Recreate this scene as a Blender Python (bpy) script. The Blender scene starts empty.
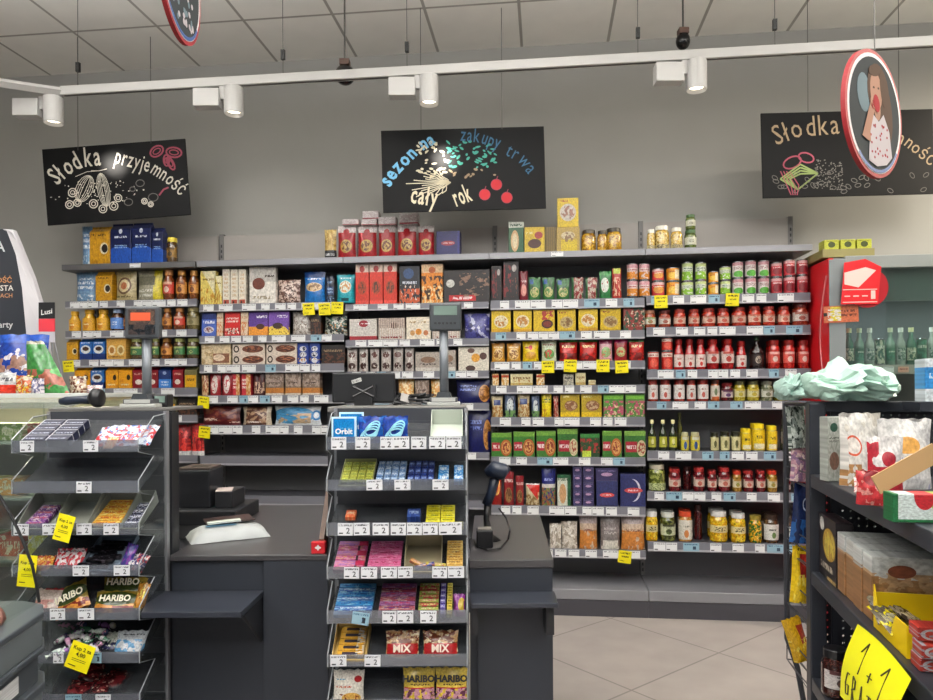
import bpy, math, random
from mathutils import Vector, Matrix, Euler
random.seed(7)
C = bpy.context.scene.collection
PI = math.pi
# ---------------------------------------------------------------- camera, world, lights, exposure
YAW = math.radians(6.4); ROLL = 0.0056; FP = 700.0; HZ = 390.0; EYE = 1.48
s_, c_ = math.sin(YAW), math.cos(YAW)
FW = Vector((-s_, c_, 0)); RT0 = Vector((c_, s_, 0)); UP0 = Vector((0, 0, 1))
RT = RT0*math.cos(ROLL) - UP0*math.sin(ROLL); UP = RT0*math.sin(ROLL) + UP0*math.cos(ROLL)
EYEP = Vector((0, 0, EYE))
cd = bpy.data.cameras.new('camera'); cam = bpy.data.objects.new('camera', cd); C.objects.link(cam)
m = Matrix((RT, UP, -FW)).transposed().to_4x4(); m.translation = EYEP; cam.matrix_world = m
cd.sensor_width = 36; cd.lens = 36*FP/933.0; cd.shift_y = (HZ-350)/933.0; cd.clip_start = .05
sc = bpy.context.scene; sc.camera = cam
sc.view_settings.view_transform = 'Standard'; sc.view_settings.look = 'None'; sc.view_settings.gamma = 1
sc.view_settings.use_curve_mapping = False; sc.view_settings.exposure = -0.2
w = bpy.data.worlds.new('world'); sc.world = w; w.use_nodes = True
w.node_tree.nodes['Background'].inputs[0].default_value = (.95, .97, 1, 1); w.node_tree.nodes['Background'].inputs[1].default_value = .34
def area(name, loc, sx, sy, e, col=(1, .99, .975), rot=(0, 0, 0)):
    l = bpy.data.lights.new(name, 'AREA'); l.shape = 'RECTANGLE'; l.size = sx; l.size_y = sy; l.energy = e; l.color = col
    o = bpy.data.objects.new(name, l); o.location = loc; o.rotation_euler = rot; C.objects.link(o); return o
for yy, e in ((3.1, 12), (1.7, 21), (.1, 29), (-1.7, 27)):
    for xx in (-2.6, -.2, 2.2):
        area('ceiling_lamp', (xx, yy, 3.5), 1.5, .14, e)
        area('ceiling_fill_uplight', (xx, yy, 3.54), 1.5, .14, e*2.6, rot=(PI, 0, 0))  # unseen upward fill, added to brighten the ceiling
area('ceiling_lamp', (4.1, 4.0, 3.7), .9, .14, 185, (1, .88, .7))

def ray(px, py):
    return FW + RT*((px-466.5)/FP) + UP*((HZ-py)/FP)
def P(px, py, Y):
    d = ray(px, py); return EYEP + d*(Y/d.y)
def PD(px, py, D):                       # point at depth D along the aisle frame, expressed in world
    d = ray(px, py); return EYEP + d*(D/d.dot(FW))
def loc_(X, D, Z): return FW*D + RT0*X + Vector((0, 0, Z))
def XZ(px, py, D):
    p = PD(px, py, D); return p.dot(RT0), p.z

# ---------------------------------------------------------------- materials
def hx(h):
    r = [int(h[i:i+2], 16)/255 for i in (0, 2, 4)]
    return tuple(((x/12.92) if x < .04045 else ((x+.055)/1.055)**2.4) for x in r)+(1,)
MC = {}
def mat(name, h, rough=.5, metal=0, coat=0, noise=0, emit=0):
    k = (name, h, rough, metal)
    if k in MC: return MC[k]
    M = bpy.data.materials.new(name); M.use_nodes = True; nt = M.node_tree; b = nt.nodes['Principled BSDF']
    b.inputs['Base Color'].default_value = hx(h); b.inputs['Roughness'].default_value = rough
    b.inputs['Metallic'].default_value = metal; b.inputs['Coat Weight'].default_value = coat
    if emit:
        b.inputs['Emission Color'].default_value = hx(h); b.inputs['Emission Strength'].default_value = emit
    if noise:
        tc = nt.nodes.new('ShaderNodeTexCoord'); n = nt.nodes.new('ShaderNodeTexNoise'); n.inputs['Scale'].default_value = 3; n.inputs['Detail'].default_value = 6
        nt.links.new(tc.outputs['Object'], n.inputs['Vector'])
        mx = nt.nodes.new('ShaderNodeMix'); mx.data_type = 'RGBA'
        a = hx(h); mx.inputs[6].default_value = tuple(x*(1-noise) for x in a[:3])+(1,); mx.inputs[7].default_value = tuple(min(1, x*(1+noise)) for x in a[:3])+(1,)
        nt.links.new(n.outputs[0], mx.inputs[0]); nt.links.new(mx.outputs[2], b.inputs['Base Color'])
        bp = nt.nodes.new('ShaderNodeBump'); bp.inputs['Strength'].default_value = .04; nt.links.new(n.outputs[0], bp.inputs['Height']); nt.links.new(bp.outputs[0], b.inputs['Normal'])
    MC[k] = M; return M
def clear(name, tint='ffffff', gl=.1, rough=.05, haze=0, hcol='a9adb0'):
    k = (name, tint, gl, haze)
    if k in MC: return MC[k]
    M = bpy.data.materials.new(name); M.use_nodes = True; nt = M.node_tree; nt.nodes.remove(nt.nodes['Principled BSDF'])
    out = nt.nodes['Material Output']; tr = nt.nodes.new('ShaderNodeBsdfTransparent'); tr.inputs[0].default_value = hx(tint)
    g = nt.nodes.new('ShaderNodeBsdfGlossy'); g.inputs['Roughness'].default_value = rough
    mx = nt.nodes.new('ShaderNodeMixShader'); mx.inputs[0].default_value = gl
    nt.links.new(tr.outputs[0], mx.inputs[1]); nt.links.new(g.outputs[0], mx.inputs[2]); last = mx
    if haze:
        d = nt.nodes.new('ShaderNodeBsdfDiffuse'); d.inputs[0].default_value = hx(hcol)
        m2 = nt.nodes.new('ShaderNodeMixShader'); m2.inputs[0].default_value = haze
        nt.links.new(mx.outputs[0], m2.inputs[1]); nt.links.new(d.outputs[0], m2.inputs[2]); last = m2
    nt.links.new(last.outputs[0], out.inputs[0]); MC[k] = M; return M
PC = {}
def PM(name, L, rough=.42, coat=0.0):
    """printed packaging: a stack of flat shapes on the front's own coordinates"""
    k = (name, str(L), rough, coat)
    if k in PC: return PC[k]
    M = bpy.data.materials.new(name); M.use_nodes = True; nt = M.node_tree; N = nt.nodes; LK = nt.links
    b = N['Principled BSDF']; b.inputs['Roughness'].default_value = rough; b.inputs['Coat Weight'].default_value = coat
    uv = N.new('ShaderNodeUVMap'); sp = N.new('ShaderNodeSeparateXYZ'); LK.new(uv.outputs[0], sp.inputs[0])
    oi = N.new('ShaderNodeObjectInfo')
    def mt(op, a, bb=None, c=None):
        n = N.new('ShaderNodeMath'); n.operation = op
        for i, x in enumerate((a, bb, c)):
            if x is None: continue
            if isinstance(x, (int, float)): n.inputs[i].default_value = x
            else: LK.new(x, n.inputs[i])
        return n.outputs[0]
    X, Y = sp.outputs[0], sp.outputs[1]
    rnd = mt('MULTIPLY', oi.outputs['Random'], 37.0)
    def rect(x0, x1, y0, y1):
        return mt('MULTIPLY', mt('COMPARE', X, (x0+x1)/2, abs(x1-x0)/2), mt('COMPARE', Y, (y0+y1)/2, abs(y1-y0)/2))
    def noise(sx, sy, det=2):
        cb = N.new('ShaderNodeCombineXYZ'); LK.new(mt('MULTIPLY', X, sx), cb.inputs[0]); LK.new(mt('MULTIPLY', Y, sy), cb.inputs[1])
        n = N.new('ShaderNodeTexNoise'); n.noise_dimensions = '4D'; LK.new(cb.outputs[0], n.inputs['Vector']); LK.new(rnd, n.inputs['W'])
        n.inputs['Scale'].default_value = 1; n.inputs['Detail'].default_value = det; return n.outputs[0]
    cur = None
    for l in L:
        t = l[0]; col = tuple(q*.8 for q in hx(l[-1])[:3])+(1,)
        if t == 'bg':
            r = N.new('ShaderNodeRGB'); r.outputs[0].default_value = col; cur = r.outputs[0]; continue
        if t == 'r': mk = rect(*l[1:5])
        elif t == 'e':
            dx = mt('DIVIDE', mt('SUBTRACT', X, l[1]), l[3]); dy = mt('DIVIDE', mt('SUBTRACT', Y, l[2]), l[4])
            mk = mt('LESS_THAN', mt('ADD', mt('MULTIPLY', dx, dx), mt('MULTIPLY', dy, dy)), 1.0)
        elif t == 'n': mk = mt('MULTIPLY', rect(*l[1:5]), mt('GREATER_THAN', noise(l[5], l[5]), l[6]))
        elif t == 'en':
            dx = mt('DIVIDE', mt('SUBTRACT', X, l[1]), l[3]); dy = mt('DIVIDE', mt('SUBTRACT', Y, l[2]), l[4])
            mk = mt('MULTIPLY', mt('LESS_THAN', mt('ADD', mt('MULTIPLY', dx, dx), mt('MULTIPLY', dy, dy)), 1.0), mt('GREATER_THAN', noise(l[5], l[5]), .5))
        elif t == 't':
            ln = mt('COMPARE', mt('FRACT', mt('MULTIPLY', mt('SUBTRACT', Y, l[3]), l[5]/(l[4]-l[3]))), .5, .3)
            mk = mt('MULTIPLY', mt('MULTIPLY', rect(*l[1:5]), ln), mt('GREATER_THAN', noise(26, l[5]*2/(l[4]-l[3]), 0), .47))
        elif t == 'v': mk = mt('COMPARE', mt('FRACT', mt('MULTIPLY', X, l[1])), .5, l[2]/2)
        elif t == 'h': mk = mt('COMPARE', mt('FRACT', mt('MULTIPLY', Y, l[1])), .5, l[2]/2)
        elif t == 'd':   # diagonal split
            mk = mt('GREATER_THAN', mt('ADD', mt('MULTIPLY', X, l[1]), mt('MULTIPLY', Y, l[2])), l[3])
        mx = N.new('ShaderNodeMix'); mx.data_type = 'RGBA'; LK.new(mk, mx.inputs[0]); LK.new(cur, mx.inputs[6]); mx.inputs[7].default_value = col; cur = mx.outputs[2]
    mr = N.new('ShaderNodeMapRange'); LK.new(noise(16, 16, 4), mr.inputs[0]); mr.inputs[1].default_value = .35; mr.inputs[2].default_value = .65; mr.inputs[3].default_value = .62; mr.inputs[4].default_value = 1.12
    mx = N.new('ShaderNodeMix'); mx.data_type = 'RGBA'; mx.blend_type = 'MULTIPLY'; mx.inputs[0].default_value = .0 if 'tag' in name or 'promo' in name else 1.0
    LK.new(cur, mx.inputs[6]); LK.new(mr.outputs[0], mx.inputs[7]); cur = mx.outputs[2]
    LK.new(cur, b.inputs['Base Color']); PC[k] = M; return M

# ---------------------------------------------------------------- mesh building
TG = {}
def tgeo(s, bold=0.0):
    if (s, bold) in TG: return TG[(s, bold)]
    cu = bpy.data.curves.new('t', 'FONT'); cu.body = s; cu.size = 1; cu.resolution_u = 2; cu.offset = bold
    o = bpy.data.objects.new('t', cu); C.objects.link(o); dg = bpy.context.evaluated_depsgraph_get(); dg.update()
    me = bpy.data.meshes.new_from_object(o.evaluated_get(dg))
    vs = [(v.co.x, v.co.y) for v in me.vertices]; fs = [tuple(p.vertices) for p in me.polygons]
    bpy.data.objects.remove(o); bpy.data.curves.remove(cu); bpy.data.meshes.remove(me)
    w_ = max([v[0] for v in vs]+[0.01]); TG[(s, bold)] = (vs, fs, w_); return TG[(s, bold)]
class MB:
    def __init__(s): s.v = []; s.f = []; s.m = []; s.sm = []; s.mi = 0; s.smooth = False
    def add(s, vs, fs):
        b = len(s.v); s.v += [tuple(v) for v in vs]
        for f in fs: s.f.append(tuple(b+i for i in f)); s.m.append(s.mi); s.sm.append(s.smooth)
        return s
    def box(s, x0, x1, y0, y1, z0, z1):
        return s.add([(x0,y0,z0),(x1,y0,z0),(x1,y1,z0),(x0,y1,z0),(x0,y0,z1),(x1,y0,z1),(x1,y1,z1),(x0,y1,z1)],
              [(0,3,2,1),(4,5,6,7),(0,1,5,4),(1,2,6,5),(2,3,7,6),(3,0,4,7)])
    def hexa(s, p): # 8 corners bottom 4 ccw, top 4
        return s.add(p, [(0,3,2,1),(4,5,6,7),(0,1,5,4),(1,2,6,5),(2,3,7,6),(3,0,4,7)])
    def prism(s, poly, a, b, ax='y'):
        n = len(poly)
        q = {'y': lambda p, t: (p[0], t, p[1]), 'x': lambda p, t: (t, p[0], p[1]), 'z': lambda p, t: (p[0], p[1], t)}[ax]
        vs = [q(p, a) for p in poly]+[q(p, b) for p in poly]
        fs = [tuple(range(n)), tuple(range(2*n-1, n-1, -1))]+[(i, i+n, (i+1) % n+n, (i+1) % n) for i in range(n)]
        return s.add(vs, fs)
    def lathe(s, cx, cy, prof, n=16, a0=0, a1=2*PI, cap=True, cz=0):
        full = abs(a1-a0-2*PI) < 1e-4; m = n if full else n+1
        vs = [(cx+r*math.cos(a0+(a1-a0)*j/n), cy+r*math.sin(a0+(a1-a0)*j/n), cz+z) for r, z in prof for j in range(m)]
        fs = []
        for i in range(len(prof)-1):
            for j in range(n):
                k = (j+1) % m if full else j+1
                fs.append((i*m+j, i*m+k, (i+1)*m+k, (i+1)*m+j))
        if cap and full: fs += [tuple(range(m-1, -1, -1)), tuple((len(prof)-1)*m+j for j in range(m))]
        return s.add(vs, fs)
    def tube(s, pts, r, n=6, closed=False):
        pts = [Vector(p) for p in pts]; vs = []; fs = []; N = len(pts)
        up = None
        for i, p in enumerate(pts):
            a = pts[i-1] if (i or closed) else p; b = pts[(i+1) % N] if (i < N-1 or closed) else p
            t = (b-a).normalized()
            if up is None or abs(up.dot(t)) > .95: up = Vector((0, 0, 1)) if abs(t.z) < .9 else Vector((1, 0, 0))
            u = t.cross(up).normalized(); v = u.cross(t).normalized(); up = v
            rr = r[i] if isinstance(r, (list, tuple)) else r
            vs += [p+(u*math.cos(2*PI*k/n)+v*math.sin(2*PI*k/n))*rr for k in range(n)]
        for i in range(N if closed else N-1):
            j = (i+1) % N
            fs += [(i*n+k, i*n+(k+1) % n, j*n+(k+1) % n, j*n+k) for k in range(n)]
        if not closed: fs += [tuple(range(n-1, -1, -1)), tuple((N-1)*n+k for k in range(n))]
        return s.add(vs, fs)
    def grid(s, fn, nu, nv, flip=False):
        vs = [fn(i/nu, j/nv) for j in range(nv+1) for i in range(nu+1)]; w_ = nu+1
        fs = [(j*w_+i, j*w_+i+1, (j+1)*w_+i+1, (j+1)*w_+i) for j in range(nv) for i in range(nu)]
        if flip: fs = [f[::-1] for f in fs]
        return s.add(vs, fs)
    def disc(s, cx, y, cz, rx, rz, n=14, t=.001, rot=0):
        p = []
        for k in range(n):
            a = 2*PI*k/n; x, z = rx*math.cos(a), rz*math.sin(a)
            p.append((cx+x*math.cos(rot)-z*math.sin(rot), cz+x*math.sin(rot)+z*math.cos(rot)))
        return s.prism(p, y, y+t)
    def text(s, txt, fn, size, bold=0.0, cx=True):
        vs, fs, w_ = tgeo(txt, bold); o = w_/2 if cx else 0
        return s.add([fn((x-o)*size, y*size) for x, y in vs], fs)
    def mesh(s, name, uv='front'):
        me = bpy.data.meshes.new(name); me.from_pydata(s.v, [], s.f); me.update()
        me.polygons.foreach_set('material_index', s.m); me.polygons.foreach_set('use_smooth', s.sm)
        ul = me.uv_layers.new(name='UVMap')
        xs = [v[0] for v in s.v]; zs = [v[2] for v in s.v]; ys = [v[1] for v in s.v]
        x0, z0 = min(xs), min(zs); w_ = max(max(xs)-x0, 1e-5); h_ = max(max(zs)-z0, 1e-5); yc = (max(ys)+min(ys))/2; xc = x0+w_/2
        top = h_ < .02 if uv == 'front' else False
        for p in me.polygons:
            nx, ny, nz = abs(p.normal.x), abs(p.normal.y), abs(p.normal.z)
            for li in p.loop_indices:
                v = s.v[me.loops[li].vertex_index]
                if uv == 'cyl':
                    u = .5+math.atan2(v[0]-xc, -(v[1]-yc))/PI; q = (v[2]-z0)/h_
                elif uv == 'top':
                    u = (v[0]-x0)/w_; q = (v[1]-min(ys))/max(1e-5, max(ys)-min(ys))
                else:
                    u = (v[0]-x0)/w_; q = (v[2]-z0)/h_
                    if nx > .8: u = .01
                    elif nz > .8: q = .985
                ul.data[li].uv = (u, q)
        return me
    def obj(s, name, mats, parent=None, loc=None, rot=None, uv='front', bev=0):
        me = s.mesh(name, uv)
        for x in (mats if isinstance(mats, (list, tuple)) else [mats]): me.materials.append(x)
        o = bpy.data.objects.new(name, me); C.objects.link(o)
        if parent: o.parent = parent
        if loc is not None: o.location = loc
        if rot is not None: o.rotation_euler = rot
        if bev:
            b = o.modifiers.new('bevel', 'BEVEL'); b.width = bev; b.segments = 2; b.limit_method = 'ANGLE'
        return o
def tag(o, label, cat, group=None):
    o['label'] = label; o['category'] = cat
    if group: o['group'] = group
    n = len(label.replace(',', ' ').split())
    if n > 16 or n < 4: print('LABEL LENGTH', n, label)
    return o
def struct(o): o['kind'] = 'structure'; return o
def thing(name, label, cat, loc=(0, 0, 0), rot=(0, 0, 0), group=None):
    o = bpy.data.objects.new(name, None); o.empty_display_size = .05; C.objects.link(o); o.location = loc
    o.rotation_euler = rot; return tag(o, label, cat, group)
CAMR = (0, 0, YAW)
DARK = mat('anthracite_metal', '2a2b30', .45); DARK2 = mat('anthracite_panel', '5e5f62', .5, noise=.12); GREYM = mat('grey_metal', '85858a', .35, .3)
WHITE = mat('white_plastic', 'e4e3e0', .4); BLACK = mat('black_plastic', '131316', .4); BLACKG = mat('black_gloss', '0c0c0f', .12)
RAIL = mat('rail_grey', '72727a', .3, .2); STEEL = mat('steel', '9a9a9c', .25, .9); YEL = 'f7e70a'
ACR = clear('clear_acrylic', 'f2f5f5', .07, .04, .03); LIP = clear('acrylic_lip', 'd8dbe0', .12, .08, .3, '8b8f98'); GLASS = clear('glass', 'eef5f2', .09, .02)
TAGM = PM('price_tag_print', [('bg', 'e9eaee'), ('t', .06, .94, .7, .95, 1, '55555c'), ('r', .08, .35, .12, .24, '333338')])
INK2 = mat('tag_ink', '1c1c20', .5)
TAGB = PM('blue_tag_print', [('bg', '93b6c6'), ('t', .06, .94, .7, .95, 1, '2a5a78'), ('r', .6, .8, .2, .6, '1e3a52')])
TAGW = PM('plain_price_tag', [('bg', 'eceded'), ('t', .06, .94, .72, .95, 1, '6b6b72'), ('r', .06, .36, .1, .22, '2b2b30')])
YELM = PM('yellow_promo_print', [('bg', YEL), ('t', .12, .9, .68, .92, 1, '3b3600'), ('t', .25, .8, .42, .62, 1, '3b3600'), ('t', .1, .5, .1, .25, 1, '6d6500')])
# ---------------------------------------------------------------- room
WY = 5.14; CZ = 3.99
def wallmat():
    M = mat('grey_wall_paint', '9b9a95', .85, noise=.05); return M
def tilemat(name, h, h2, mortar, size, ox, oy, rot=0, mw=.012, rough=.8, var=0, metal=0):
    M = bpy.data.materials.new(name); M.use_nodes = True; nt = M.node_tree; b = nt.nodes['Principled BSDF']; b.inputs['Roughness'].default_value = rough
    tc = nt.nodes.new('ShaderNodeTexCoord'); mp = nt.nodes.new('ShaderNodeMapping'); mp.vector_type = 'TEXTURE'
    mp.inputs['Location'].default_value = (ox, oy, 0); mp.inputs['Rotation'].default_value = (0, 0, rot)
    br = nt.nodes.new('ShaderNodeTexBrick'); br.offset = 0; br.inputs['Scale'].default_value = 1; br.inputs['Brick Width'].default_value = size; br.inputs['Row Height'].default_value = size
    br.inputs['Mortar Size'].default_value = mw; br.inputs['Color1'].default_value = hx(h); br.inputs['Color2'].default_value = hx(h2); br.inputs['Mortar'].default_value = hx(mortar); br.inputs['Mortar Smooth'].default_value = .3
    nt.links.new(tc.outputs['Object'], mp.inputs[0]); nt.links.new(mp.outputs[0], br.inputs[0])
    n = nt.nodes.new('ShaderNodeTexNoise'); n.inputs['Scale'].default_value = 5; n.inputs['Detail'].default_value = 8; nt.links.new(tc.outputs['Object'], n.inputs[0])
    mx = nt.nodes.new('ShaderNodeMix'); mx.data_type = 'RGBA'; mx.blend_type = 'MULTIPLY'; mx.inputs[0].default_value = var
    nt.links.new(br.outputs[0], mx.inputs[6]); nt.links.new(n.outputs['Color'] if False else n.outputs[0], mx.inputs[7]); nt.links.new(mx.outputs[2], b.inputs[0]); return M
struct(MB().box(-6, 6, -4.2, WY+.2, -.1, 0).obj('floor', tilemat('floor_tiles', 'a39b96', '9c9591', '78726e', .77, .414, 3.508, PI/4, .006, .38, .35)))
struct(MB().box(-6, 6, -4.2, WY+.2, CZ, CZ+.1).obj('ceiling', tilemat('ceiling_tiles', 'f2efe8', 'ece9e2', 'a8a49c', .62, -.775, 4.54, 0, .012, .9, .12)))
struct(MB().box(-6, 6, WY, WY+.2, 0, CZ).obj('wall_back', wallmat()))
struct(MB().box(-6.1, -6, -4.2, WY+.2, 0, CZ).obj('wall_left', wallmat()))
struct(MB().box(6, 6.1, -4.2, WY+.2, 0, CZ).obj('wall_right', wallmat()))
# ---------------------------------------------------------------- shelving
YL = 4.70; YB = 5.06
BAY = [('coffee', 65, 198, [(300,306),(330,336),(359,365),(388,395),(415,421),(455,461),(500,506),(548,555)]),
 ('sweets', 199, 345, [(303,309),(335,341),(364,371),(395,402),(425,433),(456,464),(496,504),(548,555)]),
 ('biscuit', 345, 490, [(303,308),(339,345),(371,377),(403,409),(452,458),(500,507),(548,555)]),
 ('soup', 490, 646, [(299,307),(331,338),(361,368),(385,392),(417,425),(457,464),(506,514),(549,556)]),
 ('preserves', 646, 812, [(294,302),(326,334),(369,377),(401,408),(451,459),(492,500),(543,551)])]
ORD = ['top', 'second', 'third', 'fourth', 'fifth', 'sixth', 'seventh', 'eighth', 'ninth']
SZ = {}; BX = []; SB = {}
ztop = P(466, 253.5, YL-.03).z
desc = {'coffee': 'leftmost grey shelving bay, filled with coffee', 'sweets': 'grey shelving bay of chocolates and wafers, second from left',
 'biscuit': 'grey shelving bay of gift chocolates behind the cash desk monitor', 'soup': 'grey shelving bay of soup and noodle packets', 'preserves': 'rightmost grey shelving bay, filled with cans and jars'}
zb0 = P(650, 591, 4.62).z; zb1 = P(650, 600, 4.62).z
hz = P(470, 229, YB).z
for bi, (bn, p0, p1, st) in enumerate(BAY):
    pc = (p0+p1)/2; x0 = P(p0, 400, YL).x; x1 = P(p1, 400, YL).x; BX.append((x0, x1))
    t = thing('shelving_bay', desc[bn], 'shelf', ((x0+x1)/2, YB, 0), group='wall shelving bays'); cx = (x0+x1)/2; wd = (x1-x0)/2
    MB().box(-wd+.001, wd-.001, -.02, .03, 0, hz).obj('back_panel', DARK2, t)
    MB().box(-wd+.001, wd-.001, -.03, -.021, ztop+.002, hz).obj('header_panel', mat('light_panel', '96918c', .5, noise=.05), t)
    for sx in ((-1, 1) if bi == 4 else (-1,)):
        b = MB(); ux = -wd+.017 if sx < 0 else wd-.017; b.box(ux-.016, ux+.016, -.035, .03, 0, hz+.01); b.mi = 1
        for k in range(60):
            z = .2+k*.04
            if z < hz-.02: b.box(ux-.005, ux+.005, -.0365, -.034, z, z+.022)
        b.obj('upright', [mat('upright_grey', '6c6a69', .5), BLACK], t)
    # base plinth
    MB().box(-wd+.002, wd-.002, 4.62-YB, -.021, zb1-.01, zb0).obj('base_deck', GREYM, t, bev=.004)
    MB().box(-wd+.001, wd-.001, 4.62-YB+.004, 4.62-YB+.03, .0, zb1-.012).obj('plinth', mat('plinth_grey', '3d3c42', .4), t)
    # canopy shelf
    sh = MB().box(-wd+.001, wd-.001, YL-.03-YB, -.03, ztop-.042, ztop).obj('shelf', GREYM if bi else mat('dim_shelf', '5c5b5c', .4, .2), t, bev=.003)
    if bi in (0, 3): MB().box(-.1 if bi else .02, -.02 if bi else .1, -.004, 0, 0, .03).obj('price_tag', TAGW, sh, (0, YL-.032-YB, ztop-.036))
    SZ[(bi, -1)] = ztop; SB[(bi, -1)] = ztop-.042
    for k, (a, b_) in enumerate(st):
        z1 = P(pc, a, YL).z; z0 = P(pc, b_+1.6, YL).z; SZ[(bi, k)] = z1-.004; SB[(bi, k)] = min(z0, z1-.022)
        yd = -.03
        sh = MB().box(-wd+.02, wd-.02, YL+.012-YB, yd, z1-.022, z1-.004).obj('shelf', mat('shelf_grey', '4c4c52', .4, .2), t)
        b = MB(); zm = z0+(z1-z0)*.2; b.box(-wd+.006, wd-.006, YL-YB, YL+.012-YB, zm, z1); b.mi = 1; b.box(-wd+.006, wd-.006, YL-YB-.003, YL+.012-YB, z0, zm)
        b.obj('price_rail', [RAIL, mat('rail_light', 'a3a2a7', .28, .3)], sh)
        if (bi, k) in ((1,5),(1,6),(1,7),(0,7),(0,6),(2,5),(2,6)): continue
        x = -wd+.03+random.random()*.05; h = (z1-z0)*.84
        while x < wd-.12:
            tw = random.choice((.06, .07, .075, .1)); blue = random.random() < {0: .03, 1: .1, 2: .1, 3: .06, 4: .25}[bi]
            MB().box(0, tw, -.003, 0, 0, h).obj('price_tag', TAGB if blue else TAGW, sh, (x, YL-YB-.0005, z0+(z1-z0)*.08))
            x += tw+random.choice((.004, .015, .04, .07))
# side bracket at the far right end
# ---------------------------------------------------------------- product shapes
def m_box(w, d, h): return MB().box(-w/2, w/2, 0, d, 0, h)
def m_brick(w, d, h):
    b = MB(); n = 5
    b.smooth = False
    b.prism([(0, 0), (d, 0), (d, h*.84), (d/2+.006, h*.95), (d/2+.006, h), (d/2-.006, h), (d/2-.006, h*.95), (0, h*.84)], -w/2, w/2, 'x'); return b
def m_bag(w, d, h, wr=.004):
    b = MB(); b.smooth = True; T = d/2; ph = random.random()*6; r2 = random.random()*9
    def th(u, v): 
        return T*(max(0, 1-abs(2*u-1)**2.6))**.6*(1-.93*max(0, v)**2.2)*(1-.25*(1-v)**6)
    def fr(sg):
        def f(u, v):
            ww = w*(1-.07*math.sin(PI*v))
            wv = wr*(math.sin(9*u+5*v+ph)+.7*math.sin(17*v+r2-7*u))*(.4+v) 
            y = T+sg*th(u, v)+sg*wv*min(1, 6*min(u, 1-u))*.6
            return ((u-.5)*ww, y, v*h+(.003*math.sin(u*23+ph) if v == 1 else 0))
        return f
    b.grid(fr(-1), 9, 10); b.grid(fr(1), 9, 10, True); return b
def prod(st, x, y, z, w, h, d=None, rot=0, lean=0, parent=None):
    """one product: returns its top-level object, unlabelled"""
    kd = st['k']; d = d or st.get('dep', {'box': .09, 'bag': .07, 'brick': .07}.get(kd, w)); R = (lean, 0, rot); L = (x, y, z)
    nm = st['n']; mm = lambda: PM(nm+'_print', st['L'], st.get('ro', .3 if kd in ('bag', 'brick') else .4))
    if kd == 'box': return m_box(w, d, h).obj(nm, mm(), None, L, R, bev=.0015)
    if kd == 'brick': return m_brick(w, d, h).obj(nm, mm(), None, L, R, bev=.003)
    if kd == 'bag': return m_bag(w, d, h).obj(nm, mm(), None, L, R)
    t = bpy.data.objects.new(nm, None); t.empty_display_size = .03; C.objects.link(t); t.location = L; t.rotation_euler = R; r = w/2
    if kd == 'can':
        b = MB(); b.smooth = False; b.lathe(0, r, [(r*.94, 0), (r, .002), (r, .005), (r*.965, .007), (r*.965, h-.007), (r, h-.005), (r, h-.002), (r*.93, h), (r*.93, h-.003)], 18)
        b.obj('can_body', STEEL, t); l = MB(); l.smooth = True; l.lathe(0, r, [(r*.985, .008), (r*.985, h-.008)], 18, cap=False); l.obj('wrapper', mm(), t, uv='cyl')
    elif kd == 'jar':
        f = st.get('sh', 0); nk = .8 if f == 0 else .62; top = .84
        pr = {0: [(r*.9, 0), (r*.99, .05*h), (r, .1*h), (r, .66*h), (r*.95, .74*h), (r*nk, .8*h), (r*nk, top*h)],
              1: [(r*.8, 0), (r*.93, .05*h), (r, .3*h), (r*.98, .5*h), (r*.88, .68*h), (r*nk, .78*h), (r*nk, top*h)],
              2: [(r*.95, 0), (r, .04*h), (r, .5*h), (r*.86, .6*h), (r*.6, .75*h), (r*nk, top*h)]}[f]
        b = MB(); b.smooth = True; b.lathe(0, r, pr, 16)
        b.obj('jar_body', PM(nm+'_contents', [('bg', st['c1']), ('n', 0, 1, 0, 1, 7, .5, st['c2']), ('n', 0, 1, 0, 1, 12, .6, st.get('c3', st['c1']))], .12, .6), t, uv='cyl')
        b = MB(); b.smooth = False; rl = r*(nk+.06); b.lathe(0, r, [(rl, top*h-.002), (rl, h-.002), (rl*.95, h)], 16)
        b.obj('lid', mat('lid_'+st['lid'], st['lid'], .3, .2), t)
        if 'L' in st:
            a = st.get('la', .22); c = st.get('lb', .6); l = MB(); l.smooth = True; l.lathe(0, r, [(r*1.012, a*h), (r*1.012, c*h)], 14, -PI/2-1.35, -PI/2+1.35, cap=False); l.obj('label', mm(), t, uv='cyl')
    elif kd == 'bottle':
        nk = st.get('nk', .3); b = MB(); b.smooth = True
        b.lathe(0, r, [(r*.9, 0), (r, .03*h), (r, .5*h), (r*.9, .6*h), (r*nk*1.1, .74*h), (r*nk, .8*h), (r*nk, .92*h)], 14)
        b.obj('bottle_body', mat('bottle_'+st['c1'], st['c1'], .1, 0, .5), t)
        b = MB(); b.lathe(0, r, [(r*nk*1.25, .88*h), (r*nk*1.25, h)], 12); b.obj('cap', mat('cap_'+st['lid'], st['lid'], .4), t)
        l = MB(); l.smooth = True; l.lathe(0, r, [(r*1.015, .12*h), (r*1.015, .46*h)], 14, -PI/2-1.35, -PI/2+1.35, cap=False); l.obj('label', mm(), t, uv='cyl')
    return t
def tp(bg, logo, pic, pic2, txt='f2efe8', lw=.8, cy=.34):
    return [('bg', bg), ('n', 0, 1, 0, 1, 5, .62, pic2), ('r', .5-lw/2, .5+lw/2, .7, .9, logo), ('t', .5-lw/2+.04, .5+lw/2-.04, .7, .9, 1, txt), ('e', .5, cy, .38, .24, pic), ('en', .5, cy, .34, .2, 9, pic2), ('t', .12, .88, .03, .09, 1, txt)]
def bd(bg, band, txt, y0=.3, y1=.6):
    return [('bg', bg), ('r', 0, 1, y0, y1, band), ('t', .15, .85, y0+.04, y1-.04, 2, txt), ('t', .2, .8, .7, .82, 1, txt), ('n', 0, 1, 0, .25, 9, .56, txt)]
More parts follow.
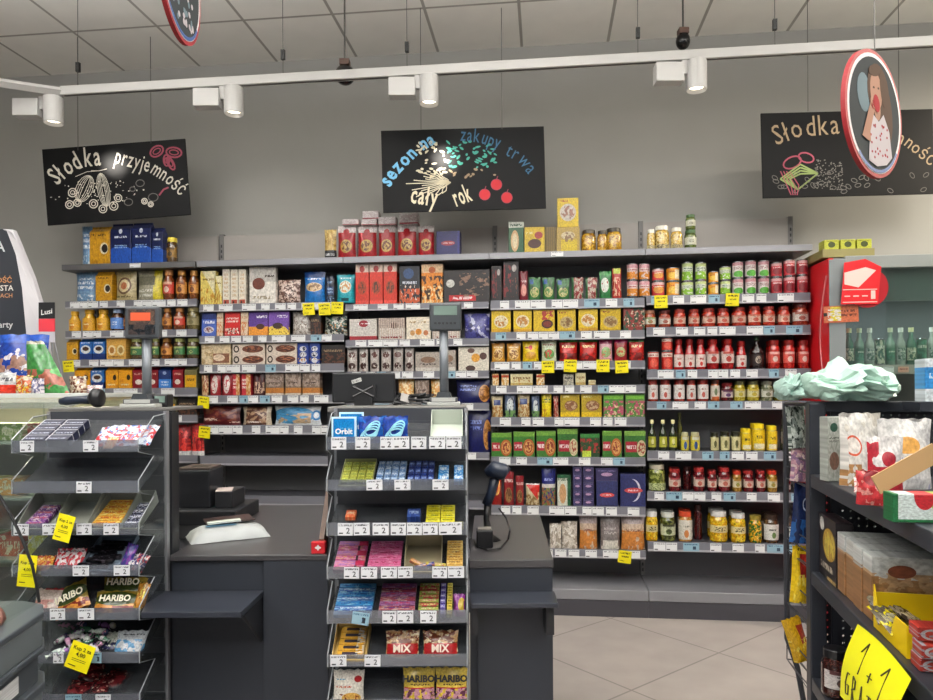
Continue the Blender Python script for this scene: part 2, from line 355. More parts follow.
def lb(bg, a, b, txt='33302c'):
    return [('bg', bg), ('r', 0, 1, .78, 1, a), ('e', .5, .34, .3, .26, b), ('en', .5, .34, .26, .22, 10, a), ('t', .22, .78, .6, .76, 1, txt)]
ST = {}
def S(key, n, c, d, k, L=None, **kw):
    e = dict(n=n, c=c, d=d, k=k, **kw)
    if L: e['L'] = L
    ST[key] = e
# coffee
S('cfB', 'coffee_bag', 'coffee', 'pale blue coffee bag', 'bag', bd('7296b8', '5f85ac', 'dfe8f0', .35, .75))
S('cfY', 'coffee_bag', 'coffee', 'golden yellow coffee bag with dark cup', 'brick', [('bg', 'd39a1b'), ('n', 0, 1, 0, 1, 4, .6, 'b9820f'), ('e', .72, .42, .2, .15, 'f1e6d0'), ('e', .75, .42, .15, .11, '23160e'), ('t', .1, .8, .72, .82, 1, '6a4608')])
S('cfN', 'coffee_bag', 'coffee', 'navy and bright blue coffee brick', 'brick', [('bg', '0d1c55'), ('e', .5, .12, .8, .32, '1d55b8'), ('t', .2, .8, .62, .7, 1, 'e8ecf5'), ('e', .5, .8, .09, .06, 'dfe4f0'), ('t', .2, .8, .38, .48, 2, '9fc0ea')])
S('cfC', 'coffee_bag', 'coffee', 'cream coffee bag with round target mark', 'bag', [('bg', 'b9a87a'), ('e', .5, .5, .32, .28, '6b4a30'), ('e', .5, .5, .25, .21, 'd8c79a'), ('e', .5, .5, .14, .12, 'b3683f'), ('t', .1, .9, .1, .2, 1, '6b5a30')])
S('cfG', 'coffee_bag', 'coffee', 'grey and yellow coffee pouch', 'bag', [('bg', 'a39f8a'), ('r', .7, 1, 0, 1, 'd8c51e'), ('r', 0, .75, .5, .8, '6d6a58'), ('t', .08, .7, .1, .4, 2, 'e9e6da')])
S('cfJ', 'coffee_jar', 'coffee', 'amber instant coffee jar', 'jar', lb('d9923d', '8a4a1a', '5d2c10'), c1='6e3a15', c2='8f5220', lid='b07a35', sh=1)
S('cfR', 'coffee_jar', 'coffee', 'instant coffee jar with red label', 'jar', lb('d2402c', 'e9b59a', 'f0e0d0'), c1='7a3a1c', c2='9b5128', lid='c98a52', sh=1)
S('cfL', 'coffee_jar', 'coffee', 'small yellow lidded coffee jar', 'jar', lb('a77b2a', '6b4b16', '3d2a10'), c1='6a4a1c', c2='4a3210', lid='d8c23a')
S('cfS', 'creamer_bottle', 'coffee', 'yellow shaped coffee jar', 'jar', [('bg', 'eeb02a'), ('e', .5, .4, .3, .3, 'd88a14'), ('t', .2, .8, .4, .6, 1, 'fff0c0')], c1='e0a01c', c2='f0c040', lid='e8b030', sh=2, la=.05, lb=.6)
S('cfU', 'coffee_jar', 'coffee', 'pale blue labelled coffee jar', 'jar', [('bg', '5f8fd8'), ('t', .2, .8, .3, .7, 2, 'e8f0ff')], c1='4a3020', c2='6a4530', lid='9fb6d8', sh=1, la=.1, lb=.6)
S('cfW', 'coffee_jar', 'coffee', 'olive glass coffee jar', 'jar', lb('a7996a', '6a6038', '7d7448'), c1='5c532c', c2='7a6c3c', lid='8a7f55')
S('cfE', 'coffee_jar', 'coffee', 'green labelled coffee jar', 'jar', lb('3c7a45', 'b8c47a', '274f2c'), c1='4d3a20', c2='5d4a2a', lid='9a9d5e')
S('cfM', 'coffee_bag', 'coffee', 'blue coffee brick with white cup', 'brick', [('bg', '2a6fc0'), ('r', 0, 1, 0, .3, '14357c'), ('e', .5, .5, .4, .2, 'eef0ee'), ('e', .5, .53, .26, .1, '4a2a18'), ('t', .15, .85, .75, .88, 1, 'f0f4ff')])
S('cfO', 'coffee_box', 'coffee', 'golden coffee box with two round cups', 'box', [('bg', 'dfa94a'), ('e', .28, .45, .2, .24, 'f3e0b0'), ('e', .28, .45, .12, .15, 'b5782a'), ('e', .74, .45, .2, .24, 'e9d8a0'), ('e', .74, .45, .12, .15, 'a8803a'), ('t', .1, .9, .08, .2, 1, '7b5012')])
S('cfK', 'coffee_bag', 'coffee', 'orange yellow coffee brick with bean dot', 'brick', [('bg', 'f0a51c'), ('n', 0, 1, 0, 1, 4, .6, 'e08c10'), ('e', .75, .52, .14, .13, '2a1a10'), ('t', .15, .8, .12, .24, 1, 'fff2c8')])
S('cfD', 'coffee_bag', 'coffee', 'deep red coffee brick', 'brick', [('bg', '8e1320'), ('e', .5, .3, .28, .12, 'f0e5da'), ('t', .15, .85, .6, .75, 1, 'e7b9a9')])
S('cfI', 'coffee_bag', 'coffee', 'blue coffee brick with pale crest', 'brick', [('bg', '1b3470'), ('r', 0, 1, .02, .42, '3d86da'), ('t', .2, .8, .1, .35, 2, 'e8f2ff'), ('e', .5, .72, .15, .08, '9fb0d0')])
S('cfT', 'coffee_bag', 'coffee', 'olive topped golden coffee jar box', 'brick', [('bg', '6f6a44'), ('r', .05, .95, .05, .62, 'e3a81a'), ('t', .2, .8, .3, .5, 1, '4a3408')])
# sweets
S('wfY', 'wafer_box', 'wafers', 'pale yellow wafer box', 'box', [('bg', 'e8d06a'), ('d', 1, 1.2, 1.3, 'f5ecc0'), ('n', 0, 1, 0, .5, 7, .55, 'c98f20'), ('t', .1, .9, .7, .8, 1, '8a6a18')], dep=.05)
S('wfW', 'wafer_box', 'wafers', 'slim cream white wafer box', 'box', [('bg', 'f1e8d6'), ('r', .1, .9, .03, .14, 'b5482f'), ('t', .2, .8, .2, .9, 6, 'd8b994'), ('r', .3, .5, .03, .1, '3b2015')], dep=.05)
S('chW', 'chocolate_box', 'chocolate', 'white chocolate box with brown praline', 'box', [('bg', 'efe9df'), ('r', 0, 1, .6, 1, 'c9c4bd'), ('e', .35, .55, .24, .16, '6d2f1c'), ('t', .55, .95, .7, .8, 1, '4a4038'), ('t', .1, .9, .1, .25, 1, 'a89a80')], dep=.04)
S('cnS', 'candy_bag', 'sweets', 'clear bag of striped brown sweets', 'bag', [('bg', '6b463c'), ('n', 0, 1, 0, 1, 8, .48, 'd9bfb2'), ('n', 0, 1, 0, 1, 13, .58, '3a1f1a')])
S('cnB', 'candy_bag', 'sweets', 'bright blue biscuit bag', 'bag', [('bg', '1f79c8'), ('r', 0, 1, .8, 1, '0f3b78'), ('e', .5, .5, .38, .14, 'd9b98c'), ('en', .5, .5, .3, .12, 10, '8a6a48'), ('t', .15, .85, .72, .8, 1, 'f5f8ff')])
S('cnN', 'candy_bag', 'sweets', 'narrow dark navy sweet bag', 'bag', bd('101d38', '1b3c70', '8fb0d8'))
S('cnT', 'candy_bag', 'sweets', 'turquoise sweet bag', 'bag', [('bg', '22a9b8'), ('e', .5, .55, .33, .22, 'd8e6d8'), ('en', .5, .55, .3, .2, 9, 'c0843c'), ('r', .3, .7, .05, .16, '0d3f48'), ('t', .2, .8, .82, .9, 1, 'f0fbff')])
S('bxR', 'sweet_box', 'sweets', 'glossy red sweet box', 'box', [('bg', 'd63018'), ('r', 0, 1, .8, 1, 'e9cfc0'), ('e', .5, .88, .2, .08, 'b01818'), ('e', .5, .42, .33, .17, 'b2401a'), ('en', .5, .42, .28, .14, 9, '4d2a18'), ('r', .0, 1, 0, .1, 'f05040')])
S('bxK', 'sweet_box', 'sweets', 'dark box of chocolate nuts', 'box', [('bg', '20232e'), ('e', .45, .8, .26, .14, '2c4a78'), ('n', 0, 1, 0, .4, 7, .47, 'cf5a2c'), ('n', 0, 1, .1, .5, 6, .58, 'e8cfc0'), ('t', .15, .85, .5, .62, 1, 'c9cfe0')])
S('bxO', 'sweet_box', 'sweets', 'orange box of chocolate nuts', 'box', [('bg', 'e58a25'), ('r', 0, 1, .78, 1, 'e9c49a'), ('e', .5, .85, .16, .08, 'b85a1c'), ('n', 0, 1, .1, .7, 5, .52, '43240f'), ('n', 0, 1, 0, .45, 9, .55, 'f4d39a')])
S('bxH', 'chocolate_box', 'chocolate', 'wide black chocolate box with red band', 'box', [('bg', '2a2526'), ('r', .12, .7, .06, .24, 'c4252a'), ('e', .15, .6, .09, .12, 'cfcfc8'), ('n', .35, 1, .2, .9, 9, .56, '8a6a58'), ('t', .2, .62, .08, .22, 1, 'f4dada')], dep=.05)
S('bxD', 'sweet_box', 'sweets', 'tall black and red gift box', 'box', [('bg', '1f1518'), ('n', 0, .5, .1, .9, 5, .5, '7d1c22'), ('e', .7, .82, .15, .09, 'b8b0ac'), ('n', .4, 1, .1, .6, 9, .6, '6a3a30')])
S('bxC', 'cherry_bag', 'sweets', 'small crimson cherry pack', 'bag', [('bg', '7d1a2a'), ('e', .5, .35, .35, .2, 'e09a90'), ('t', .1, .9, .6, .7, 1, 'e8c0c0')])
S('brB', 'chocolate_bar', 'chocolate', 'blue chocolate bar', 'box', [('bg', '4b69c4'), ('r', 0, 1, .72, 1, '23347c'), ('t', .1, .9, .5, .7, 1, 'f4f6ff'), ('e', .5, .28, .36, .14, 'd8d0d8'), ('en', .5, .28, .3, .1, 10, '7a3020')], dep=.02)
S('brC', 'chocolate_bar', 'chocolate', 'cream and peach chocolate bar', 'box', [('bg', 'ead2b4'), ('n', 0, 1, 0, .6, 7, .5, 'd98a5a'), ('t', .1, .9, .7, .85, 1, 'b5683a')], dep=.02)
S('brR', 'chocolate_bar', 'chocolate', 'bright red chocolate bar', 'box', [('bg', 'd8201c'), ('t', .1, .9, .55, .8, 2, 'fff0ea'), ('n', .05, .95, .08, .34, 9, .5, 'f4e0d0'), ('n', .05, .95, .08, .34, 12, .56, '5a1a10')], dep=.02)
S('brM', 'chocolate_bar', 'chocolate', 'purple and orange chocolate bar', 'box', [('bg', '6a3fa0'), ('d', -.3, 1, .35, '5b3392'), ('r', 0, 1, 0, .38, 'ee9a2c'), ('t', .4, .95, .7, .88, 1, 'ffffff'), ('e', .6, .38, .22, .12, '4b2412')], dep=.02)
S('brP', 'chocolate_bar', 'chocolate', 'purple and yellow chocolate bar', 'box', [('bg', '7548ac'), ('e', .4, .1, .6, .32, 'f0cf4a'), ('e', .45, .4, .25, .13, '3a1c10'), ('t', .4, .95, .7, .88, 1, 'ffffff'), ('n', 0, 1, .05, .4, 9, .6, '8a5a20')], dep=.02)
S('brG', 'candy_bag', 'sweets', 'clear bag of greyish pralines', 'bag', [('bg', 'a79f98'), ('n', 0, 1, 0, 1, 6, .5, 'cfc8c0'), ('n', 0, 1, 0, 1, 10, .58, '7a6558')])
S('brX', 'candy_bag', 'sweets', 'dark green black sweet bag', 'bag', [('bg', '1e2b28'), ('n', 0, 1, 0, .8, 7, .52, 'd0cfc4'), ('n', 0, 1, 0, 1, 9, .6, '3f6f60'), ('n', 0, 1, 0, .5, 10, .62, 'b0762c')])
S('wfC', 'wafer_box', 'wafers', 'beige cream biscuit box', 'box', [('bg', 'd9c4a0'), ('r', .4, .95, .1, .55, '8a5a40'), ('e', .6, .35, .2, .16, 'e8cfb4'), ('n', 0, .4, 0, 1, 6, .5, 'b59a70')], dep=.06)
S('wfP', 'wafer_pack', 'wafers', 'pack of round chocolate wafers', 'box', [('bg', 'e4d4c4'), ('e', .63, .5, .33, .36, '7a4530'), ('e', .63, .56, .22, .2, 'a9694a'), ('en', .63, .5, .3, .3, 9, '4a2418'), ('e', .12, .5, .09, .34, '33221c'), ('e', .12, .5, .05, .2, 'e4d4c4')], dep=.06)
S('ckB', 'biscuit_bag', 'biscuits', 'navy and white sandwich biscuit pack', 'box', [('bg', '1c3c94'), ('e', .5, .72, .3, .12, 'e6e6ea'), ('e', .5, .45, .3, .12, 'e6e6ea'), ('e', .5, .18, .3, .12, 'e0e0e6'), ('en', .5, .72, .26, .1, 9, '2a2a48'), ('en', .5, .45, .26, .1, 9, '2a2a48'), ('n', 0, 1, 0, .3, 7, .6, 'e0a040')], dep=.05)
S('ckD', 'biscuit_pack', 'biscuits', 'dark brown biscuit pack', 'box', [('bg', '1d1512'), ('n', 0, 1, 0, .6, 6, .5, '5a3420'), ('t', .1, .9, .6, .8, 1, '9a8060')], dep=.05)
S('wbC', 'wafer_bag', 'wafers', 'slim cream wafer bag', 'bag', [('bg', 'cfae82'), ('n', 0, 1, 0, 1, 5, .5, '9b5a3a')])
S('wbR', 'wafer_bag', 'wafers', 'red and white wafer bag', 'bag', [('bg', 'a8242e'), ('e', .5, .5, .28, .4, 'ece0d8'), ('n', .25, .75, .2, .8, 7, .55, 'c8404a')])
S('wbP', 'wafer_bag', 'wafers', 'pink and cream wafer pack', 'box', [('bg', 'e9c9a0'), ('r', 0, .5, 0, 1, 'c8303c'), ('t', .05, .5, .3, .8, 3, 'f4e6e0'), ('n', .5, 1, 0, 1, 6, .5, 'c9843c')], dep=.05)
S('wbD', 'wafer_bag', 'wafers', 'dark maroon wafer bag', 'bag', [('bg', '4a1c1e'), ('n', 0, 1, .1, .6, 7, .5, 'c9a890')])
S('ckG', 'biscuit_box', 'biscuits', 'taupe biscuit box with caramel foot', 'box', [('bg', '7d6a5c'), ('r', 0, 1, .1, .34, 'c07a34'), ('r', 0, 1, 0, .1, 'ddd0bc'), ('n', 0, 1, .4, 1, 6, .5, 'a8968a'), ('t', .2, .8, .5, .62, 1, '3a2a22')], dep=.07)
S('ckM', 'gingerbread_bag', 'biscuits', 'wide maroon gingerbread bag', 'bag', [('bg', '5a1218'), ('n', .1, .9, .2, .9, 5, .5, '7a3a26'), ('t', .05, .45, .2, .4, 1, 'e0c8b8'), ('t', .75, .97, .1, .2, 1, 'e0c8b8')])
S('ckE', 'gingerbread_bag', 'biscuits', 'cream and chocolate gingerbread bag', 'bag', [('bg', 'c9b8a0'), ('r', .15, .85, 0, 1, '5a3020'), ('n', .15, .85, .1, .9, 6, .52, 'a8876a'), ('t', .2, .7, .1, .25, 1, 'f0e6da')])
S('ckU', 'biscuit_bag', 'biscuits', 'wide sky blue coconut biscuit bag', 'bag', [('bg', 'd4d8da'), ('e', .42, .5, .46, .42, '3c86b4'), ('n', .1, .8, .1, .6, 5, .5, 'b59a78'), ('e', .9, .5, .09, .26, '2f7fc0'), ('e', .9, .5, .05, .16, 'e6ecf0')])
S('cnR', 'candy_bag', 'sweets', 'red berry sweet bag', 'bag', [('bg', 'a01820'), ('n', 0, 1, .1, .8, 6, .5, 'e84038'), ('r', 0, 1, 0, .14, 'e6e6e4'), ('n', 0, 1, .3, 1, 9, .62, '30201c')])
# biscuit bay
S('gfH', 'chocolate_box', 'chocolate', 'white gift box with red heart', 'box', [('bg', 'd8d2cb'), ('e', .52, .78, .17, .16, 'a0182a'), ('r', 0, 1, 0, .2, 'a82430'), ('t', .3, .75, .74, .82, 1, 'ffffff')], dep=.05)
S('gfC', 'chocolate_box', 'chocolate', 'pale gift box with brown pralines', 'box', [('bg', 'd9cfc6'), ('r', 0, 1, .55, 1, 'a8968e'), ('e', .6, .66, .16, .14, '5a3428'), ('v', 12, .5, 'c9b6a8'), ('t', .1, .9, .05, .2, 1, '8a2a30')], dep=.05)
S('gfY', 'chocolate_box', 'chocolate', 'ivory gift box with golden pralines', 'box', [('bg', 'efe4d0'), ('e', .5, .35, .13, .14, 'e0902c'), ('e', .8, .3, .1, .12, 'c97848'), ('e', .25, .3, .1, .12, 'd8a060'), ('t', .1, .8, .7, .85, 1, 'b59a70')], dep=.05)
S('gfP', 'candy_bag', 'sweets', 'crumpled violet and silver sweet bag', 'bag', [('bg', '4a4a92'), ('n', 0, 1, 0, 1, 4, .55, 'b9bad6'), ('n', 0, 1, 0, .6, 5, .55, '2c2a60')])
S('cgB', 'praline_bag', 'chocolate', 'clear bag with chocolate discs', 'bag', [('bg', 'b5aca6'), ('e', .5, .25, .35, .13, '42221c'), ('e', .5, .7, .33, .12, '5a3028'), ('n', 0, 1, 0, 1, 7, .6, 'd8d0ca')])
S('cgG', 'chocolate_box', 'chocolate', 'grey beige praline box', 'box', [('bg', 'aba096'), ('e', .5, .6, .3, .16, '8a6a54'), ('r', 0, 1, 0, .2, 'd0c8be'), ('t', .2, .8, .3, .45, 1, '4a4038')], dep=.05)
S('cgW', 'chocolate_box', 'chocolate', 'white box with egg shaped chocolates', 'box', [('bg', 'e4dccb'), ('e', .57, .55, .14, .18, 'e0a03c'), ('e', .82, .62, .12, .15, '5a3a34'), ('e', .4, .12, .16, .12, '4a3028'), ('e', .42, .85, .12, .1, '6a4a40')], dep=.05)
S('snO', 'snack_bag', 'snacks', 'orange and cream snack bag', 'bag', [('bg', 'd99a4c'), ('n', 0, 1, 0, 1, 6, .5, 'f0d8a0'), ('n', 0, 1, 0, .4, 7, .55, '8a4a20')])
S('ckN', 'biscuit_bag', 'biscuits', 'dark blue bag with round cookie', 'bag', [('bg', '181c58'), ('e', .84, .42, .16, .36, 'c98a44'), ('en', .84, .42, .14, .3, 10, '8a5420'), ('t', .1, .6, .5, .8, 2, '7080c8')])
# soup
S('spY', 'soup_box', 'soup', 'yellow noodle box', 'box', [('bg', 'd9b60f'), ('e', .5, .42, .36, .26, 'b8a06a'), ('en', .5, .42, .3, .2, 8, '7d5a2c'), ('t', .08, .45, .8, .92, 1, '8a1c10'), ('r', 0, 1, 0, .1, 'c09c08')], dep=.06)
S('spP', 'soup_box', 'soup', 'yellow dumpling box with white plate', 'box', [('bg', 'e0bd18'), ('e', .5, .5, .36, .28, 'e4d9b8'), ('en', .5, .5, .3, .22, 7, 'c0843c'), ('r', 0, 1, .0, .16, 'd09c10')], dep=.06)
S('spQ', 'soup_box', 'soup', 'yellow box with dark bowl', 'box', [('bg', 'dcb814'), ('e', .65, .36, .27, .2, '43180f'), ('e', .65, .36, .2, .13, '7a2a18'), ('n', .4, 1, .55, .95, 7, .5, 'b5382a')], dep=.06)
S('spG', 'sauce_packet', 'soup', 'dark green and red sauce pack', 'box', [('bg', '2a4a30'), ('n', 0, 1, 0, 1, 5, .5, '8a2c24'), ('n', 0, 1, .2, .9, 9, .6, 'd8b8a0')], dep=.05)
S('sgG', 'sauce_packet', 'soup', 'green sauce sachet', 'bag', [('bg', '2f7038'), ('e', .5, .35, .35, .22, 'c0b87a'), ('en', .5, .35, .3, .18, 9, '5a8a3c'), ('r', .1, .4, .7, .9, '1d4f9a'), ('n', 0, 1, .4, 1, 6, .58, '1d4d24')])
S('sgR', 'sauce_packet', 'soup', 'white and red dotted sachet', 'bag', [('bg', 'b5a494'), ('n', 0, 1, 0, 1, 6, .5, '8d2a2a'), ('r', 0, .2, 0, 1, '2f6a38')])
S('sgW', 'sauce_packet', 'soup', 'tall green and white sachet', 'bag', [('bg', '2c7a40'), ('e', .45, .5, .33, .26, 'dfe4da'), ('r', 0, 1, .85, 1, '3f9a4c'), ('n', .2, .8, .3, .7, 8, .58, 'a8342c')])
S('sgT', 'sauce_packet', 'soup', 'red sauce sachet with lime top', 'bag', [('bg', 'b52c22'), ('r', .1, .9, .82, 1, 'c3d03c'), ('n', 0, 1, .1, .7, 6, .55, 'e8b89a')])
S('nbO', 'noodle_bag', 'noodles', 'golden noodle bag', 'bag', [('bg', 'c98f2c'), ('e', .5, .4, .38, .3, 'e0b870'), ('en', .5, .4, .32, .24, 8, '8a5a24'), ('r', 0, 1, .82, 1, 'b5781c'), ('t', .15, .85, .7, .82, 1, 'f4e4b8')])
S('nbY', 'noodle_bag', 'noodles', 'bright yellow noodle pack', 'bag', [('bg', 'eecb12'), ('e', .5, .3, .36, .18, 'd09a24'), ('e', .5, .68, .12, .12, 'c82818'), ('t', .15, .4, .6, .75, 1, 'b02010')])
S('nbG', 'noodle_bag', 'noodles', 'white and green noodle pack', 'bag', [('bg', 'cfd8b8'), ('e', .5, .36, .34, .24, '5a9a48'), ('en', .5, .36, .3, .2, 8, 'c0402c'), ('t', .1, .9, .72, .86, 1, '8a2a20')])
S('nbR', 'noodle_bag', 'noodles', 'glossy red noodle pack', 'bag', [('bg', 'c81f16'), ('t', .15, .85, .6, .8, 1, 'f8e0a0'), ('n', 0, 1, 0, .4, 5, .5, '7a1410'), ('r', 0, 1, .9, 1, '3a9048')])
S('nbP', 'noodle_bag', 'noodles', 'pink and green soup sachet', 'bag', [('bg', 'd8a0a8'), ('e', .5, .42, .34, .24, '8ab070'), ('r', 0, 1, .8, 1, 'a8245a'), ('n', 0, 1, 0, .5, 8, .58, 'd86a48')])
S('nbM', 'noodle_bag', 'noodles', 'red and green soup sachet', 'bag', [('bg', '9a1f24'), ('e', .5, .42, .34, .22, 'a8b878'), ('en', .5, .42, .3, .18, 8, 'c8502c'), ('r', 0, 1, .84, 1, 'b81c60')])
S('cbO', 'stock_cube_box', 'stock cubes', 'small orange and cream cube box', 'box', [('bg', 'cf9a4c'), ('n', 0, 1, 0, 1, 5, .5, 'efe0b8'), ('r', 0, 1, .7, .9, 'b5401c')], dep=.05)
S('cbC', 'stock_cube_box', 'stock cubes', 'cream stock cube box', 'box', [('bg', 'd9cfa0'), ('t', .1, .9, .5, .8, 1, '8a6a3c'), ('r', 0, 1, 0, .25, 'c0a860'), ('n', .1, .9, .1, .6, 9, .58, 'b5782c')], dep=.05)
S('cbG', 'stock_cube_box', 'stock cubes', 'small grey cube box', 'box', [('bg', '8d8a80'), ('n', 0, 1, 0, 1, 6, .5, 'c4bfa8'), ('t', .1, .9, .5, .8, 1, '43423c')], dep=.05)
S('bgB', 'spice_bag', 'seasoning', 'clear bag with pale blue and green label', 'bag', [('bg', '5a6a8a'), ('e', .5, .5, .3, .3, 'cfd6d8'), ('r', 0, 1, 0, .3, '6f9a5a'), ('n', 0, 1, 0, 1, 6, .58, '2c3448')])
S('bgC', 'spice_bag', 'seasoning', 'cream and blue crouton bag', 'bag', [('bg', 'cdbb90'), ('n', 0, 1, 0, .6, 6, .5, 'a9793c'), ('r', .2, .8, .55, .8, '3a4a80')])
S('bgY', 'spice_bag', 'seasoning', 'bright yellow seasoning bag', 'bag', [('bg', 'e5cf10'), ('t', .1, .9, .6, .8, 2, '2f5a20'), ('n', 0, 1, 0, .35, 6, .52, 'c8902c')])
S('bgR', 'spice_bag', 'seasoning', 'slim red spice bag', 'bag', [('bg', 'a32a20'), ('n', 0, 1, 0, 1, 7, .52, 'd0a890')])
S('bxB', 'soup_box', 'soup', 'yellow green box with brown bread', 'box', [('bg', 'b59a1c'), ('e', .55, .5, .34, .22, '8a5a3a'), ('en', .55, .5, .3, .18, 8, 'c0a080'), ('r', 0, 1, 0, .22, 'e4bf10'), ('t', .08, .5, .82, .94, 1, 'f0e8a0')], dep=.06)
S('bxV', 'soup_box', 'soup', 'green box with pink vegetables', 'box', [('bg', '4f8a34'), ('n', 0, 1, .1, .7, 5, .5, 'b8506a'), ('n', 0, 1, 0, .6, 8, .58, 'e4c8a0'), ('r', .05, .95, .78, .92, '7ac03c')], dep=.06)
S('knG', 'soup_box', 'soup', 'green soup box with round bowl', 'box', [('bg', '3c7a2c'), ('r', 0, 1, .82, 1, '6ea03a'), ('e', .72, .38, .27, .34, 'b5622c'), ('e', .72, .38, .2, .26, 'd9a060'), ('en', .72, .38, .18, .22, 9, '8a2c1c'), ('r', .02, .42, .25, .6, 'b01f38'), ('t', .05, .4, .3, .55, 1, 'f4e4e4')], dep=.06)
S('knR', 'soup_box', 'soup', 'green and crimson soup box', 'box', [('bg', '336c2a'), ('r', 0, 1, .82, 1, '7aa644'), ('r', .05, .6, .2, .6, 'a81c30'), ('e', .8, .35, .22, .3, 'd0c09a'), ('en', .8, .35, .18, .24, 9, 'a04030'), ('t', .1, .55, .28, .5, 1, 'f8e8e8')], dep=.06)
S('knL', 'soup_box', 'soup', 'low green tray with red packets', 'box', [('bg', '1f4a26'), ('n', 0, 1, .2, .8, 5, .52, 'a8302c'), ('r', .1, .55, 0, .28, 'c8e048'), ('r', 0, 1, .85, 1, '3a8a40')], dep=.06)
S('rdB', 'snack_bag', 'snacks', 'red and gold snack bag', 'bag', [('bg', '8e1d18'), ('e', .5, .55, .35, .26, 'e4b060'), ('en', .5, .55, .3, .2, 7, 'c8442c'), ('r', 0, 1, .85, 1, '6a1412')])
S('rdC', 'snack_bag', 'snacks', 'crimson nut bag with clear window', 'bag', [('bg', '8d1820'), ('e', .5, .3, .34, .22, 'a0784c'), ('en', .5, .3, .3, .2, 9, '5a3a20'), ('t', .1, .9, .65, .8, 1, 'f0d8d0')])
S('rdW', 'snack_bag', 'snacks', 'white bag with red triangle', 'bag', [('bg', 'c8b890'), ('d', .8, 1, .95, 'd0251c'), ('n', 0, 1, 0, .5, 8, .5, '8a6a3c'), ('r', 0, 1, .93, 1, 'efe9e4')])
S('buB', 'snack_bag', 'snacks', 'navy topped bag of mixed nuts', 'bag', [('bg', '1c2270'), ('r', 0, 1, .48, .58, 'd8d4cc'), ('n', 0, 1, 0, .48, 8, .48, 'a0643c'), ('n', 0, 1, 0, .48, 11, .56, '5a8a4c'), ('t', .2, .8, .64, .76, 1, '9aa0d8')])
S('gnW', 'cereal_box', 'cereal', 'green and white crispbread box', 'box', [('bg', '1f5a38'), ('r', 0, .75, 0, .9, 'd4d8c8'), ('e', .4, .4, .26, .32, 'd0a070'), ('t', .05, .9, .78, .95, 1, '1f4a2c')], dep=.06)
S('prS', 'tea_box', 'tea', 'slim purple box with pink mark', 'box', [('bg', '3a3460'), ('e', .5, .5, .26, .14, 'c09ab8'), ('t', .1, .9, .7, .85, 1, '8a80b0')], dep=.1)
S('prB', 'rusk_box', 'biscuits', 'purple box with glowing red label', 'box', [('bg', '2f3568'), ('e', .5, .45, .34, .09, 'd84a48'), ('t', .3, .7, .41, .49, 1, 'f4dada'), ('r', 0, 1, 0, .06, '20244c')], dep=.1)
S('prC', 'rusk_box', 'biscuits', 'large purple box with white angle', 'box', [('bg', '2c3266'), ('e', .5, .5, .3, .34, 'e0dce8'), ('e', .42, .5, .3, .34, '2c3266'), ('e', .52, .5, .36, .08, 'd24848'), ('t', .3, .7, .46, .54, 1, 'f4dada')], dep=.1)
S('bxN', 'rusk_box', 'biscuits', 'violet blue box with small red label', 'box', [('bg', '2b2a68'), ('e', .5, .5, .3, .1, 'b83840'), ('t', .25, .75, .46, .55, 1, 'f0d8d8'), ('r', .9, 1, 0, 1, '3c3c88')], dep=.1)
S('skW', 'flour_sack', 'flour', 'crumpled white paper pack', 'bag', [('bg', 'd8cfc2'), ('n', 0, 1, 0, 1, 4, .52, 'a89c8e'), ('n', 0, 1, 0, 1, 7, .6, 'efe9e0')])
S('skO', 'grain_bag', 'grain', 'clear bag of orange lentils', 'bag', [('bg', 'c9b09a'), ('n', 0, 1, 0, .55, 5, .42, 'd0843c'), ('r', 0, 1, .75, 1, 'b8a8a8'), ('t', .2, .8, .5, .62, 1, '8a5a4a')])
S('skG', 'grain_bag', 'grain', 'grey bag of white rice', 'bag', [('bg', '857c7a'), ('r', .05, .95, .0, .28, 'd9d4c8'), ('t', .2, .8, .45, .7, 2, 'c4bcb8'), ('n', 0, 1, .5, 1, 6, .58, '9a9090')])
# top shelf
S('tpR', 'rice_bag', 'snacks', 'red and white bag with golden oval', 'bag', [('bg', 'b01a24'), ('r', 0, 1, .78, 1, 'e2d6d4'), ('e', .5, .8, .16, .09, 'b01a24'), ('e', .5, .36, .32, .2, 'c09a4c'), ('en', .5, .36, .26, .15, 8, '6a3a20')])
S('tpP', 'rice_bag', 'snacks', 'pink white rolled pack lying above', 'box', [('bg', 'cfc0c0'), ('n', 0, 1, 0, 1, 5, .52, 'e4dcdc'), ('r', 0, 1, 0, .14, 'a83a44')], dep=.08)
S('tpG', 'snack_bag', 'snacks', 'gold bag with black foot', 'bag', [('bg', 'b8913f'), ('r', 0, 1, 0, .28, '1c1c22'), ('n', 0, 1, .3, 1, 5, .5, 'd8b868'), ('t', .1, .9, .08, .2, 1, 'e8e8e8')])
S('tpX', 'cereal_box', 'cereal', 'green and white tall cereal box', 'box', [('bg', '1d5a34'), ('r', 0, 1, .82, 1, 'd9dccf'), ('e', .42, .4, .26, .34, 'd9b080'), ('e', .42, .4, .16, .24, 'e8d8b0'), ('t', .1, .9, .84, .96, 1, '1d4a2c')], dep=.06)
S('tpY', 'cereal_box', 'cereal', 'yellow box with dark bean bowl', 'box', [('bg', 'd2b11a'), ('e', .5, .36, .33, .18, '4a1c14'), ('e', .7, .68, .2, .14, 'a02a28'), ('t', .08, .4, .7, .85, 1, 'f4ecb0')], dep=.07)
S('tpB', 'cereal_box', 'cereal', 'slim olive brown box', 'box', [('bg', '7d6420'), ('v', 5, .3, '5a4818')], dep=.08)
S('tpC', 'cereal_box', 'cereal', 'beige carton with yellow panel', 'box', [('bg', 'b89a48'), ('r', .2, .9, .02, .5, 'd8bc18'), ('e', .5, .66, .3, .16, 'd8c8a0'), ('en', .5, .6, .28, .2, 8, '8a6a4a')], dep=.09)
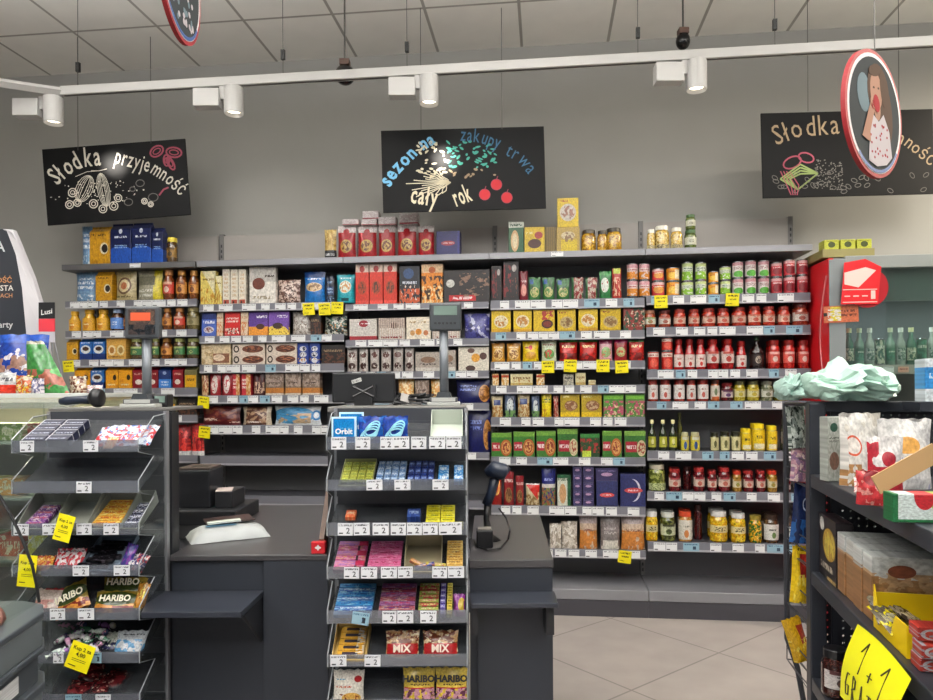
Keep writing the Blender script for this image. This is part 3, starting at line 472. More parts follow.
S('tpD', 'cereal_box', 'cereal', 'bright yellow box on the carton', 'box', [('bg', 'e0c01c'), ('e', .5, .5, .38, .3, 'd8cfc4'), ('en', .5, .5, .32, .24, 8, '9a6a54'), ('t', .1, .5, .85, .95, 1, 'a82a18')], dep=.09)
S('msJ', 'mushroom_jar', 'jar', 'round dark lidded mushroom jar', 'jar', None, c1='b07c18', c2='e0b43c', c3='6a3c0c', lid='3a342c', sh=0)
S('mwJ', 'mushroom_jar', 'jar', 'round white lidded mushroom jar', 'jar', [('bg', 'd8c890'), ('n', 0, 1, 0, 1, 9, .5, '4a3c20')], c1='d8b048', c2='f0d890', c3='8a6420', lid='d8d4c8', la=.05, lb=.22)
S('pkJ', 'pickle_jar', 'jar', 'small green pickle jar', 'jar', [('bg', 'd8d8c0'), ('t', .2, .8, .3, .7, 2, '3a4a2c')], c1='4a5a20', c2='6a7a34', lid='3c5c34')
# cans and jars
S('cnP', 'food_can', 'can', 'pink and orange fruit can', 'can', [('bg', 'e4d2cf'), ('r', 0, 1, .75, 1, 'd8a0a8'), ('n', 0, 1, 0, .5, 5, .42, 'e08a1c'), ('t', .2, .8, .55, .7, 1, 'a83040')])
S('cnQ', 'food_can', 'can', 'red and pink fruit can', 'can', [('bg', 'd83a3c'), ('e', .5, .45, .3, .3, 'e8a048'), ('r', 0, 1, .8, 1, 'e8c0c0'), ('t', .2, .8, .6, .75, 1, 'fff0f0')])
S('cnO', 'food_can', 'can', 'orange fruit can', 'can', [('bg', 'ee9c18'), ('e', .5, .4, .3, .28, 'f6c84c'), ('t', .2, .8, .65, .8, 1, 'a83a10'), ('r', .55, .9, .1, .9, 'f0e0c0')])
S('cnG', 'food_can', 'can', 'white and lime vegetable can', 'can', [('bg', 'dfe4d4'), ('n', 0, 1, 0, .5, 5, .42, '8ac02c'), ('r', 0, 1, .8, 1, 'c8d890'), ('t', .2, .8, .5, .75, 2, '5a7a6a')])
S('cnW', 'food_can', 'can', 'white green vegetable can with rose top', 'can', [('bg', 'e2d9d6'), ('e', .5, .2, .32, .22, '5ab03c'), ('r', 0, 1, .78, 1, 'c89098'), ('t', .2, .8, .5, .72, 2, '8a4a58')])
S('cnX', 'food_can', 'can', 'red bean can', 'can', [('bg', 'c83a44'), ('e', .5, .35, .32, .28, '8a1c28'), ('r', 0, 1, .8, 1, 'e0a8a8'), ('t', .2, .8, .6, .76, 1, 'f8e4e4')])
S('cnK', 'food_can', 'can', 'red tomato can', 'can', [('bg', 'c8281e'), ('r', 0, 1, .72, .95, 'e8dcd0'), ('e', .5, .35, .25, .26, 'e8604c'), ('t', .2, .8, .75, .9, 1, '8a1c1c')])
S('jrA', 'paste_jar', 'jar', 'tomato paste jar with peach label', 'jar', lb('e0b8a4', 'c0604a', 'b8402c'), c1='a8281a', c2='c8402a', lid='8a3028')
S('jrW', 'sauce_jar', 'jar', 'wide sauce jar with white label', 'jar', lb('d8cfc4', 'b06050', '8a3c30'), c1='8a2c1c', c2='a84830', lid='5a2420')
S('jrG', 'paste_jar', 'jar', 'paste jar with greenish white label', 'jar', lb('cfd0bc', '8a9a5c', 'b05040'), c1='8a3a24', c2='a8502c', lid='9a6a54')
S('kcB', 'ketchup_bottle', 'ketchup', 'red ketchup bottle with white label', 'jar', [('bg', 'e9d8cf'), ('t', .2, .8, .5, .8, 1, 'a81c1c'), ('e', .5, .25, .22, .18, 'c82a20')], c1='a30f12', c2='b81c1c', lid='7a1010', sh=2, la=.1, lb=.5)
S('kcJ', 'ketchup_bottle', 'ketchup', 'broad red sauce bottle with white label', 'jar', lb('e4d0c8', 'c04438', 'b02c24'), c1='9c1216', c2='b82020', lid='8a1614', sh=1)
S('dkB', 'sauce_bottle', 'sauce', 'dark round bottle with white emblem', 'bottle', [('bg', '2a1614'), ('e', .5, .5, .3, .34, 'b8a898'), ('en', .5, .5, .26, .3, 9, '2a1614')], c1='1d0c0a', lid='2c4a30', nk=.28)
S('rdJ', 'sauce_jar', 'jar', 'bright red sauce jar', 'jar', lb('e0584c', 'f0c0b4', 'e8d8cc', '8a1414'), c1='a81a16', c2='c83024', lid='7a1a16')
S('trJ', 'pasta_sauce_jar', 'jar', 'red sauce jar with large white label', 'jar', [('bg', 'e4ddd8'), ('e', .45, .3, .22, .2, 'c85a4c'), ('t', .2, .8, .6, .8, 1, '8a4a44')], c1='9c2a20', c2='b84030', lid='7d241e', la=.12, lb=.76)
S('trO', 'pasta_sauce_jar', 'jar', 'sauce jar with orange foot', 'jar', [('bg', 'd8cfc0'), ('e', .5, .55, .25, .26, '6a7a58'), ('r', 0, 1, 0, .2, 'c8622c')], c1='c06a2c', c2='a84a20', lid='4a2a20', la=.1, lb=.74)
S('smJ', 'preserve_jar', 'jar', 'small dark red preserve jar', 'jar', lb('c8b8b0', '5a2c50', '4a2a68'), c1='4a1014', c2='6a1c1e', lid='6a1618')
S('yoJ', 'olive_jar', 'jar', 'yellow green vegetable jar', 'jar', lb('d8d09c', 'c0a82c', 'a8a030'), c1='9a8a20', c2='c8b840', lid='4a4a2c')
S('grJ', 'olive_jar', 'jar', 'grey green vegetable jar with white label', 'jar', lb('d0d0c0', '7a7a60', '6a6a4c'), c1='5a6244', c2='8a8a6a', lid='6a6a5c')
S('olB', 'oil_bottle', 'oil', 'dark green bottle with yellow label', 'bottle', [('bg', 'b5b43c'), ('e', .5, .55, .25, .28, 'e0dc9a'), ('t', .2, .8, .2, .35, 1, '3c4a14')], c1='1e2a12', lid='e8e0a8', nk=.35)
S('olT', 'oil_bottle', 'oil', 'tall olive oil bottle at the back', 'bottle', [('bg', '4a4c24'), ('t', .2, .8, .3, .6, 1, '8a8a50')], c1='4a4a1e', lid='6a6a3c', nk=.5)
S('msB', 'mustard_jar', 'jar', 'small mustard jar with blue dot', 'jar', [('bg', 'd8c83c'), ('e', .5, .35, .28, .3, '1f4a90'), ('r', 0, 1, .75, 1, 'd8d8c0')], c1='b8a038', c2='d0b848', lid='b8b48a', la=.05, lb=.8)
S('msD', 'mustard_jar', 'jar', 'small dark lidded mustard jar', 'jar', [('bg', 'd8d09a'), ('e', .5, .5, .26, .26, '5a5a2c'), ('t', .2, .8, .15, .3, 1, '3a3a20')], c1='4a4820', c2='6a6830', lid='2a2a1c', la=.05, lb=.75)
S('msY', 'mayonnaise_jar', 'jar', 'bright yellow mayonnaise jar', 'jar', [('bg', 'f0cc1c'), ('t', .15, .85, .5, .75, 1, '2c2a14'), ('r', 0, 1, .05, .3, 'efe6c0')], c1='e4d890', c2='efe6b0', lid='efd424', la=.06, lb=.8)
S('bgJ', 'pickle_jar', 'jar', 'large pickle jar with pale lid', 'jar', [('bg', 'c8d098'), ('n', 0, 1, 0, 1, 8, .52, '5a6a2c')], c1='5a6424', c2='9aa050', c3='3a4418', lid='c8c0a8', la=.05, lb=.3)
S('beJ', 'beetroot_jar', 'jar', 'dark red beetroot jar', 'jar', lb('d8c0b0', '9a3038', 'c07058'), c1='5a0c14', c2='7a1820', lid='9a2c2c')
S('bkJ', 'beetroot_jar', 'jar', 'deep red unlabelled jar behind', 'jar', None, c1='4a1014', c2='5a1a1a', lid='3a1c1c')
S('caJ', 'salad_jar', 'jar', 'salad jar with cream label', 'jar', lb('d8ccaa', 'b8862c', '7a8a3c'), c1='8a6420', c2='b88c3c', lid='c03a24')
S('ylJ', 'corn_jar', 'jar', 'large yellow pepper jar', 'jar', [('bg', 'e0d098'), ('n', .1, .9, .2, .8, 7, .5, '3a3410')], c1='d8a010', c2='f0cc30', c3='8a7a14', lid='d8d8d4', la=.32, lb=.55)
S('gkJ', 'pickle_jar', 'jar', 'gherkin jar with white lid', 'jar', lb('d0d4b0', '3a3c20', '5a6a34'), c1='3c4418', c2='6a7030', lid='c8ccc4')
S('orJ', 'salad_jar', 'jar', 'white labelled jar with orange lid', 'jar', [('bg', 'dcd6c8'), ('e', .5, .3, .25, .2, 'c87a3c'), ('t', .2, .8, .6, .75, 1, '5a5a50')], c1='b8782c', c2='d09a50', lid='c84a2c', la=.08, lb=.72)
S('mxJ', 'salad_jar', 'jar', 'mixed pepper jar', 'jar', None, c1='d89a14', c2='3a6a24', c3='f0d040', lid='8a7a30')
S('whJ', 'salad_jar', 'jar', 'dark jar with broad white label', 'jar', [('bg', 'e2dfd8'), ('e', .6, .3, .2, .2, '5a7a3c'), ('t', .15, .85, .55, .75, 1, '3a3a38')], c1='4a3420', c2='6a4a2c', lid='3a2c24', la=.12, lb=.66)
# ---------------------------------------------------------------- what stands on the wall shelves  (style x0 x1 top [base]) per shelf
ROWS = {
(0,-1): "cfB 80 91 226;cfY 89 110 226;cfN 110 131 223;cfN 131 151 222;cfN 151 163 227;cfL 164 175 237",
(2,-1): "tpG 323 336 229;tpR 336 355 225;tpR 356 376 225;tpR 377 395 225;tpR 396 416 224;tpR 417 434 225;bxN 436 460 231",
(3,-1): "tpX 508 524 222;tpY 524 545 227;tpB 545 556 227;tpC 556 580 227;msJ 581 597 229;msJ 597 608 230;msJ 606 623 227",
(4,-1): "mwJ 647 656 229;mwJ 655 671 225;mwJ 671 684 227;pkJ 685 698 229",
(0,0): "cfB 72 95 268;cfY 95 112 269;cfC 112 134 269;cfG 134 160 266;cfR 160 172 269;cfJ 173 185 270;cfJ 186 197 270",
(0,1): "cfS 66 77 311;cfS 79 92 308;cfS 93 106 308;cfU 107 121 308;cfJ 121 130 309;cfJ 160 170 307;cfR 171 183 307;cfW 184 197 307",
(0,2): "cfY 66 78 338;cfM 79 92 337;cfM 92 105 337;cfO 106 126 337;cfE 127 141 338;cfE 150 158 338;cfJ 158 170 338;cfE 171 183 338;cfE 184 197 338",
(0,3): "cfK 74 90 366;cfM 90 104 366;cfK 105 118 367;cfK 118 132 367;cfD 132 145 367;cfD 146 158 367;cfI 158 171 367;cfD 172 183 367;cfT 184 197 367",
(0,4): "cfT 104 118 396;cbO 119 129 396;cfT 165 176 397;ckD 177 197 399",
(0,5): "cnR 168 189 425;cnR 189 203 424",
(1,0): "wfY 200 216 271;wfY 214 222 276;wfW 222 230 269;wfW 230 238 269;wfW 238 246 269;chW 249 276 267;cnS 275 299 279;cnB 302 324 271;cnN 325 334 276;cnT 335 354 274",
(1,1): "brB 201 216 311;brC 216 223 312;brR 224 240 311;brC 240 248 312;brM 248 268 310;brP 268 289 310;brG 290 310 310;ckD 310 321 314;brX 322 346 311",
(1,2): "wfC 201 231 343;wfP 232 265 341;wfP 266 297 341;ckB 297 309 341;ckB 309 320 341;ckD 321 345 345",
(1,3): "wbC 200 208 375;wbR 208 220 373;wbR 220 232 373;wbP 232 240 374;wbP 241 251 374;wbD 252 264 373;ckG 265 284 373;ckG 285 301 373;ckG 302 320 373",
(1,4): "ckM 199 239 406;ckE 240 270 407;ckU 272 320 406",
(2,0): "bxR 355 369 263;bxR 369 383 263;bxR 383 397 263;bxK 399 420 266;bxO 421 443 264;bxH 443 490 270",
(2,1): "gfH 349 377 319;gfC 378 405 318;gfY 406 431 317;gfC 432 460 321;gfP 463 490 313",
(2,2): "cgB 346 357 346;cgB 358 368 346;cgB 369 379 346;cgB 380 391 346;cgB 392 403 346;cgB 404 414 346;cgG 415 441 352;cgG 443 456 350;cgW 458 489 347",
(2,3): "snO 397 414 379;ckG 415 429 380;snO 430 444 379;ckN 455 490 380",
(2,4): "ckN 467 491 411",
(3,0): "bxD 491 502 266;bxD 503 519 261;bxC 519 528 271;sgG 528 541 277;sgG 542 555 277;sgG 556 570 278;sgR 571 584 277;sgR 585 598 277;sgW 599 612 271;sgT 612 622 268",
(3,1): "spP 491 511 307;spP 513 532 307;spQ 533 555 307;spY 557 576 307;spP 578 598 307;spY 600 621 307;spG 623 645 307",
(3,2): "nbO 491 505 343;nbO 506 521 343;nbY 522 539 341;nbG 541 557 340;nbR 559 578 339;nbR 579 598 339;nbP 599 613 338;nbM 614 628 338;nbR 629 645 340",
(3,3): "cbO 492 499 374;cbO 501 509 374;cbC 510 533 374;cbO 536 545 374;cbG 563 574 374;cbC 575 586 373;cbC 588 596 380",
(3,4): "bgC 491 503 396;bgB 504 516 394;bgC 517 530 394;bgB 531 540 396;bgY 541 552 392;bgR 553 559 396;bxB 560 580 393;bxB 581 602 393;bxV 603 624 393;bxV 625 645 393",
(3,5): "knG 491 512 433;knG 513 535 432;knG 536 556 431;knR 557 578 429;knL 580 600 434;knG 602 622 431;knR 624 646 431",
(3,6): "rdB 491 502 472;rdC 503 514 472;rdC 515 524 476;rdW 525 540 484;buB 541 556 469;gnW 557 571 475;prB 596 618 481;prC 620 646 474",
(3,7): "skW 549 562 524;skW 561 578 522;skO 579 598 516;skG 600 621 518;skO 621 646 516",
(4,0): "cnP 627 639 280;cnP 639 651 280;cnQ 652 666 281;cnO 667 681 281;cnG 682 695 281;cnG 696 708 280;cnO 709 720 283;cnG 721 732 280;cnW 733 745 278;cnW 746 758 277;cnW 759 771 277;cnX 772 784 277;cnX 785 797 276;cnX 798 810 275",
(4,1): "jrG 644 657 310;jrW 659 672 310;jrA 674 687 309;jrA 689 701 309;jrA 703 717 308;jrA 718 731 308;jrA 733 748 307;jrA 749 763 306;jrA 764 777 306;jrA 779 792 306;jrW 794 811 303",
(4,2): "cnK 648 660 351;cnK 662 674 351;kcB 674 685 339;kcB 685 696 339;kcB 696 707 339;kcJ 707 721 339;kcJ 722 736 339;kcB 737 748 341;dkB 751 766 336;rdJ 769 782 340;rdJ 784 797 340;rdJ 799 811 340",
(4,3): "trJ 648 659 379;trJ 660 672 379;trJ 674 686 379;trJ 687 697 380;trJ 698 710 379;trO 711 721 380;smJ 722 735 383;yoJ 735 747 381;yoJ 748 761 381;grJ 762 775 381;yoJ 777 790 381",
(4,4): "olB 648 657 420;olB 659 668 420;olB 669 678 420;olT 677 683 413;msB 681 690 433;msB 691 701 433;msD 711 720 433;msD 721 731 432;msD 732 742 432;msY 742 753 429;msY 753 767 424;msY 768 779 426;grJ 784 796 420",
(4,5): "bgJ 649 667 465;beJ 669 682 469;bkJ 683 693 467;beJ 694 706 468;beJ 708 718 471;beJ 719 732 468;caJ 733 743 471;beJ 744 755 471;beJ 757 767 471;caJ 768 779 471;smJ 784 792 478",
(4,6): "ylJ 646 659 512;gkJ 661 677 513;orJ 679 694 512;bkJ 694 703 505;ylJ 711 730 512;ylJ 732 748 514;mxJ 750 764 516;whJ 765 781 515;whJ 786 797 518",
}
EXTRA = [  # placed on top of something: bay, style, x0, x1, top y, base y, dy, bay label
 (2,'tpP',342,359,219,226,.02),(2,'tpP',361,377,219,226,.02),(2,'tpP',378,396,217,226,.03),(2,'tpP',362,379,211,219,.02),(2,'tpP',399,418,213,225,.05),
 (3,'tpD',556,578,198,227,.0),(4,'pkJ',683,694,214,229,.03),
 (4,'cnP',627,639,263,280,.0),(4,'cnP',639,651,263,280,.0),(4,'cnQ',652,665,268,281,0),(4,'cnO',667,681,267,281,0),(4,'cnG',682,694,262,281,0),(4,'cnG',696,708,262,280,0),(4,'cnO',709,720,271,283,0),(4,'cnG',720,732,266,280,0),
 (4,'cnW',733,745,261,278,0),(4,'cnW',746,758,260,277,0),(4,'cnW',759,771,260,277,0),(4,'cnX',772,784,262,277,0),(4,'cnX',785,797,259,276,0),(4,'cnX',798,810,259,275,0),(4,'cnK',662,674,337,351,0),
 (1,'wfP',232,265,341,353,0),(1,'wfP',266,297,341,353,0)]
NUM = ['first', 'second', 'third', 'fourth', 'fifth', 'sixth', 'seventh', 'eighth', 'ninth', 'tenth', 'eleventh', 'twelfth', 'thirteenth', 'fourteenth']
SHN = {-1: 'canopy', **{i: ORD[i] for i in range(9)}}
recs = []
for (bi, k), txt in ROWS.items():
    for it in txt.split(';'):
        f = it.split(); st = ST[f[0]]; a, b_, t0 = float(f[1]), float(f[2]), float(f[3]); pc = (a+b_)/2
        yf = YL+.018 if f[0] not in ('bkJ', 'olT') else YL+.1
        x0 = P(a+.4, t0, yf).x; x1 = P(b_-.4, t0, yf).x; z = SZ[(bi, k)]+.0006; zt = P(pc, t0, yf).z; h = max(.03, zt-z); w_ = x1-x0
        if k >= 0: h = min(h, SB[(bi, k-1)]-z-.003)
        if f[0] == 'wfP': h = (h-.002)/2
        if f[0] == 'wfP' or f[0] == 'knL' or f[0][:2] != 'br': lean = 0
        else: lean = -.05
        d = None
        if st['k'] in ('can', 'jar', 'bottle'): d = None
        elif st['k'] == 'bag': d = min(.09, max(.035, w_*.55))
        elif st['k'] == 'brick': d = .07
        o = prod(st, (x0+x1)/2, yf, z+(.0012 if lean else 0), w_, h-(.001 if lean else 0), d, lean=lean); recs.append((bi, k, f[0], x0, o, z+h, (x0+x1)/2, w_))
tops = {}
for bi, sk, a, b_, t0, base, dy in EXTRA:
    st = ST[sk]; yf = YL+.018; x0 = P(a+.4, t0, yf).x; x1 = P(b_-.4, t0, yf).x; xc = (x0+x1)/2
    cand = [r for r in recs if r[0] == bi and abs(r[6]-xc) < max(.07, 0) and abs(P((a+b_)/2, base, yf).z-r[5]) < .06]
    if cand:
        r = min(cand, key=lambda q: abs(q[6]-xc)); z = r[5]+.0006; xc = xc if sk == 'tpP' else r[6]; k = r[1][0] if isinstance(r[1], tuple) else r[1]
    else: z = P((a+b_)/2, base, yf).z; k = -1; print('no support', sk, a)
    h = max(.02, P((a+b_)/2, t0, yf).z-z)
    if sk == 'wfP': h = recs[[q[4] for q in recs].index(r[4])][5]-SZ[(1, 2)]-.0006
    o = prod(st, xc, yf, z, x1-x0, h); recs.append((bi, (k, 'u'), sk, x0, o, z+h, xc, x1-x0))
grp = {}
for r in recs: grp.setdefault((r[0], str(r[1]), r[2] if ST[r[2]]['d'] else 0), []).append(r)
for (bi, ks, sk), rs in grp.items():
    rs.sort(key=lambda q: q[3]); st = ST[sk]; up = isinstance(rs[0][1], tuple); k = rs[0][1][0] if up else rs[0][1]
    for i, r in enumerate(rs):
        if len(rs) == 1: lab = st['d']+', '
        elif len(rs) == 2: lab = ('left ' if i == 0 else 'right ')+'of two: '+st['d']+', '
        else: lab = (NUM[i]+' from left, ')+st['d']+', '
        pl = ('canopy shelf' if k == -1 else SHN[k]+' shelf')+' of '+BAY[bi][0]+' bay'
        if up: pl = 'upper layer, '+pl
        if len((lab+pl).replace(',', ' ').split()) > 16: pl = pl.replace(' of ', ' ')
        tag(r[4], lab+pl, st['c'], (st['n'].replace('_', ' ')+'s in the '+BAY[bi][0]+' bay'))
# second row of jars and cans behind the front ones
bk = {}
for r in [q for q in recs if q[0] == 4 and not isinstance(q[1], tuple) and q[1] in (1, 2, 3, 4, 5, 6) and ST[q[2]]['k'] == 'jar' and q[2] not in ('bkJ', 'mxJ', 'smJ')]:
    o = r[4]; c = o.copy(); C.objects.link(c); c.location = (o.location.x+.012, o.location.y+r[7]+.012, o.location.z)
    for ch in o.children: d = ch.copy(); C.objects.link(d); d.parent = c
    bk.setdefault((r[1], r[2]), []).append((r[3], c))
for (k, sk), L in bk.items():
    for i, (_, c) in enumerate(sorted(L, key=lambda q: q[0])): tag(c, '%s %s, back row, %s shelf of preserves' % (NUM[i], ST[sk]['d'], SHN[k]), ST[sk]['c'], 'back row jars in the preserves bay')
# stacks of slim purple boxes
for c, (a, b_) in enumerate(((573, 582), (583, 594))):
    yf = YL+.018; x0 = P(a, 500, yf).x; x1 = P(b_, 500, yf).x; z = SZ[(3, 6)]+.0006; ht = (P(580, 466, yf).z-z)/5
    for i in range(5):
        o = prod(ST['prS'], (x0+x1)/2, yf, z+i*ht, x1-x0, ht-.0008, .1)
        tag(o, '%s from bottom, slim purple box in the %s purple stack, seventh shelf of soup bay' % (NUM[i], ('left', 'right')[c]), 'tea', 'slim purple boxes in the soup bay')
x0 = P(596, 500, YL+.018).x; x1 = P(618, 500, YL+.018).x; z = P(607, 481, YL+.018).z+.001
for i in range(1):
    tag(prod(ST['prS'], (x0+x1)/2, YL+.018, z+i*.045, x1-x0, .085, .1), 'wide purple box lying on the purple box with red label', 'tea', 'purple boxes in the soup bay')
# yellow promotion tags hanging from the rails
pt = [(309,309,'second sweets rail, left of three'),(325,309,'top sweets rail, middle of three'),(337,308,'top sweets rail, right of three'),(661,302,'top preserves rail, left one'),(732,300,'top preserves rail, right one'),
 (548,367,'third soup rail, first from left'),(570,366,'third soup rail, second from left'),(603,366,'third soup rail, third from left'),(622,367,'third soup rail, rightmost'),(69,366,'third coffee rail, far left'),
 (203,402,'fourth sweets rail, left end'),(204,432,'fifth sweets rail, left end'),(624,557,'lowest soup rail above the plinth')]
pt[0] = (309, 309, 'top sweets rail, left of three')
for i, (px, py, d) in enumerate(pt):
    p = P(px, py+6, YL-.008); o = MB().box(-.042, .042, -.001, .001, 0, .082).obj('promo_tag', YELM, None, p, (0.06, random.uniform(-.06, .06) if i < 10 else .12, 0))
    tag(o, 'square yellow promo tag on the '+d, 'tag', 'square yellow promo tags')
# ---------------------------------------------------------------- helpers in the checkout frame
from mathutils import noise as mn
def PZ(px, py, Z):
    d = ray(px, py); return EYEP + d*((Z-EYE)/d.z)
def cpos(px, py, D): return PD(px, py, D)
def wdt(px0, px1, D): return (px1-px0)/FP*D
def cthing(name, label, cat, px, D, Z, group=None, rz=0):
    X = (px-466.5)/FP*D; return thing(name, label, cat, loc_(X, D, Z), (0, 0, YAW+rz), group)
def ctop(mb, name, mats, label, cat, px, D, Z, group=None, rot=(0, 0, 0), bev=0, uv='front'):
    X = (px-466.5)/FP*D; o = mb.obj(name, mats, None, loc_(X, D, Z), (rot[0], rot[1], YAW+rot[2]), uv, bev); return tag(o, label, cat, group)
def zy(py, D): return EYE-(py-HZ)/FP*D
def strip(mb, p, q, w_, y): # flat chalk stroke from p to q in board plane
    d = Vector((q[0]-p[0], q[1]-p[1])); 
    if d.length < 1e-5: return
    n = Vector((-d.y, d.x)).normalized()*w_/2
    mb.add([(p[0]+n.x, y, p[1]+n.y), (p[0]-n.x, y, p[1]-n.y), (q[0]-n.x, y, q[1]-n.y), (q[0]+n.x, y, q[1]+n.y)], [(0, 1, 2, 3)])
def curve(mb, pts, w_, y):
    for a, b in zip(pts, pts[1:]): strip(mb, a, b, w_, y)
def arc(cx, cz, rx, rz, a0, a1, n=12, rot=0):
    o = []
    for i in range(n+1):
        a = a0+(a1-a0)*i/n; x, z = rx*math.cos(a), rz*math.sin(a); o.append((cx+x*math.cos(rot)-z*math.sin(rot), cz+x*math.sin(rot)+z*math.cos(rot)))
    return o
# ---------------------------------------------------------------- track lights, wires, sensors
TZ = P(500, 67, 4.15).z
ends = [PZ(-70, 72, TZ), P(62, 96, 4.15), P(990, 40, 4.15)]
ends[1].z = ends[2].z = TZ; ends[1].y = ends[2].y = 4.15
tr = thing('lighting_track', 'long white ceiling lighting track running the width of the shop', 'light track', ends[1]); 
Wt = mat('track_white', 'c2c1bf', .4)
MB().box(0, ends[2].x-ends[1].x, -.02, .02, -.025, .03).obj('rail', Wt, tr, bev=.003)
MB().box(.02, ends[2].x-ends[1].x, -.006, .006, -.027, -.0245).obj('conductor_slot', mat('slot_grey', '55534f', .5), tr)
dv = ends[0]-ends[1]; b = MB(); b.tube([(0, 0, 0), (dv.x, dv.y, 0)], .028, 4); b.obj('side_rail', Wt, tr)
def wire(name, label, px, p_top_y, bottom, grip=None, cat='wire', r=.0022):
    t = MB(); t.tube([(0, 0, 0), (0, 0, CZ-bottom.z)], r, 5); o = t.obj(name, mat('wire_grey', '5a5855', .4, .5), None, bottom)
    tag(o, label, cat, 'ceiling suspension wires')
    if grip: MB().box(-.011, .011, -.011, .011, grip, grip+.06).obj('wire_gripper', BLACK, o)
for px, nm in ((78, 'far left'), (283, 'left of the dome sensor'), (407, 'above the third track spotlight'), (638, 'left of the fourth track spotlight'), (775, 'right of the fourth spotlight')):
    p = P(px, 60, 4.15); p.y = 4.15; p.z = TZ+.031; wire('suspension_wire', 'thin wire with black gripper holding the track, '+nm, px, 0, p, .09)
sp = [(40, 44, 65, 'first from left'), (209, 224, 245, 'second from left'), (405, 419, 438, 'third from left'), (671, 686, 706, 'fourth, nearest the oval picture')]
aims = [(108, 160, 4.9), (275, 200, 5.1), (445, 160, 4.6), (900, 170, 4.5)]
for i, (pc, a, b_, nm) in enumerate(sp):
    p = P(a-1, 80, 4.15); p.z = TZ-.026; p.y = 4.15
    t = thing('track_spotlight', 'white cylindrical spotlight with box driver on track, '+nm, 'spotlight', p, (0, 0, YAW), 'white track spotlights')
    MB().box(-.175, -.015, -.04, .04, -.13, -.02).obj('driver_box', Wt, t, bev=.004); MB().box(-.02, .01, -.015, .015, -.08, 0).obj('swivel', Wt, t)
    b = MB(); b.smooth = False; b.lathe(.066, 0, [(.055, -.17), (.058, -.165), (.058, -.005), (.05, 0)], 24, cap=False); b.lathe(.066, 0, [(.05, 0), (.0, 0.0005)], 24, cap=False); b.lathe(.066, 0, [(.055, -.17), (.04, -.14), (0, -.14)], 24, cap=False)
    b.obj('lamp_head', Wt, t); b = MB(); b.lathe(.066, 0, [(0.002, -.15), (.042, -.15)], 20, cap=False); b.obj('lamp_lens', mat('lens_glow', 'fff4e0', .3, emit=3), t)
    l = bpy.data.lights.new('spot_beam', 'SPOT'); l.energy = (80, 5, 85, 60)[i]; l.spot_size = math.radians((20, 60, 20, 26)[i]); l.spot_blend = .8; l.shadow_soft_size = .05; l.color = (1, .93, .84)
    o = bpy.data.objects.new('spot_beam', l); C.objects.link(o); src = p+RT0*.066+Vector((0, 0, -.2)); o.location = src; tgt = PD(*aims[i]); o.rotation_euler = (tgt-src).to_track_quat('-Z', 'Y').to_euler()
for px, py, r, nm, D in ((345, 75, 10, 'black dome sensor ball hanging behind the track', 4.35), (683, 41, 7, 'small black camera pointing down above the fourth spotlight', 4.45)):
    p = PD(px, py, D); rr = r/FP*D; t = thing('dome_sensor', nm, 'camera', p, CAMR)
    b = MB(); b.smooth = True; b.lathe(0, 0, [(rr*math.cos(a)+.0005, rr*math.sin(a)*(1 if r == 10 else 1.25)) for a in [(-PI/2+PI*k/10) for k in range(11)]], 18, cap=False); b.obj('dome', BLACKG, t)
    MB().box(-.03, .03, -.03, .03, rr*.9, rr*.9+.035).obj('mount_base', mat('copper_brown', '5c4238', .5), t)
    b = MB(); b.tube([(0, 0, rr+.03), (0, 0, CZ-p.z)], .006, 6); b.obj('mount_rod', mat('wire_grey', '5a5855', .4, .5), t)
# ---------------------------------------------------------------- chalk boards
CH = [mat('chalkboard_black', '070709', .6), mat('chalk_white', 'd8d2c4', .8), mat('chalk_rose', 'a04a5c', .8), mat('chalk_blue', '7cc0e8', .8), mat('chalk_teal', '4fae9c', .8), mat('chalk_cream', 'e6dcc0', .8),
      mat('chalk_red', 'c8353c', .8), mat('chalk_grey', '6d6a66', .8), mat('chalk_ochre', 'a89274', .8), mat('chalk_dim_blue', '3f6f90', .8), mat('chalk_lime', '8ea060', .8)]
nt_ = CH[0].node_tree; pb = nt_.nodes['Principled BSDF']; pb.inputs['Specular IOR Level'].default_value = .2; pb.inputs['Roughness'].default_value = .5; pb.inputs['Anisotropic'].default_value = .0
tg = nt_.nodes.new('ShaderNodeTangent'); tg.direction_type = 'UV_MAP'; nt_.links.new(tg.outputs[0], pb.inputs['Tangent']); pb.inputs['Anisotropic Rotation'].default_value = 0
def board(label, px0, px1, yc0, D, roll, H=.54):
    px = (px0+px1)/2; X = (px-466.5)/FP*D; pc = PD(px, yc0, D)
    t = thing('chalkboard_sign', label, 'sign', pc, (0, roll, YAW), 'hanging chalkboards'); w_ = wdt(px0, px1, D)
    MB().box(-w_/2, w_/2, 0, .012, -H/2, H/2).obj('board', CH[0], t, bev=.002)
    return t, w_, H
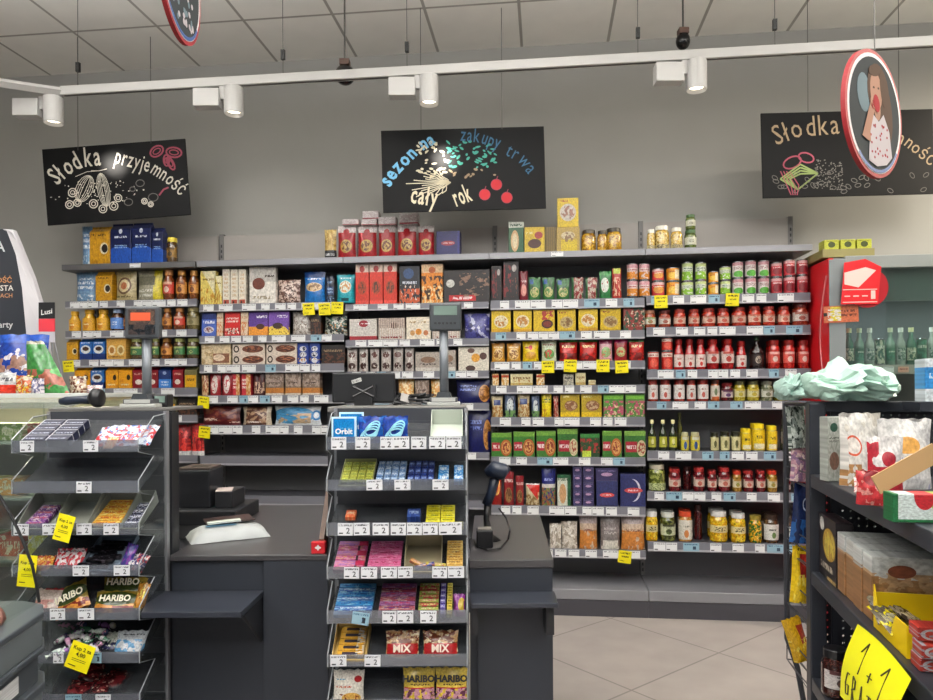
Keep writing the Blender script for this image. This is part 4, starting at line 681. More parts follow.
def arctext(par, txt, pts, sizes, m_, bold=.0, y=-.001):
    mb = MB(); mi = 0
    """letters strung along a polyline of board points"""
    L = [0]
    for a, b in zip(pts, pts[1:]): L.append(L[-1]+math.dist(a, b))
    n = len(txt); ws = [tgeo(c, bold)[2] if c != ' ' else .35 for c in txt]; tot = sum(ws)+.09*n; acc = 0; mb.mi = mi
    for c, w_ in zip(txt, ws):
        s = (acc+w_/2)/tot*L[-1]; acc += w_+.09
        k = next((i for i in range(len(pts)-1) if L[i+1] >= s), len(pts)-2); f = (s-L[k])/(L[k+1]-L[k]); p = (pts[k][0]+(pts[k+1][0]-pts[k][0])*f, pts[k][1]+(pts[k+1][1]-pts[k][1])*f)
        an = math.atan2(pts[k+1][1]-pts[k][1], pts[k+1][0]-pts[k][0]); g = s/L[-1]; sz = sizes[0]+(sizes[1]-sizes[0])*g; fx = L[-1]/tot
        if c == ' ': continue
        ca, sa = math.cos(an), math.sin(an)
        mb.text(c, lambda x, z: (p[0]+x*fx*ca-z*sz*sa, y, p[1]+x*fx*sa+z*sz*ca), 1, bold)
    return mb.obj('lettering', CH[m_], par)
def bpt(px0, px1, y0l, y0r, hh, W, H):
    """photo point -> board coordinates"""
    def f(px, py):
        u = (px-px0)/(px1-px0); yt = y0l+(y0r-y0l)*u; return ((u-.5)*W, H/2-(py-yt)/hh*H)
    return f
t, W_, H_ = board('leftmost hanging chalkboard with cocoa pods and Słodka przyjemność lettering', 44.5, 188, 182, 4.95, -.070); f = bpt(44.5, 188, 151, 139, 76, W_, H_)
arctext(t, 'Słodka', [f(57, 187), f(70, 176), f(85, 168), f(104, 166)], (.18, .2), 1, .012)
arctext(t, 'przyjemność', [f(115, 164), f(135, 169), f(150, 173), f(164, 182), f(180, 197)], (.17, .13), 1, .006)
b = MB(); rn = random.Random(3)
for cx, cy, rx, rz, ro in ((84, 190, .058, .1, -.5), (103, 191, .042, .12, .12)):
    c = f(cx, cy)
    for q in range(4): curve(b, arc(c[0], c[1], rx*(1-.26*q), rz*(1-.03*q), 0, 2*PI, 20, ro), .004, -.001)
curve(b, [f(92, 172), f(100, 172), f(108, 170)], .005, -.001); curve(b, [f(76, 178), f(88, 173), f(100, 172)], .004, -.001)
for cx, cy, r in ((68, 206, .028), (76, 204, .026), (92, 205, .03), (101, 210, .028), (112, 207, .03), (117, 199, .026), (72, 194, .03), (143, 202, .02), (149, 205, .018)):
    c = f(cx, cy); b2 = MB(); curve(b2, arc(c[0], c[1], r, r, 0, 2*PI, 14), .007, -.001); curve(b2, arc(c[0], c[1], r*.5, r*.5, 0, 2*PI, 10), .006, -.001); b2.obj('chalk_slice', CH[1], t)
for k in range(90): c = f(rn.gauss(95, 20), min(214, 182+abs(rn.gauss(8, 9)))); b.disc(c[0], -.001, c[1], rn.uniform(.002, .007), rn.uniform(.002, .006), 6)
b.mi = 1
for ox, oy, rx, rz, ro in ((159, 152, .05, .035, .5), (176, 153, .055, .035, -.2), (168, 161, .02, .04, 0), (172, 164, .02, .05, .4)):
    c = f(ox, oy); curve(b, arc(c[0], c[1], rx, rz, 0, 2*PI, 14, ro), .012, -.001); curve(b, arc(c[0], c[1], rx*.6, rz*.5, 0, 2*PI, 10, ro), .008, -.001)
curve(b, [f(158, 196), f(163, 190), f(168, 188)], .012, -.001); b.mi = 2
for cx, cy, r in ((140, 184, .03), (127, 203, .03), (152, 198, .035), (132, 190, .02)): c = f(cx, cy); curve(b, arc(c[0], c[1], r, r*.8, 0, 2*PI, 12), .006, -.001)
b.obj('chalk_drawing', [CH[1], CH[2], CH[7]], t)
for px, nm in ((78, 'left'), (151, 'right')):
    p = PD(px, 152 if px < 100 else 145, 4.95); p.z += .012; wire('suspension_wire', 'thin %s wire holding the leftmost chalkboard' % nm, px, 0, p)
t, W_, H_ = board('middle chalkboard with blue lettering, tree and three red apples', 382, 545, 169.5, 4.6, -.022); f = bpt(382, 545, 131.5, 126.5, 82, W_, H_)
arctext(t, 'sezon', [f(389, 188), f(398, 175), f(419, 154)], (.14, .12), 3, .03); arctext(t, 'na', [f(423, 151), f(438, 143)], (.12, .12), 3, .03); arctext(t, 'cały', [f(409, 203), f(437, 207)], (.17, .17), 5, .02); arctext(t, 'rok', [f(455, 207), f(473, 200)], (.17, .17), 5, .02)
arctext(t, 'zakupy', [f(461, 141), f(480, 143), f(500, 150)], (.13, .13), 9, .005); arctext(t, 'trwa', [f(505, 155), f(518, 162), f(529, 176)], (.13, .13), 9, -.002)
b = MB()
for k in range(16):
    a = PI*(.15+.75*k/15)+PI/2; c = f(449, 180); l = rn.uniform(.13, .3); pts = [(c[0]+math.cos(a)*l*q/4+.01*math.sin(q*2+k), c[1]-.02+math.sin(a)*l*.55*q/4) for q in range(5)]; curve(b, pts, .006, -.001)
for k in range(110):
    cx, cy = rn.uniform(418, 496), rn.uniform(142, 180); c = f(cx, cy)
    b.mi = 0 if cx < 447 else (1 if cy < 168 else 2)
    if cx > 447 and cy > 168 and rn.random() < .3: continue
    b.disc(c[0], -.001, c[1], rn.uniform(.008, .02), rn.uniform(.005, .009), 8, rot=rn.uniform(-1, 1))
b.obj('chalk_drawing', [CH[5], CH[4], CH[8]], t)
for cx, cy in ((484, 195), (496, 185), (506, 198)):
    b = MB(); b.mi = 0; c = f(cx, cy); b.disc(c[0], -.001, c[1], .034, .034, 18); b.mi = 1; curve(b, arc(c[0], c[1], .036, .036, 0, 2*PI, 18), .004, -.002); curve(b, [(c[0], c[1]+.03), (c[0]+.01, c[1]+.055)], .005, -.002); b.obj('chalk_apple', [CH[6], CH[2]], t)
for px, nm in ((421, 'left'), (502, 'right')):
    p = PD(px, 130, 4.6); p.z += .006; wire('suspension_wire', 'thin %s wire holding the middle chalkboard' % nm, px, 0, p)
t, W_, H_ = board('rightmost chalkboard with gift box drawing behind the oval picture', 762, 934, 153.5, 4.45, -.02); f = bpt(762, 934, 113.5, 107, 86, W_, H_)
arctext(t, 'Słodka', [f(776, 146), f(800, 137), f(842, 133)], (.18, .19), 8, .0); arctext(t, 'przyjemność', [f(848, 130), f(880, 134), f(905, 145), f(931, 166)], (.13, .12), 8, .0)
b = MB(); b.mi = 0
c = f(800, 176); 
for q in range(4): curve(b, [(c[0]-.13+q*.02, c[1]-.02), (c[0]-.02, c[1]-.09), (c[0]+.11, c[1]+.01), (c[0]-.0, c[1]+.07-q*.02), (c[0]-.13+q*.02, c[1]-.02)], .01, -.001)
b.mi = 1
for q in range(4): curve(b, [f(780+q*3, 172), f(786+q*4, 186), f(790+q*2, 196)], .007, -.001)
curve(b, arc(*f(792, 163), .06, .035, 0, 2*PI, 14, .4), .01, -.001); curve(b, arc(*f(806, 158), .05, .03, 0, 2*PI, 14, -.3), .01, -.001)
b.mi = 2
for k in range(130): c = f(rn.uniform(815, 842), rn.uniform(160, 190)); b.disc(c[0], -.001, c[1], rn.uniform(.003, .007), .004, 6)
for k in range(26): c = f(rn.uniform(770, 930), rn.uniform(172, 192)); curve(b, arc(c[0], c[1], .02, .012, 0, 2*PI, 10, rn.uniform(-1, 1)), .004, -.001)
b.obj('chalk_drawing', [CH[10], CH[2], CH[7]], t)
for px, nm in ((808, 'left'), (899, 'right')):
    p = PD(px, 112, 4.45); p.z += .006; wire('suspension_wire', 'thin %s wire holding the rightmost chalkboard' % nm, px, 0, p)
# ---------------------------------------------------------------- oval picture signs (round discs seen from the side)
def oval(label, px, py, D, phi, girl, R=.225):
    p = PD(px, py, D); t = thing('round_picture_sign', label, 'sign', p, (0, math.radians(-8), YAW+phi), 'round hanging picture signs')
    RD, WH, BG, SK, HR, RS, DR, BL, GB = mat('sign_red', '921820', .6), mat('sign_white', 'd2cccc', .7), mat('photo_dark', '23292b', .9), mat('print_skin', '96705c', .9), mat('print_hair', '46301f', .9), mat('print_strawberry', '90141c', .9), mat('print_dress', 'a8a0a2', .9), mat('print_blue', '2f4f86', .5), mat('print_blur', '5f7076', .9)
    b = MB(); b.disc(0, 0, 0, R, R, 48, .016); b.obj('sign_body', RD, t)
    b = MB(); b.disc(0, -.001, 0, R*.94, R*.94, 48, .001); b.obj('white_band', WH, t)
    b = MB(); b.disc(0, -.002, 0, R*.88, R*.88, 48, .001); b.mi = 7; curve(b, arc(0, 0, R*.9, R*.9, -2.4, -.7, 20), .012, -.0025)
    k = R*.88
    def e(mi, cx, cz, rx, rz, y, rot=0, n=18): b.mi = mi; b.disc(cx*k, y, cz*k, rx*k, rz*k, n, .0005, rot)
    if girl:
        e(8, -.42, .34, .26, .34, -.003); e(4, .16, .4, .44, .5, -.0035, .1); e(4, .42, -.0, .27, .55, -.0034); e(4, .04, .76, .24, .1, -.0042, .1); e(4, .34, .45, .1, .32, -.0043, .1); e(3, .06, .4, .24, .34, -.004); e(3, .06, .08, .13, .2, -.0041)
        b.mi = 6; b.prism([(-.42*k, -.84*k), (-.1*k, -.94*k), (.3*k, -.9*k), (.55*k, -.76*k), (.5*k, -.3*k), (.3*k, .0), (.08*k, -.14*k), (-.16*k, .0*k), (-.3*k, -.3*k)], -.0045, -.004)
        b.mi = 3; b.prism([(-.62*k, -.42*k), (-.4*k, -.5*k), (-.02*k, .14*k), (-.18*k, .24*k)], -.0055, -.005); b.prism([(-.62*k, -.42*k), (-.3*k, -.1*k), (-.3*k, -.52*k)], -.0054, -.005)
        e(3, -.08, .2, .14, .12, -.006); e(5, .02, .18, .12, .16, -.0065, .3)
        for q in range(3): e(5, -.16+.05*q, .12+.05*q, .018, .06, -.007, .4)
        e(4, -.03, .46, .035, .02, -.0045); e(4, .16, .46, .035, .02, -.0045); e(5, .08, .24, .06, .03, -.0045)
        rq = random.Random(5)
        for q in range(26): e(5, rq.uniform(-.28, .42), rq.uniform(-.82, -.18), .024, .024, -.005, 0, 7)
    else:
        rq = random.Random(9)
        for q in range(60): e((8, 6)[q % 2], rq.uniform(-.55, .55), rq.uniform(-.8, .5), .06, .05, -.003-.00002*q, rq.uniform(0, 3), 8)
    b.obj('printed_picture', [BG, RD, WH, SK, HR, RS, DR, BL, GB], t)
    q = Vector(p); q.z += R+.002; q = q
    wire('suspension_wire', 'thin wire holding the '+('picture of a girl eating strawberries' if girl else 'round sign at the top left'), px, 0, q)
oval('round red rimmed picture of a girl eating a strawberry', 875, 114, 2.5, math.radians(37), True)
oval('round red rimmed sign cut by the upper frame edge', 181, -24, 2.5, math.radians(94), False)
# ---------------------------------------------------------------- racks of sweets in front of the checkouts
AL = math.radians(25)
def rack(name, label, p0, p1, D, lips, dep, ztop_y, tags):
    X0, X1 = (p0-466.5)/FP*D, (p1-466.5)/FP*D; w_ = (X1-X0)/2; zt = zy(ztop_y, D)
    t = thing(name, label, 'display rack', loc_((X0+X1)/2, D, 0), CAMR, 'sweet racks at the checkouts')
    b = MB(); b.box(-w_-.004, w_+.004, dep, dep+.02, .0, zt)
    for k in range(13): b.box(-w_, w_, dep-.005, dep, .1+k*.1, .17+k*.1)
    b.obj('back_panel', mat('slat_panel_dark', '36383e', .4), t)
    for s in (-1, 1):
        b = MB(); x = s*(w_+.003)
        pts = [(dep, 0.02), (dep, zt-.01)]
        for a, c in reversed([]): pass
        for a, c in lips: pts += [(dep*.55, zy(a, D)+.075), (0, zy(a, D)+.002), (0, zy(c, D))]
        pts += [(0, .02)]; pts = [pts[0]]+[pts[1]]+pts[2:]
        b.prism(pts, x-.0015, x+.0015, 'x'); b.obj('side_panel', ACR, t)
        b = MB(); b.tube([(x, q[0], q[1]) for q in pts[1:]], .0022, 4); b.obj('panel_edge', mat('acrylic_edge', '8d9094', .2), t)
        MB().box(x-.006, x+.006, dep-.004, dep+.02, 0, zt).obj('post', GREYM, t)
    for k, (a, c) in enumerate(lips):
        z1, z0 = zy(a, D), zy(c, D); rise = math.tan(AL)*dep
        b = MB(); b.prism([(0.003, z0+.001), (dep-.006, z0+rise*.97), (dep-.006, z0+rise*.97+.004), (0.003, z0+.005)], -w_, w_, 'x'); tr_ = b.obj('tray', clear('tray_acrylic', 'b4b7bc', .1, .1, .22, '6d7075'), t)
        MB().box(-w_, w_, 0, .003, z0, z1).obj('tray_lip', LIP, tr_)
        for (q0, q1, bl) in tags.get(k, []):
            x0 = (q0-466.5)/FP*D-(X0+X1)/2; x1 = (q1-466.5)/FP*D-(X0+X1)/2; hh = (z1-z0)
            b = MB(); b.box(0, x1-x0, -.002, -.0005, 0, hh*.94); b.mi = 1; b.text('2', lambda a, c_: ((x1-x0)*.68+a, -.0024, hh*.16+c_), hh*.62, .015)
            b.obj('price_tag', [TAGB if bl else TAGM, INK2], tr_, (x0, 0, z0+hh*.03), (0, random.uniform(-.02, .02) if bl < 2 else .15, 0))
    return dict(D=D, lips=lips, c=(X0+X1)/2, dep=dep)
CL = [(436, 449), (479, 490), (522, 535), (566, 578), (610, 623), (654, 666), (699, 711), (745, 757), (790, 803)]
CT = {0: [(331,346,0),(355,370,0),(380,393,0),(393,409,0),(411,426,0),(429,445,0),(446,461,0)], 1: [(366,382,0),(394,410,0),(432,448,0)], 2: [(337,352,0),(353,369,0),(372,388,0),(390,405,0),(406,421,0),(422,437,0),(438,461,0)],
      3: [(343,358,0),(360,376,0),(380,396,0),(397,412,0),(431,446,0),(447,463,0)], 4: [(350,367,2),(381,395,0),(396,412,0),(419,435,0)], 5: [(329,345,0),(363,379,0)]}
RC = rack('sweet_rack', 'clear tiered sweet rack in the centre, chewing gum on top', 327, 465, 2.35, CL, .17, 409, CT)
LL = [(438, 450), (479, 491), (521, 533), (563, 574), (606, 618), (650, 661), (692, 704), (736, 748), (780, 792)]
LT = {0: [(20,34,0),(83,98,0)], 1: [(76,91,0)], 2: [(13,28,0),(42,58,0),(76,91,0),(103,118,0)], 3: [(72,88,0),(113,129,0)], 4: [(49,64,0),(77,93,0)], 5: [(52,62,0),(90,100,1)], 6: [(64,80,1),(94,109,0)]}
RL = rack('sweet_rack', 'clear tiered sweet rack at the left, beside the deli counter', 12, 137, 2.38, LL, .215, 411, LT)
def slot(R, k, px, y=.012, zz=0, flat=False):
    """world position of a point on a tray, y metres up the slope from the lip"""
    D = R['D']; a, c = R['lips'][k]; X = (px-466.5)/FP*D; z0 = zy(c, D)+.0062
    return loc_(X, D+y*math.cos(AL), z0+y*math.sin(AL)+zz)
SR = (AL, 0, YAW)
def bars(R, k, p0, p1, n, st, label, cat, group, nm, y0=.012, yl=.16, th=.016, cols=1, alt=None, zoff=.0):
    w_ = wdt(p0, p1, R['D'])/cols; step = yl/n
    for i in range(n):
        for j in range(cols):
            px = p0+(p1-p0)*(j+.5)/cols; s2 = st if not alt or (i+j) % 2 == 0 else alt
            o = MB().box(-w_/2+.001, w_/2-.001, 0, step-.003, 0, th).obj(nm, PM(nm+'_print', s2), None, slot(R, k, px, y0+i*step, .003+zoff), SR, 'top', .002); tag(o, label+(', %s row from front' % NUM[i] if n > 1 else '')+(', %s column' % NUM[j] if cols > 1 else ''), cat, group)
def tray(R, k, p0, p1, h, colr, label, y0=.006, yl=.155, hb=None):
    w_ = wdt(p0, p1, R['D'])/2; b = MB(); hb = hb or h
    b.box(-w_, w_, 0, yl, 0, .0015); b.box(-w_, w_, 0, .0015, 0, h*.5); b.box(-w_, w_, yl, yl+.0015, 0, hb)
    for s in (-1, 1): b.prism([(0, 0), (yl, 0), (yl, hb), (0, h*.5)], s*w_-.0008, s*w_+.0008, 'x')
    o = b.obj('display_tray', mat('tray_card_'+colr, colr, .5), None, slot(R, k, (p0+p1)/2, y0, .0006), SR); tag(o, label, 'tray', 'open cartons on the racks')
def pk(bg, a, b): return [('bg', bg), ('n', 0, 1, 0, 1, 5, .55, a), ('t', .15, .85, .25, .8, 1, b)]
# centre rack: gum
for px, D_, nm in ((348, .07, 'rear'), (342, .035, 'front')):
    w_ = wdt(330, 355, 2.35)
    t = thing('gum_box', 'blue chewing gum pack with white frame, %s one on top tier' % nm, 'gum', slot(RC, 0, px, D_), CAMR, 'upright blue gum packs')
    MB().box(-w_/2, w_/2, 0, .012, 0, .088).obj('carton', mat('gum_frame', 'c8e4f4', .3), t); b = MB(); b.box(-w_/2+.006, w_/2-.006, -.001, 0, .003, .082); b.mi = 1; b.text('Orbit', lambda x, z: (x, -.0015, .03+z), .026, .03); b.obj('printed_front', [PM('gum_blue', [('bg', '1288d4'), ('t', .3, .9, .55, .62, 1, '6ac0ea')], .25), WHITE], t)
for px, nm in ((369, 'left'), (394, 'right')):
    w_ = .088; t = thing('gum_bag', 'blue bag with pale ribbon swirl, %s of two' % nm, 'gum', slot(RC, 0, px, .03), CAMR, 'blue gum bags')
    m_bag(w_, .03, .092, .002).obj('bag', PM('gum_bag_blue', [('bg', '1c3f9c'), ('n', 0, 1, 0, 1, 3, .55, '1a63c0')], .25), t)
    b = MB()
    for q in range(4): b.tube([(x*1.0, -.004, z) for x, z in arc(.004*q-.004, .03+.007*q, .03, .016, 0, 2*PI, 16, .4+.12*q)], .0026, 5, True)
    b.obj('ribbon', mat('ribbon_cyan', '9fe0f0', .3), t)
tray(RC, 0, 430, 462, .03, 'b8bfb4', 'white plastic tray standing at right end of the centre rack top', hb=.06)
tray(RC, 1, 338, 371, .02, 'a8a878', 'carton of yellow green gum packs, second tier')
bars(RC, 1, 339, 371, 4, pk('a9ad3c', 'd8d870', '5a7a2c'), 'yellow green gum pack, second tier of centre rack', 'gum', 'yellow green gum packs', 'gum_pack', cols=4, yl=.135)
bars(RC, 1, 374, 404, 4, pk('5a7fb0', 'b8cce0', 'e8f0f8'), 'blue and silver gum pack, second tier of centre rack', 'gum', 'blue and silver gum packs', 'gum_pack', cols=4, yl=.14)
bars(RC, 1, 406, 433, 3, pk('141f5c', '24449a', '9fb8e8'), 'navy gum pack, second tier of centre rack', 'gum', 'navy gum packs', 'gum_pack', cols=4, yl=.14)
bars(RC, 1, 437, 448, 2, pk('1f84cc', 'd8ecf8', 'ffffff'), 'bright blue gum pack, second tier, left column at right end', 'gum', 'bright blue gum packs', 'gum_pack', yl=.11)
bars(RC, 1, 453, 463, 2, pk('1f84cc', 'd8ecf8', 'ffffff'), 'bright blue gum pack, second tier, right column at right end', 'gum', 'bright blue gum packs', 'gum_pack', yl=.11)
bars(RC, 2, 341, 352, 1, pk('e8642c', 'f0a070', 'ffe0c0'), 'single orange gum pack on the third tier', 'gum', None, 'gum_pack', yl=.045, y0=.07)
bars(RC, 2, 405, 419, 1, pk('20408c', '4a6ab8', 'c8d8f0'), 'small navy gum bundle beside the yellow packs', 'gum', None, 'gum_pack', yl=.05, y0=.05, th=.03)
bars(RC, 2, 424, 454, 5, pk('e8dc1c', 'f4ec6c', '5a6a1c'), 'yellow gum pack in the right pile, third tier', 'gum', 'yellow gum packs', 'gum_pack', cols=2, yl=.13)
bars(RC, 2, 450, 463, 1, pk('e8dc1c', 'f4ec6c', '5a6a1c'), 'yellow gum pack alone at the right end, third tier', 'gum', None, 'gum_pack', yl=.03, y0=.012)
PB = [('bg', 'c8508c'), ('n', 0, 1, 0, 1, 4, .52, 'e8a0b8'), ('n', 0, 1, .2, .8, 6, .56, 'd8a850'), ('r', .68, .76, 0, 1, '3a1c28')]
bars(RC, 3, 331, 362, 6, PB, 'pink and gold candy bar in left pile, fourth tier', 'candy bar', 'pink and gold candy bars', 'candy_bar', alt=[('bg', 'd890a8'), ('n', 0, 1, 0, 1, 4, .5, 'b87cc0'), ('r', .7, 1, 0, 1, 'c02850')])
bars(RC, 3, 365, 399, 6, [('bg', 'e06a9c'), ('t', .1, .9, .2, .8, 1, 'a81c50'), ('n', 0, 1, 0, 1, 4, .56, 'f0a0c0')], 'rose pink candy bar in second pile, fourth tier', 'candy bar', 'rose pink candy bars', 'candy_bar')
tray(RC, 3, 403, 440, .03, '9a9074', 'nearly empty beige carton, fourth tier of centre rack', hb=.075)
for (px, y, r_, cl, nm) in ((416, .03, .5, 'd8a060', 'golden'), (424, .02, -.2, '2c4a9c', 'blue'), (434, .024, .1, 'd8cc4c', 'yellow')):
    o = MB().box(-.034, .034, 0, .016, 0, .012).obj('candy_bar', PM('loose_bar', pk(cl, 'b86a50', 'f0e0d0')), None, slot(RC, 3, px, y, .012), (AL, r_, YAW), 'top', .002); tag(o, 'loose %s candy bar lying in the nearly empty carton' % nm, 'candy bar')
bars(RC, 3, 445, 462, 6, pk('d8a84c', 'f0d890', '6a3a1c'), 'golden candy bar in right pile, fourth tier', 'candy bar', 'golden candy bars', 'candy_bar')
bars(RC, 4, 331, 370, 7, pk('2a86c8', '8cc4e8', '143c8c'), 'blue wafer bar in left pile, fifth tier', 'candy bar', 'blue wafer bars', 'candy_bar', alt=pk('3a6ab4', 'a8d8f0', 'e8f4ff'))
bars(RC, 4, 376, 413, 7, pk('8a4a84', 'c090b8', 'c83c64'), 'purple candy bar in middle pile, fifth tier', 'candy bar', 'purple candy bars', 'candy_bar', alt=pk('a43a50', 'c8a8a0', '5a3080'))
bars(RC, 4, 416, 437, 8, pk('b8303c', '8ab04c', 'f0e0a0'), 'red and green roll of fruit drops, fifth tier', 'sweets', 'red and green drop rolls', 'candy_roll', alt=pk('9ab04c', 'c84050', 'f4e8c0'))
bars(RC, 4, 438, 444, 6, pk('5a4aa0', '8a80c0', 'e0e0f0'), 'violet roll of drops, fifth tier of centre rack', 'sweets', 'violet drop rolls', 'candy_roll')
bars(RC, 4, 445, 451, 6, pk('d8c03c', 'e8dc80', '6a5a1c'), 'yellow roll of drops, fifth tier of centre rack', 'sweets', 'yellow drop rolls', 'candy_roll')
def rbag(R, k, p0, p1, h, L, label, cat='sweets', y=.02, nm='candy_bag', d=.035, lean=.25, rr=0, txt=None, tsz=.03, tcol='1a1a1c', tz=.6, grp_=None, bold=.03):
    w_ = wdt(p0, p1, R['D']); t = thing(nm, label, cat, slot(R, k, (p0+p1)/2, y), (-lean, rr, YAW), grp_)
    m_bag(w_, d, h, .003).obj('bag', PM(nm+'_print', L, .25), t)
    if txt:
        b = MB(); b.text(txt, lambda x, z: (x, -.0035-.5*0, tz*h+z), tsz, bold); b.obj('lettering', mat('ink_'+tcol, tcol, .4), t)
    return t
rbag(RC, 4, 452, 464, .075, [('bg', '7a1c7c'), ('n', 0, 1, 0, 1, 4, .55, 'b04aa8'), ('e', .7, .5, .3, .3, 'c8a83c')], 'small purple sweet bag at right end, fifth tier')
tray(RC, 5, 330, 364, .035, 'c8a860', 'golden carton of wafers, sixth tier left', hb=.05)
bars(RC, 5, 334, 361, 5, [('bg', 'e0a82c'), ('r', .2, .8, .3, .8, '2a1c30'), ('n', .7, 1, 0, 1, 5, .5, 'e8e0d0')], 'yellow wafer bar in the golden carton, sixth tier', 'candy bar', 'yellow wafer bars', 'candy_bar', zoff=.004, yl=.14)
NUTS = [('bg', 'c89a68'), ('n', 0, 1, 0, 1, 6, .5, '7a3c24'), ('n', 0, 1, 0, 1, 8, .58, 'ecd8b0'), ('r', .05, .95, .08, .5, 'b81c20')]
for p0, p1, nm in ((382, 417, 'left'), (420, 457, 'right')):
    rbag(RC, 5, p0, p1, .088, NUTS, 'nut bag with red MIX band, %s of two on sixth tier' % nm, 'nuts', txt='MIX', tsz=.034, tcol='f0d8c8', tz=.2, nm='nut_bag', grp_='nut mix bags', lean=.35, y=.03)
rbag(RC, 6, 329, 361, .11, [('bg', 'ded8cc'), ('e', .8, .72, .12, .1, 'a8181c'), ('t', .08, .6, .46, .54, 1, 'c8502c'), ('e', .6, .18, .3, .16, 'd8a850'), ('n', 0, 1, 0, .3, 6, .58, '8a4a24'), ('t', .08, .4, .68, .74, 1, '3a8ab0')], 'white snack bag with a small red disc, bottom left of centre rack', lean=.15)
HB = [('bg', 'dcbf4c'), ('r', 0, 1, .0, .42, '6a3a50'), ('n', 0, 1, 0, .42, 6, .48, 'c890a0'), ('n', 0, 1, 0, .42, 8, .57, 'e0c03c'), ('r', .05, .95, .42, .45, 'c0202c'), ('t', .25, .85, .49, .56, 1, '4a2c1c')]
for p0, p1, nm in ((400, 433, 'left'), (433, 466, 'right')):
    rbag(RC, 6, p0, p1, .115, HB, 'gold gummy candy bag lettered HARIBO, %s one on seventh tier' % nm, txt='HARIBO', tsz=.03, bold=.05, tz=.64, grp_='gold gummy candy bags', lean=.15)
# left rack
t = None
for i in range(4):
    for j in range(2):
        o = MB().box(-.038, .038, 0, .036, 0, .03).obj('navy_sweet_box', PM('navy_box_print', [('bg', '1a1f3c'), ('t', .1, .9, .15, .45, 1, 'c8cce0'), ('r', 0, 1, .9, 1, 'd8d8dc'), ('r', 0, .06, 0, 1, 'c8c8d0')]), None, slot(RL, 0, 31+j*24, .02+i*.038, .001), SR, 'top', .001)
        tag(o, 'small navy blue box on left rack top tier, %s row, %s column' % (NUM[i], ('left', 'right')[j]), 'sweets', 'navy boxes on the left rack')
SS = [('bg', 'c8ccd8'), ('n', 0, 1, 0, 1, 5, .52, 'b82c34'), ('n', 0, 1, 0, 1, 8, .58, '4a6ab0')]
for i, (p, dz) in enumerate(((98, 0), (106, .012), (121, 0), (130, .012))):
    rbag(RL, 0, p-14, p+14, .11, SS, 'white, red and blue sachet on left rack top, %s from left' % NUM[i], lean=.95, y=.03+dz, d=.012, grp_='flat white red sachets', nm='sweet_sachet')
rbag(RL, 0, 99, 110, .06, [('bg', 'e0804c'), ('n', 0, 1, 0, 1, 6, .5, 'f0d0a0')], 'little orange sachet in front of white sachets, left rack top', lean=.9, y=.014, d=.01, nm='sweet_sachet')
for p0, p1, hb, nm in ((14, 50, .07, 'first from left'), (51, 84, .07, 'second from left'), (86, 118, .05, 'third from left'), (119, 136, .05, 'fourth from left')):
    tray(RL, 2, p0, p1, .03, '84877e', 'grey open carton on third tier of left rack, '+nm, yl=.18, hb=hb)
bars(RL, 2, 21, 40, 4, pk('7a3a8c', 'e8d0d8', 'c84a50'), 'purple and white candy bar, third tier of left rack', 'candy bar', 'purple white candy bars', 'candy_bar', yl=.13, zoff=.003)
bars(RL, 2, 88, 116, 5, pk('e0a02c', 'f0dc80', 'b84a1c'), 'yellow orange candy bar, third tier of left rack', 'candy bar', 'yellow orange candy bars', 'candy_bar', yl=.16, zoff=.003)
bars(RL, 2, 121, 135, 4, pk('1c2038', 'b8bcd0', 'e8e8f0'), 'dark navy candy bar, third tier of left rack', 'candy bar', 'dark navy candy bars', 'candy_bar', yl=.14, zoff=.003)
for i, (p0, p1) in enumerate(((44, 60), (57, 74))):
    rbag(RL, 3, p0, p1, .075, [('bg', 'c83040'), ('n', 0, 1, 0, 1, 5, .5, 'e8d8dc'), ('t', .1, .9, .75, .9, 1, '3a3a48')], 'red and white sweet bag, %s of two on fourth tier' % ('left', 'right')[i], lean=.5, y=.03)
rbag(RL, 3, 25, 44, .06, [('bg', 'd89a3c'), ('n', 0, 1, 0, 1, 6, .5, 'b8402c'), ('n', 0, 1, 0, 1, 8, .58, 'f0d890')], 'orange yellow sweet bag at left end, fourth tier', lean=.6, y=.02)
tray(RL, 3, 75, 114, .02, '6a7886', 'blue grey carton holding black bars, fourth tier', yl=.19)
for i in range(6):
    o = MB().box(-.05, .05, 0, .02, 0, .014).obj('candy_bar', PM('black_bar', [('bg', '17161a'), ('n', 0, 1, 0, 1, 5, .6, '4a444c')], .2), None, slot(RL, 3, 92+(i % 3-1)*4, .02+i*.024, .004+.003*(i % 2)), (AL, random.uniform(-.12, .12), YAW+random.uniform(-.15, .15)), 'top', .004); tag(o, 'glossy black candy bar in the blue grey carton, %s from bottom of heap' % NUM[i], 'candy bar', 'glossy black candy bars')
rbag(RL, 3, 113, 124, .085, [('bg', '3c3a8c'), ('n', 0, 1, 0, 1, 4, .52, '7a3a9c')], 'slim violet blue bag leaning, fourth tier', lean=.3, y=.03, rr=.25, d=.02)
for i, (p, c1) in enumerate(((124, 'c0c0c8'), (131, 'a82c38'))):
    rbag(RL, 3, p-6, p+6, .065, [('bg', c1), ('n', 0, 1, 0, 1, 5, .5, '3a3a6c'), ('n', 0, 1, 0, 1, 7, .57, 'e8d8d8')], ('silver', 'red')[i]+' crumpled sweet bag at right end, fourth tier', lean=.6, y=.02, rr=.3)
HG = [('bg', '8a7424'), ('r', .0, 1, .0, .3, '8a2c20'), ('n', 0, 1, 0, .4, 6, .5, 'd8903c'), ('e', .5, .62, .48, .3, '3c4a1c')]
rbag(RL, 4, 44, 84, .1, HG, 'brown gold gummy bag lettered HARIBO, tilted, fifth tier left', txt='HARIBO', tsz=.034, tcol='f0ead0', tz=.45, lean=.45, rr=-.45, grp_='olive gummy candy bags', y=.03)
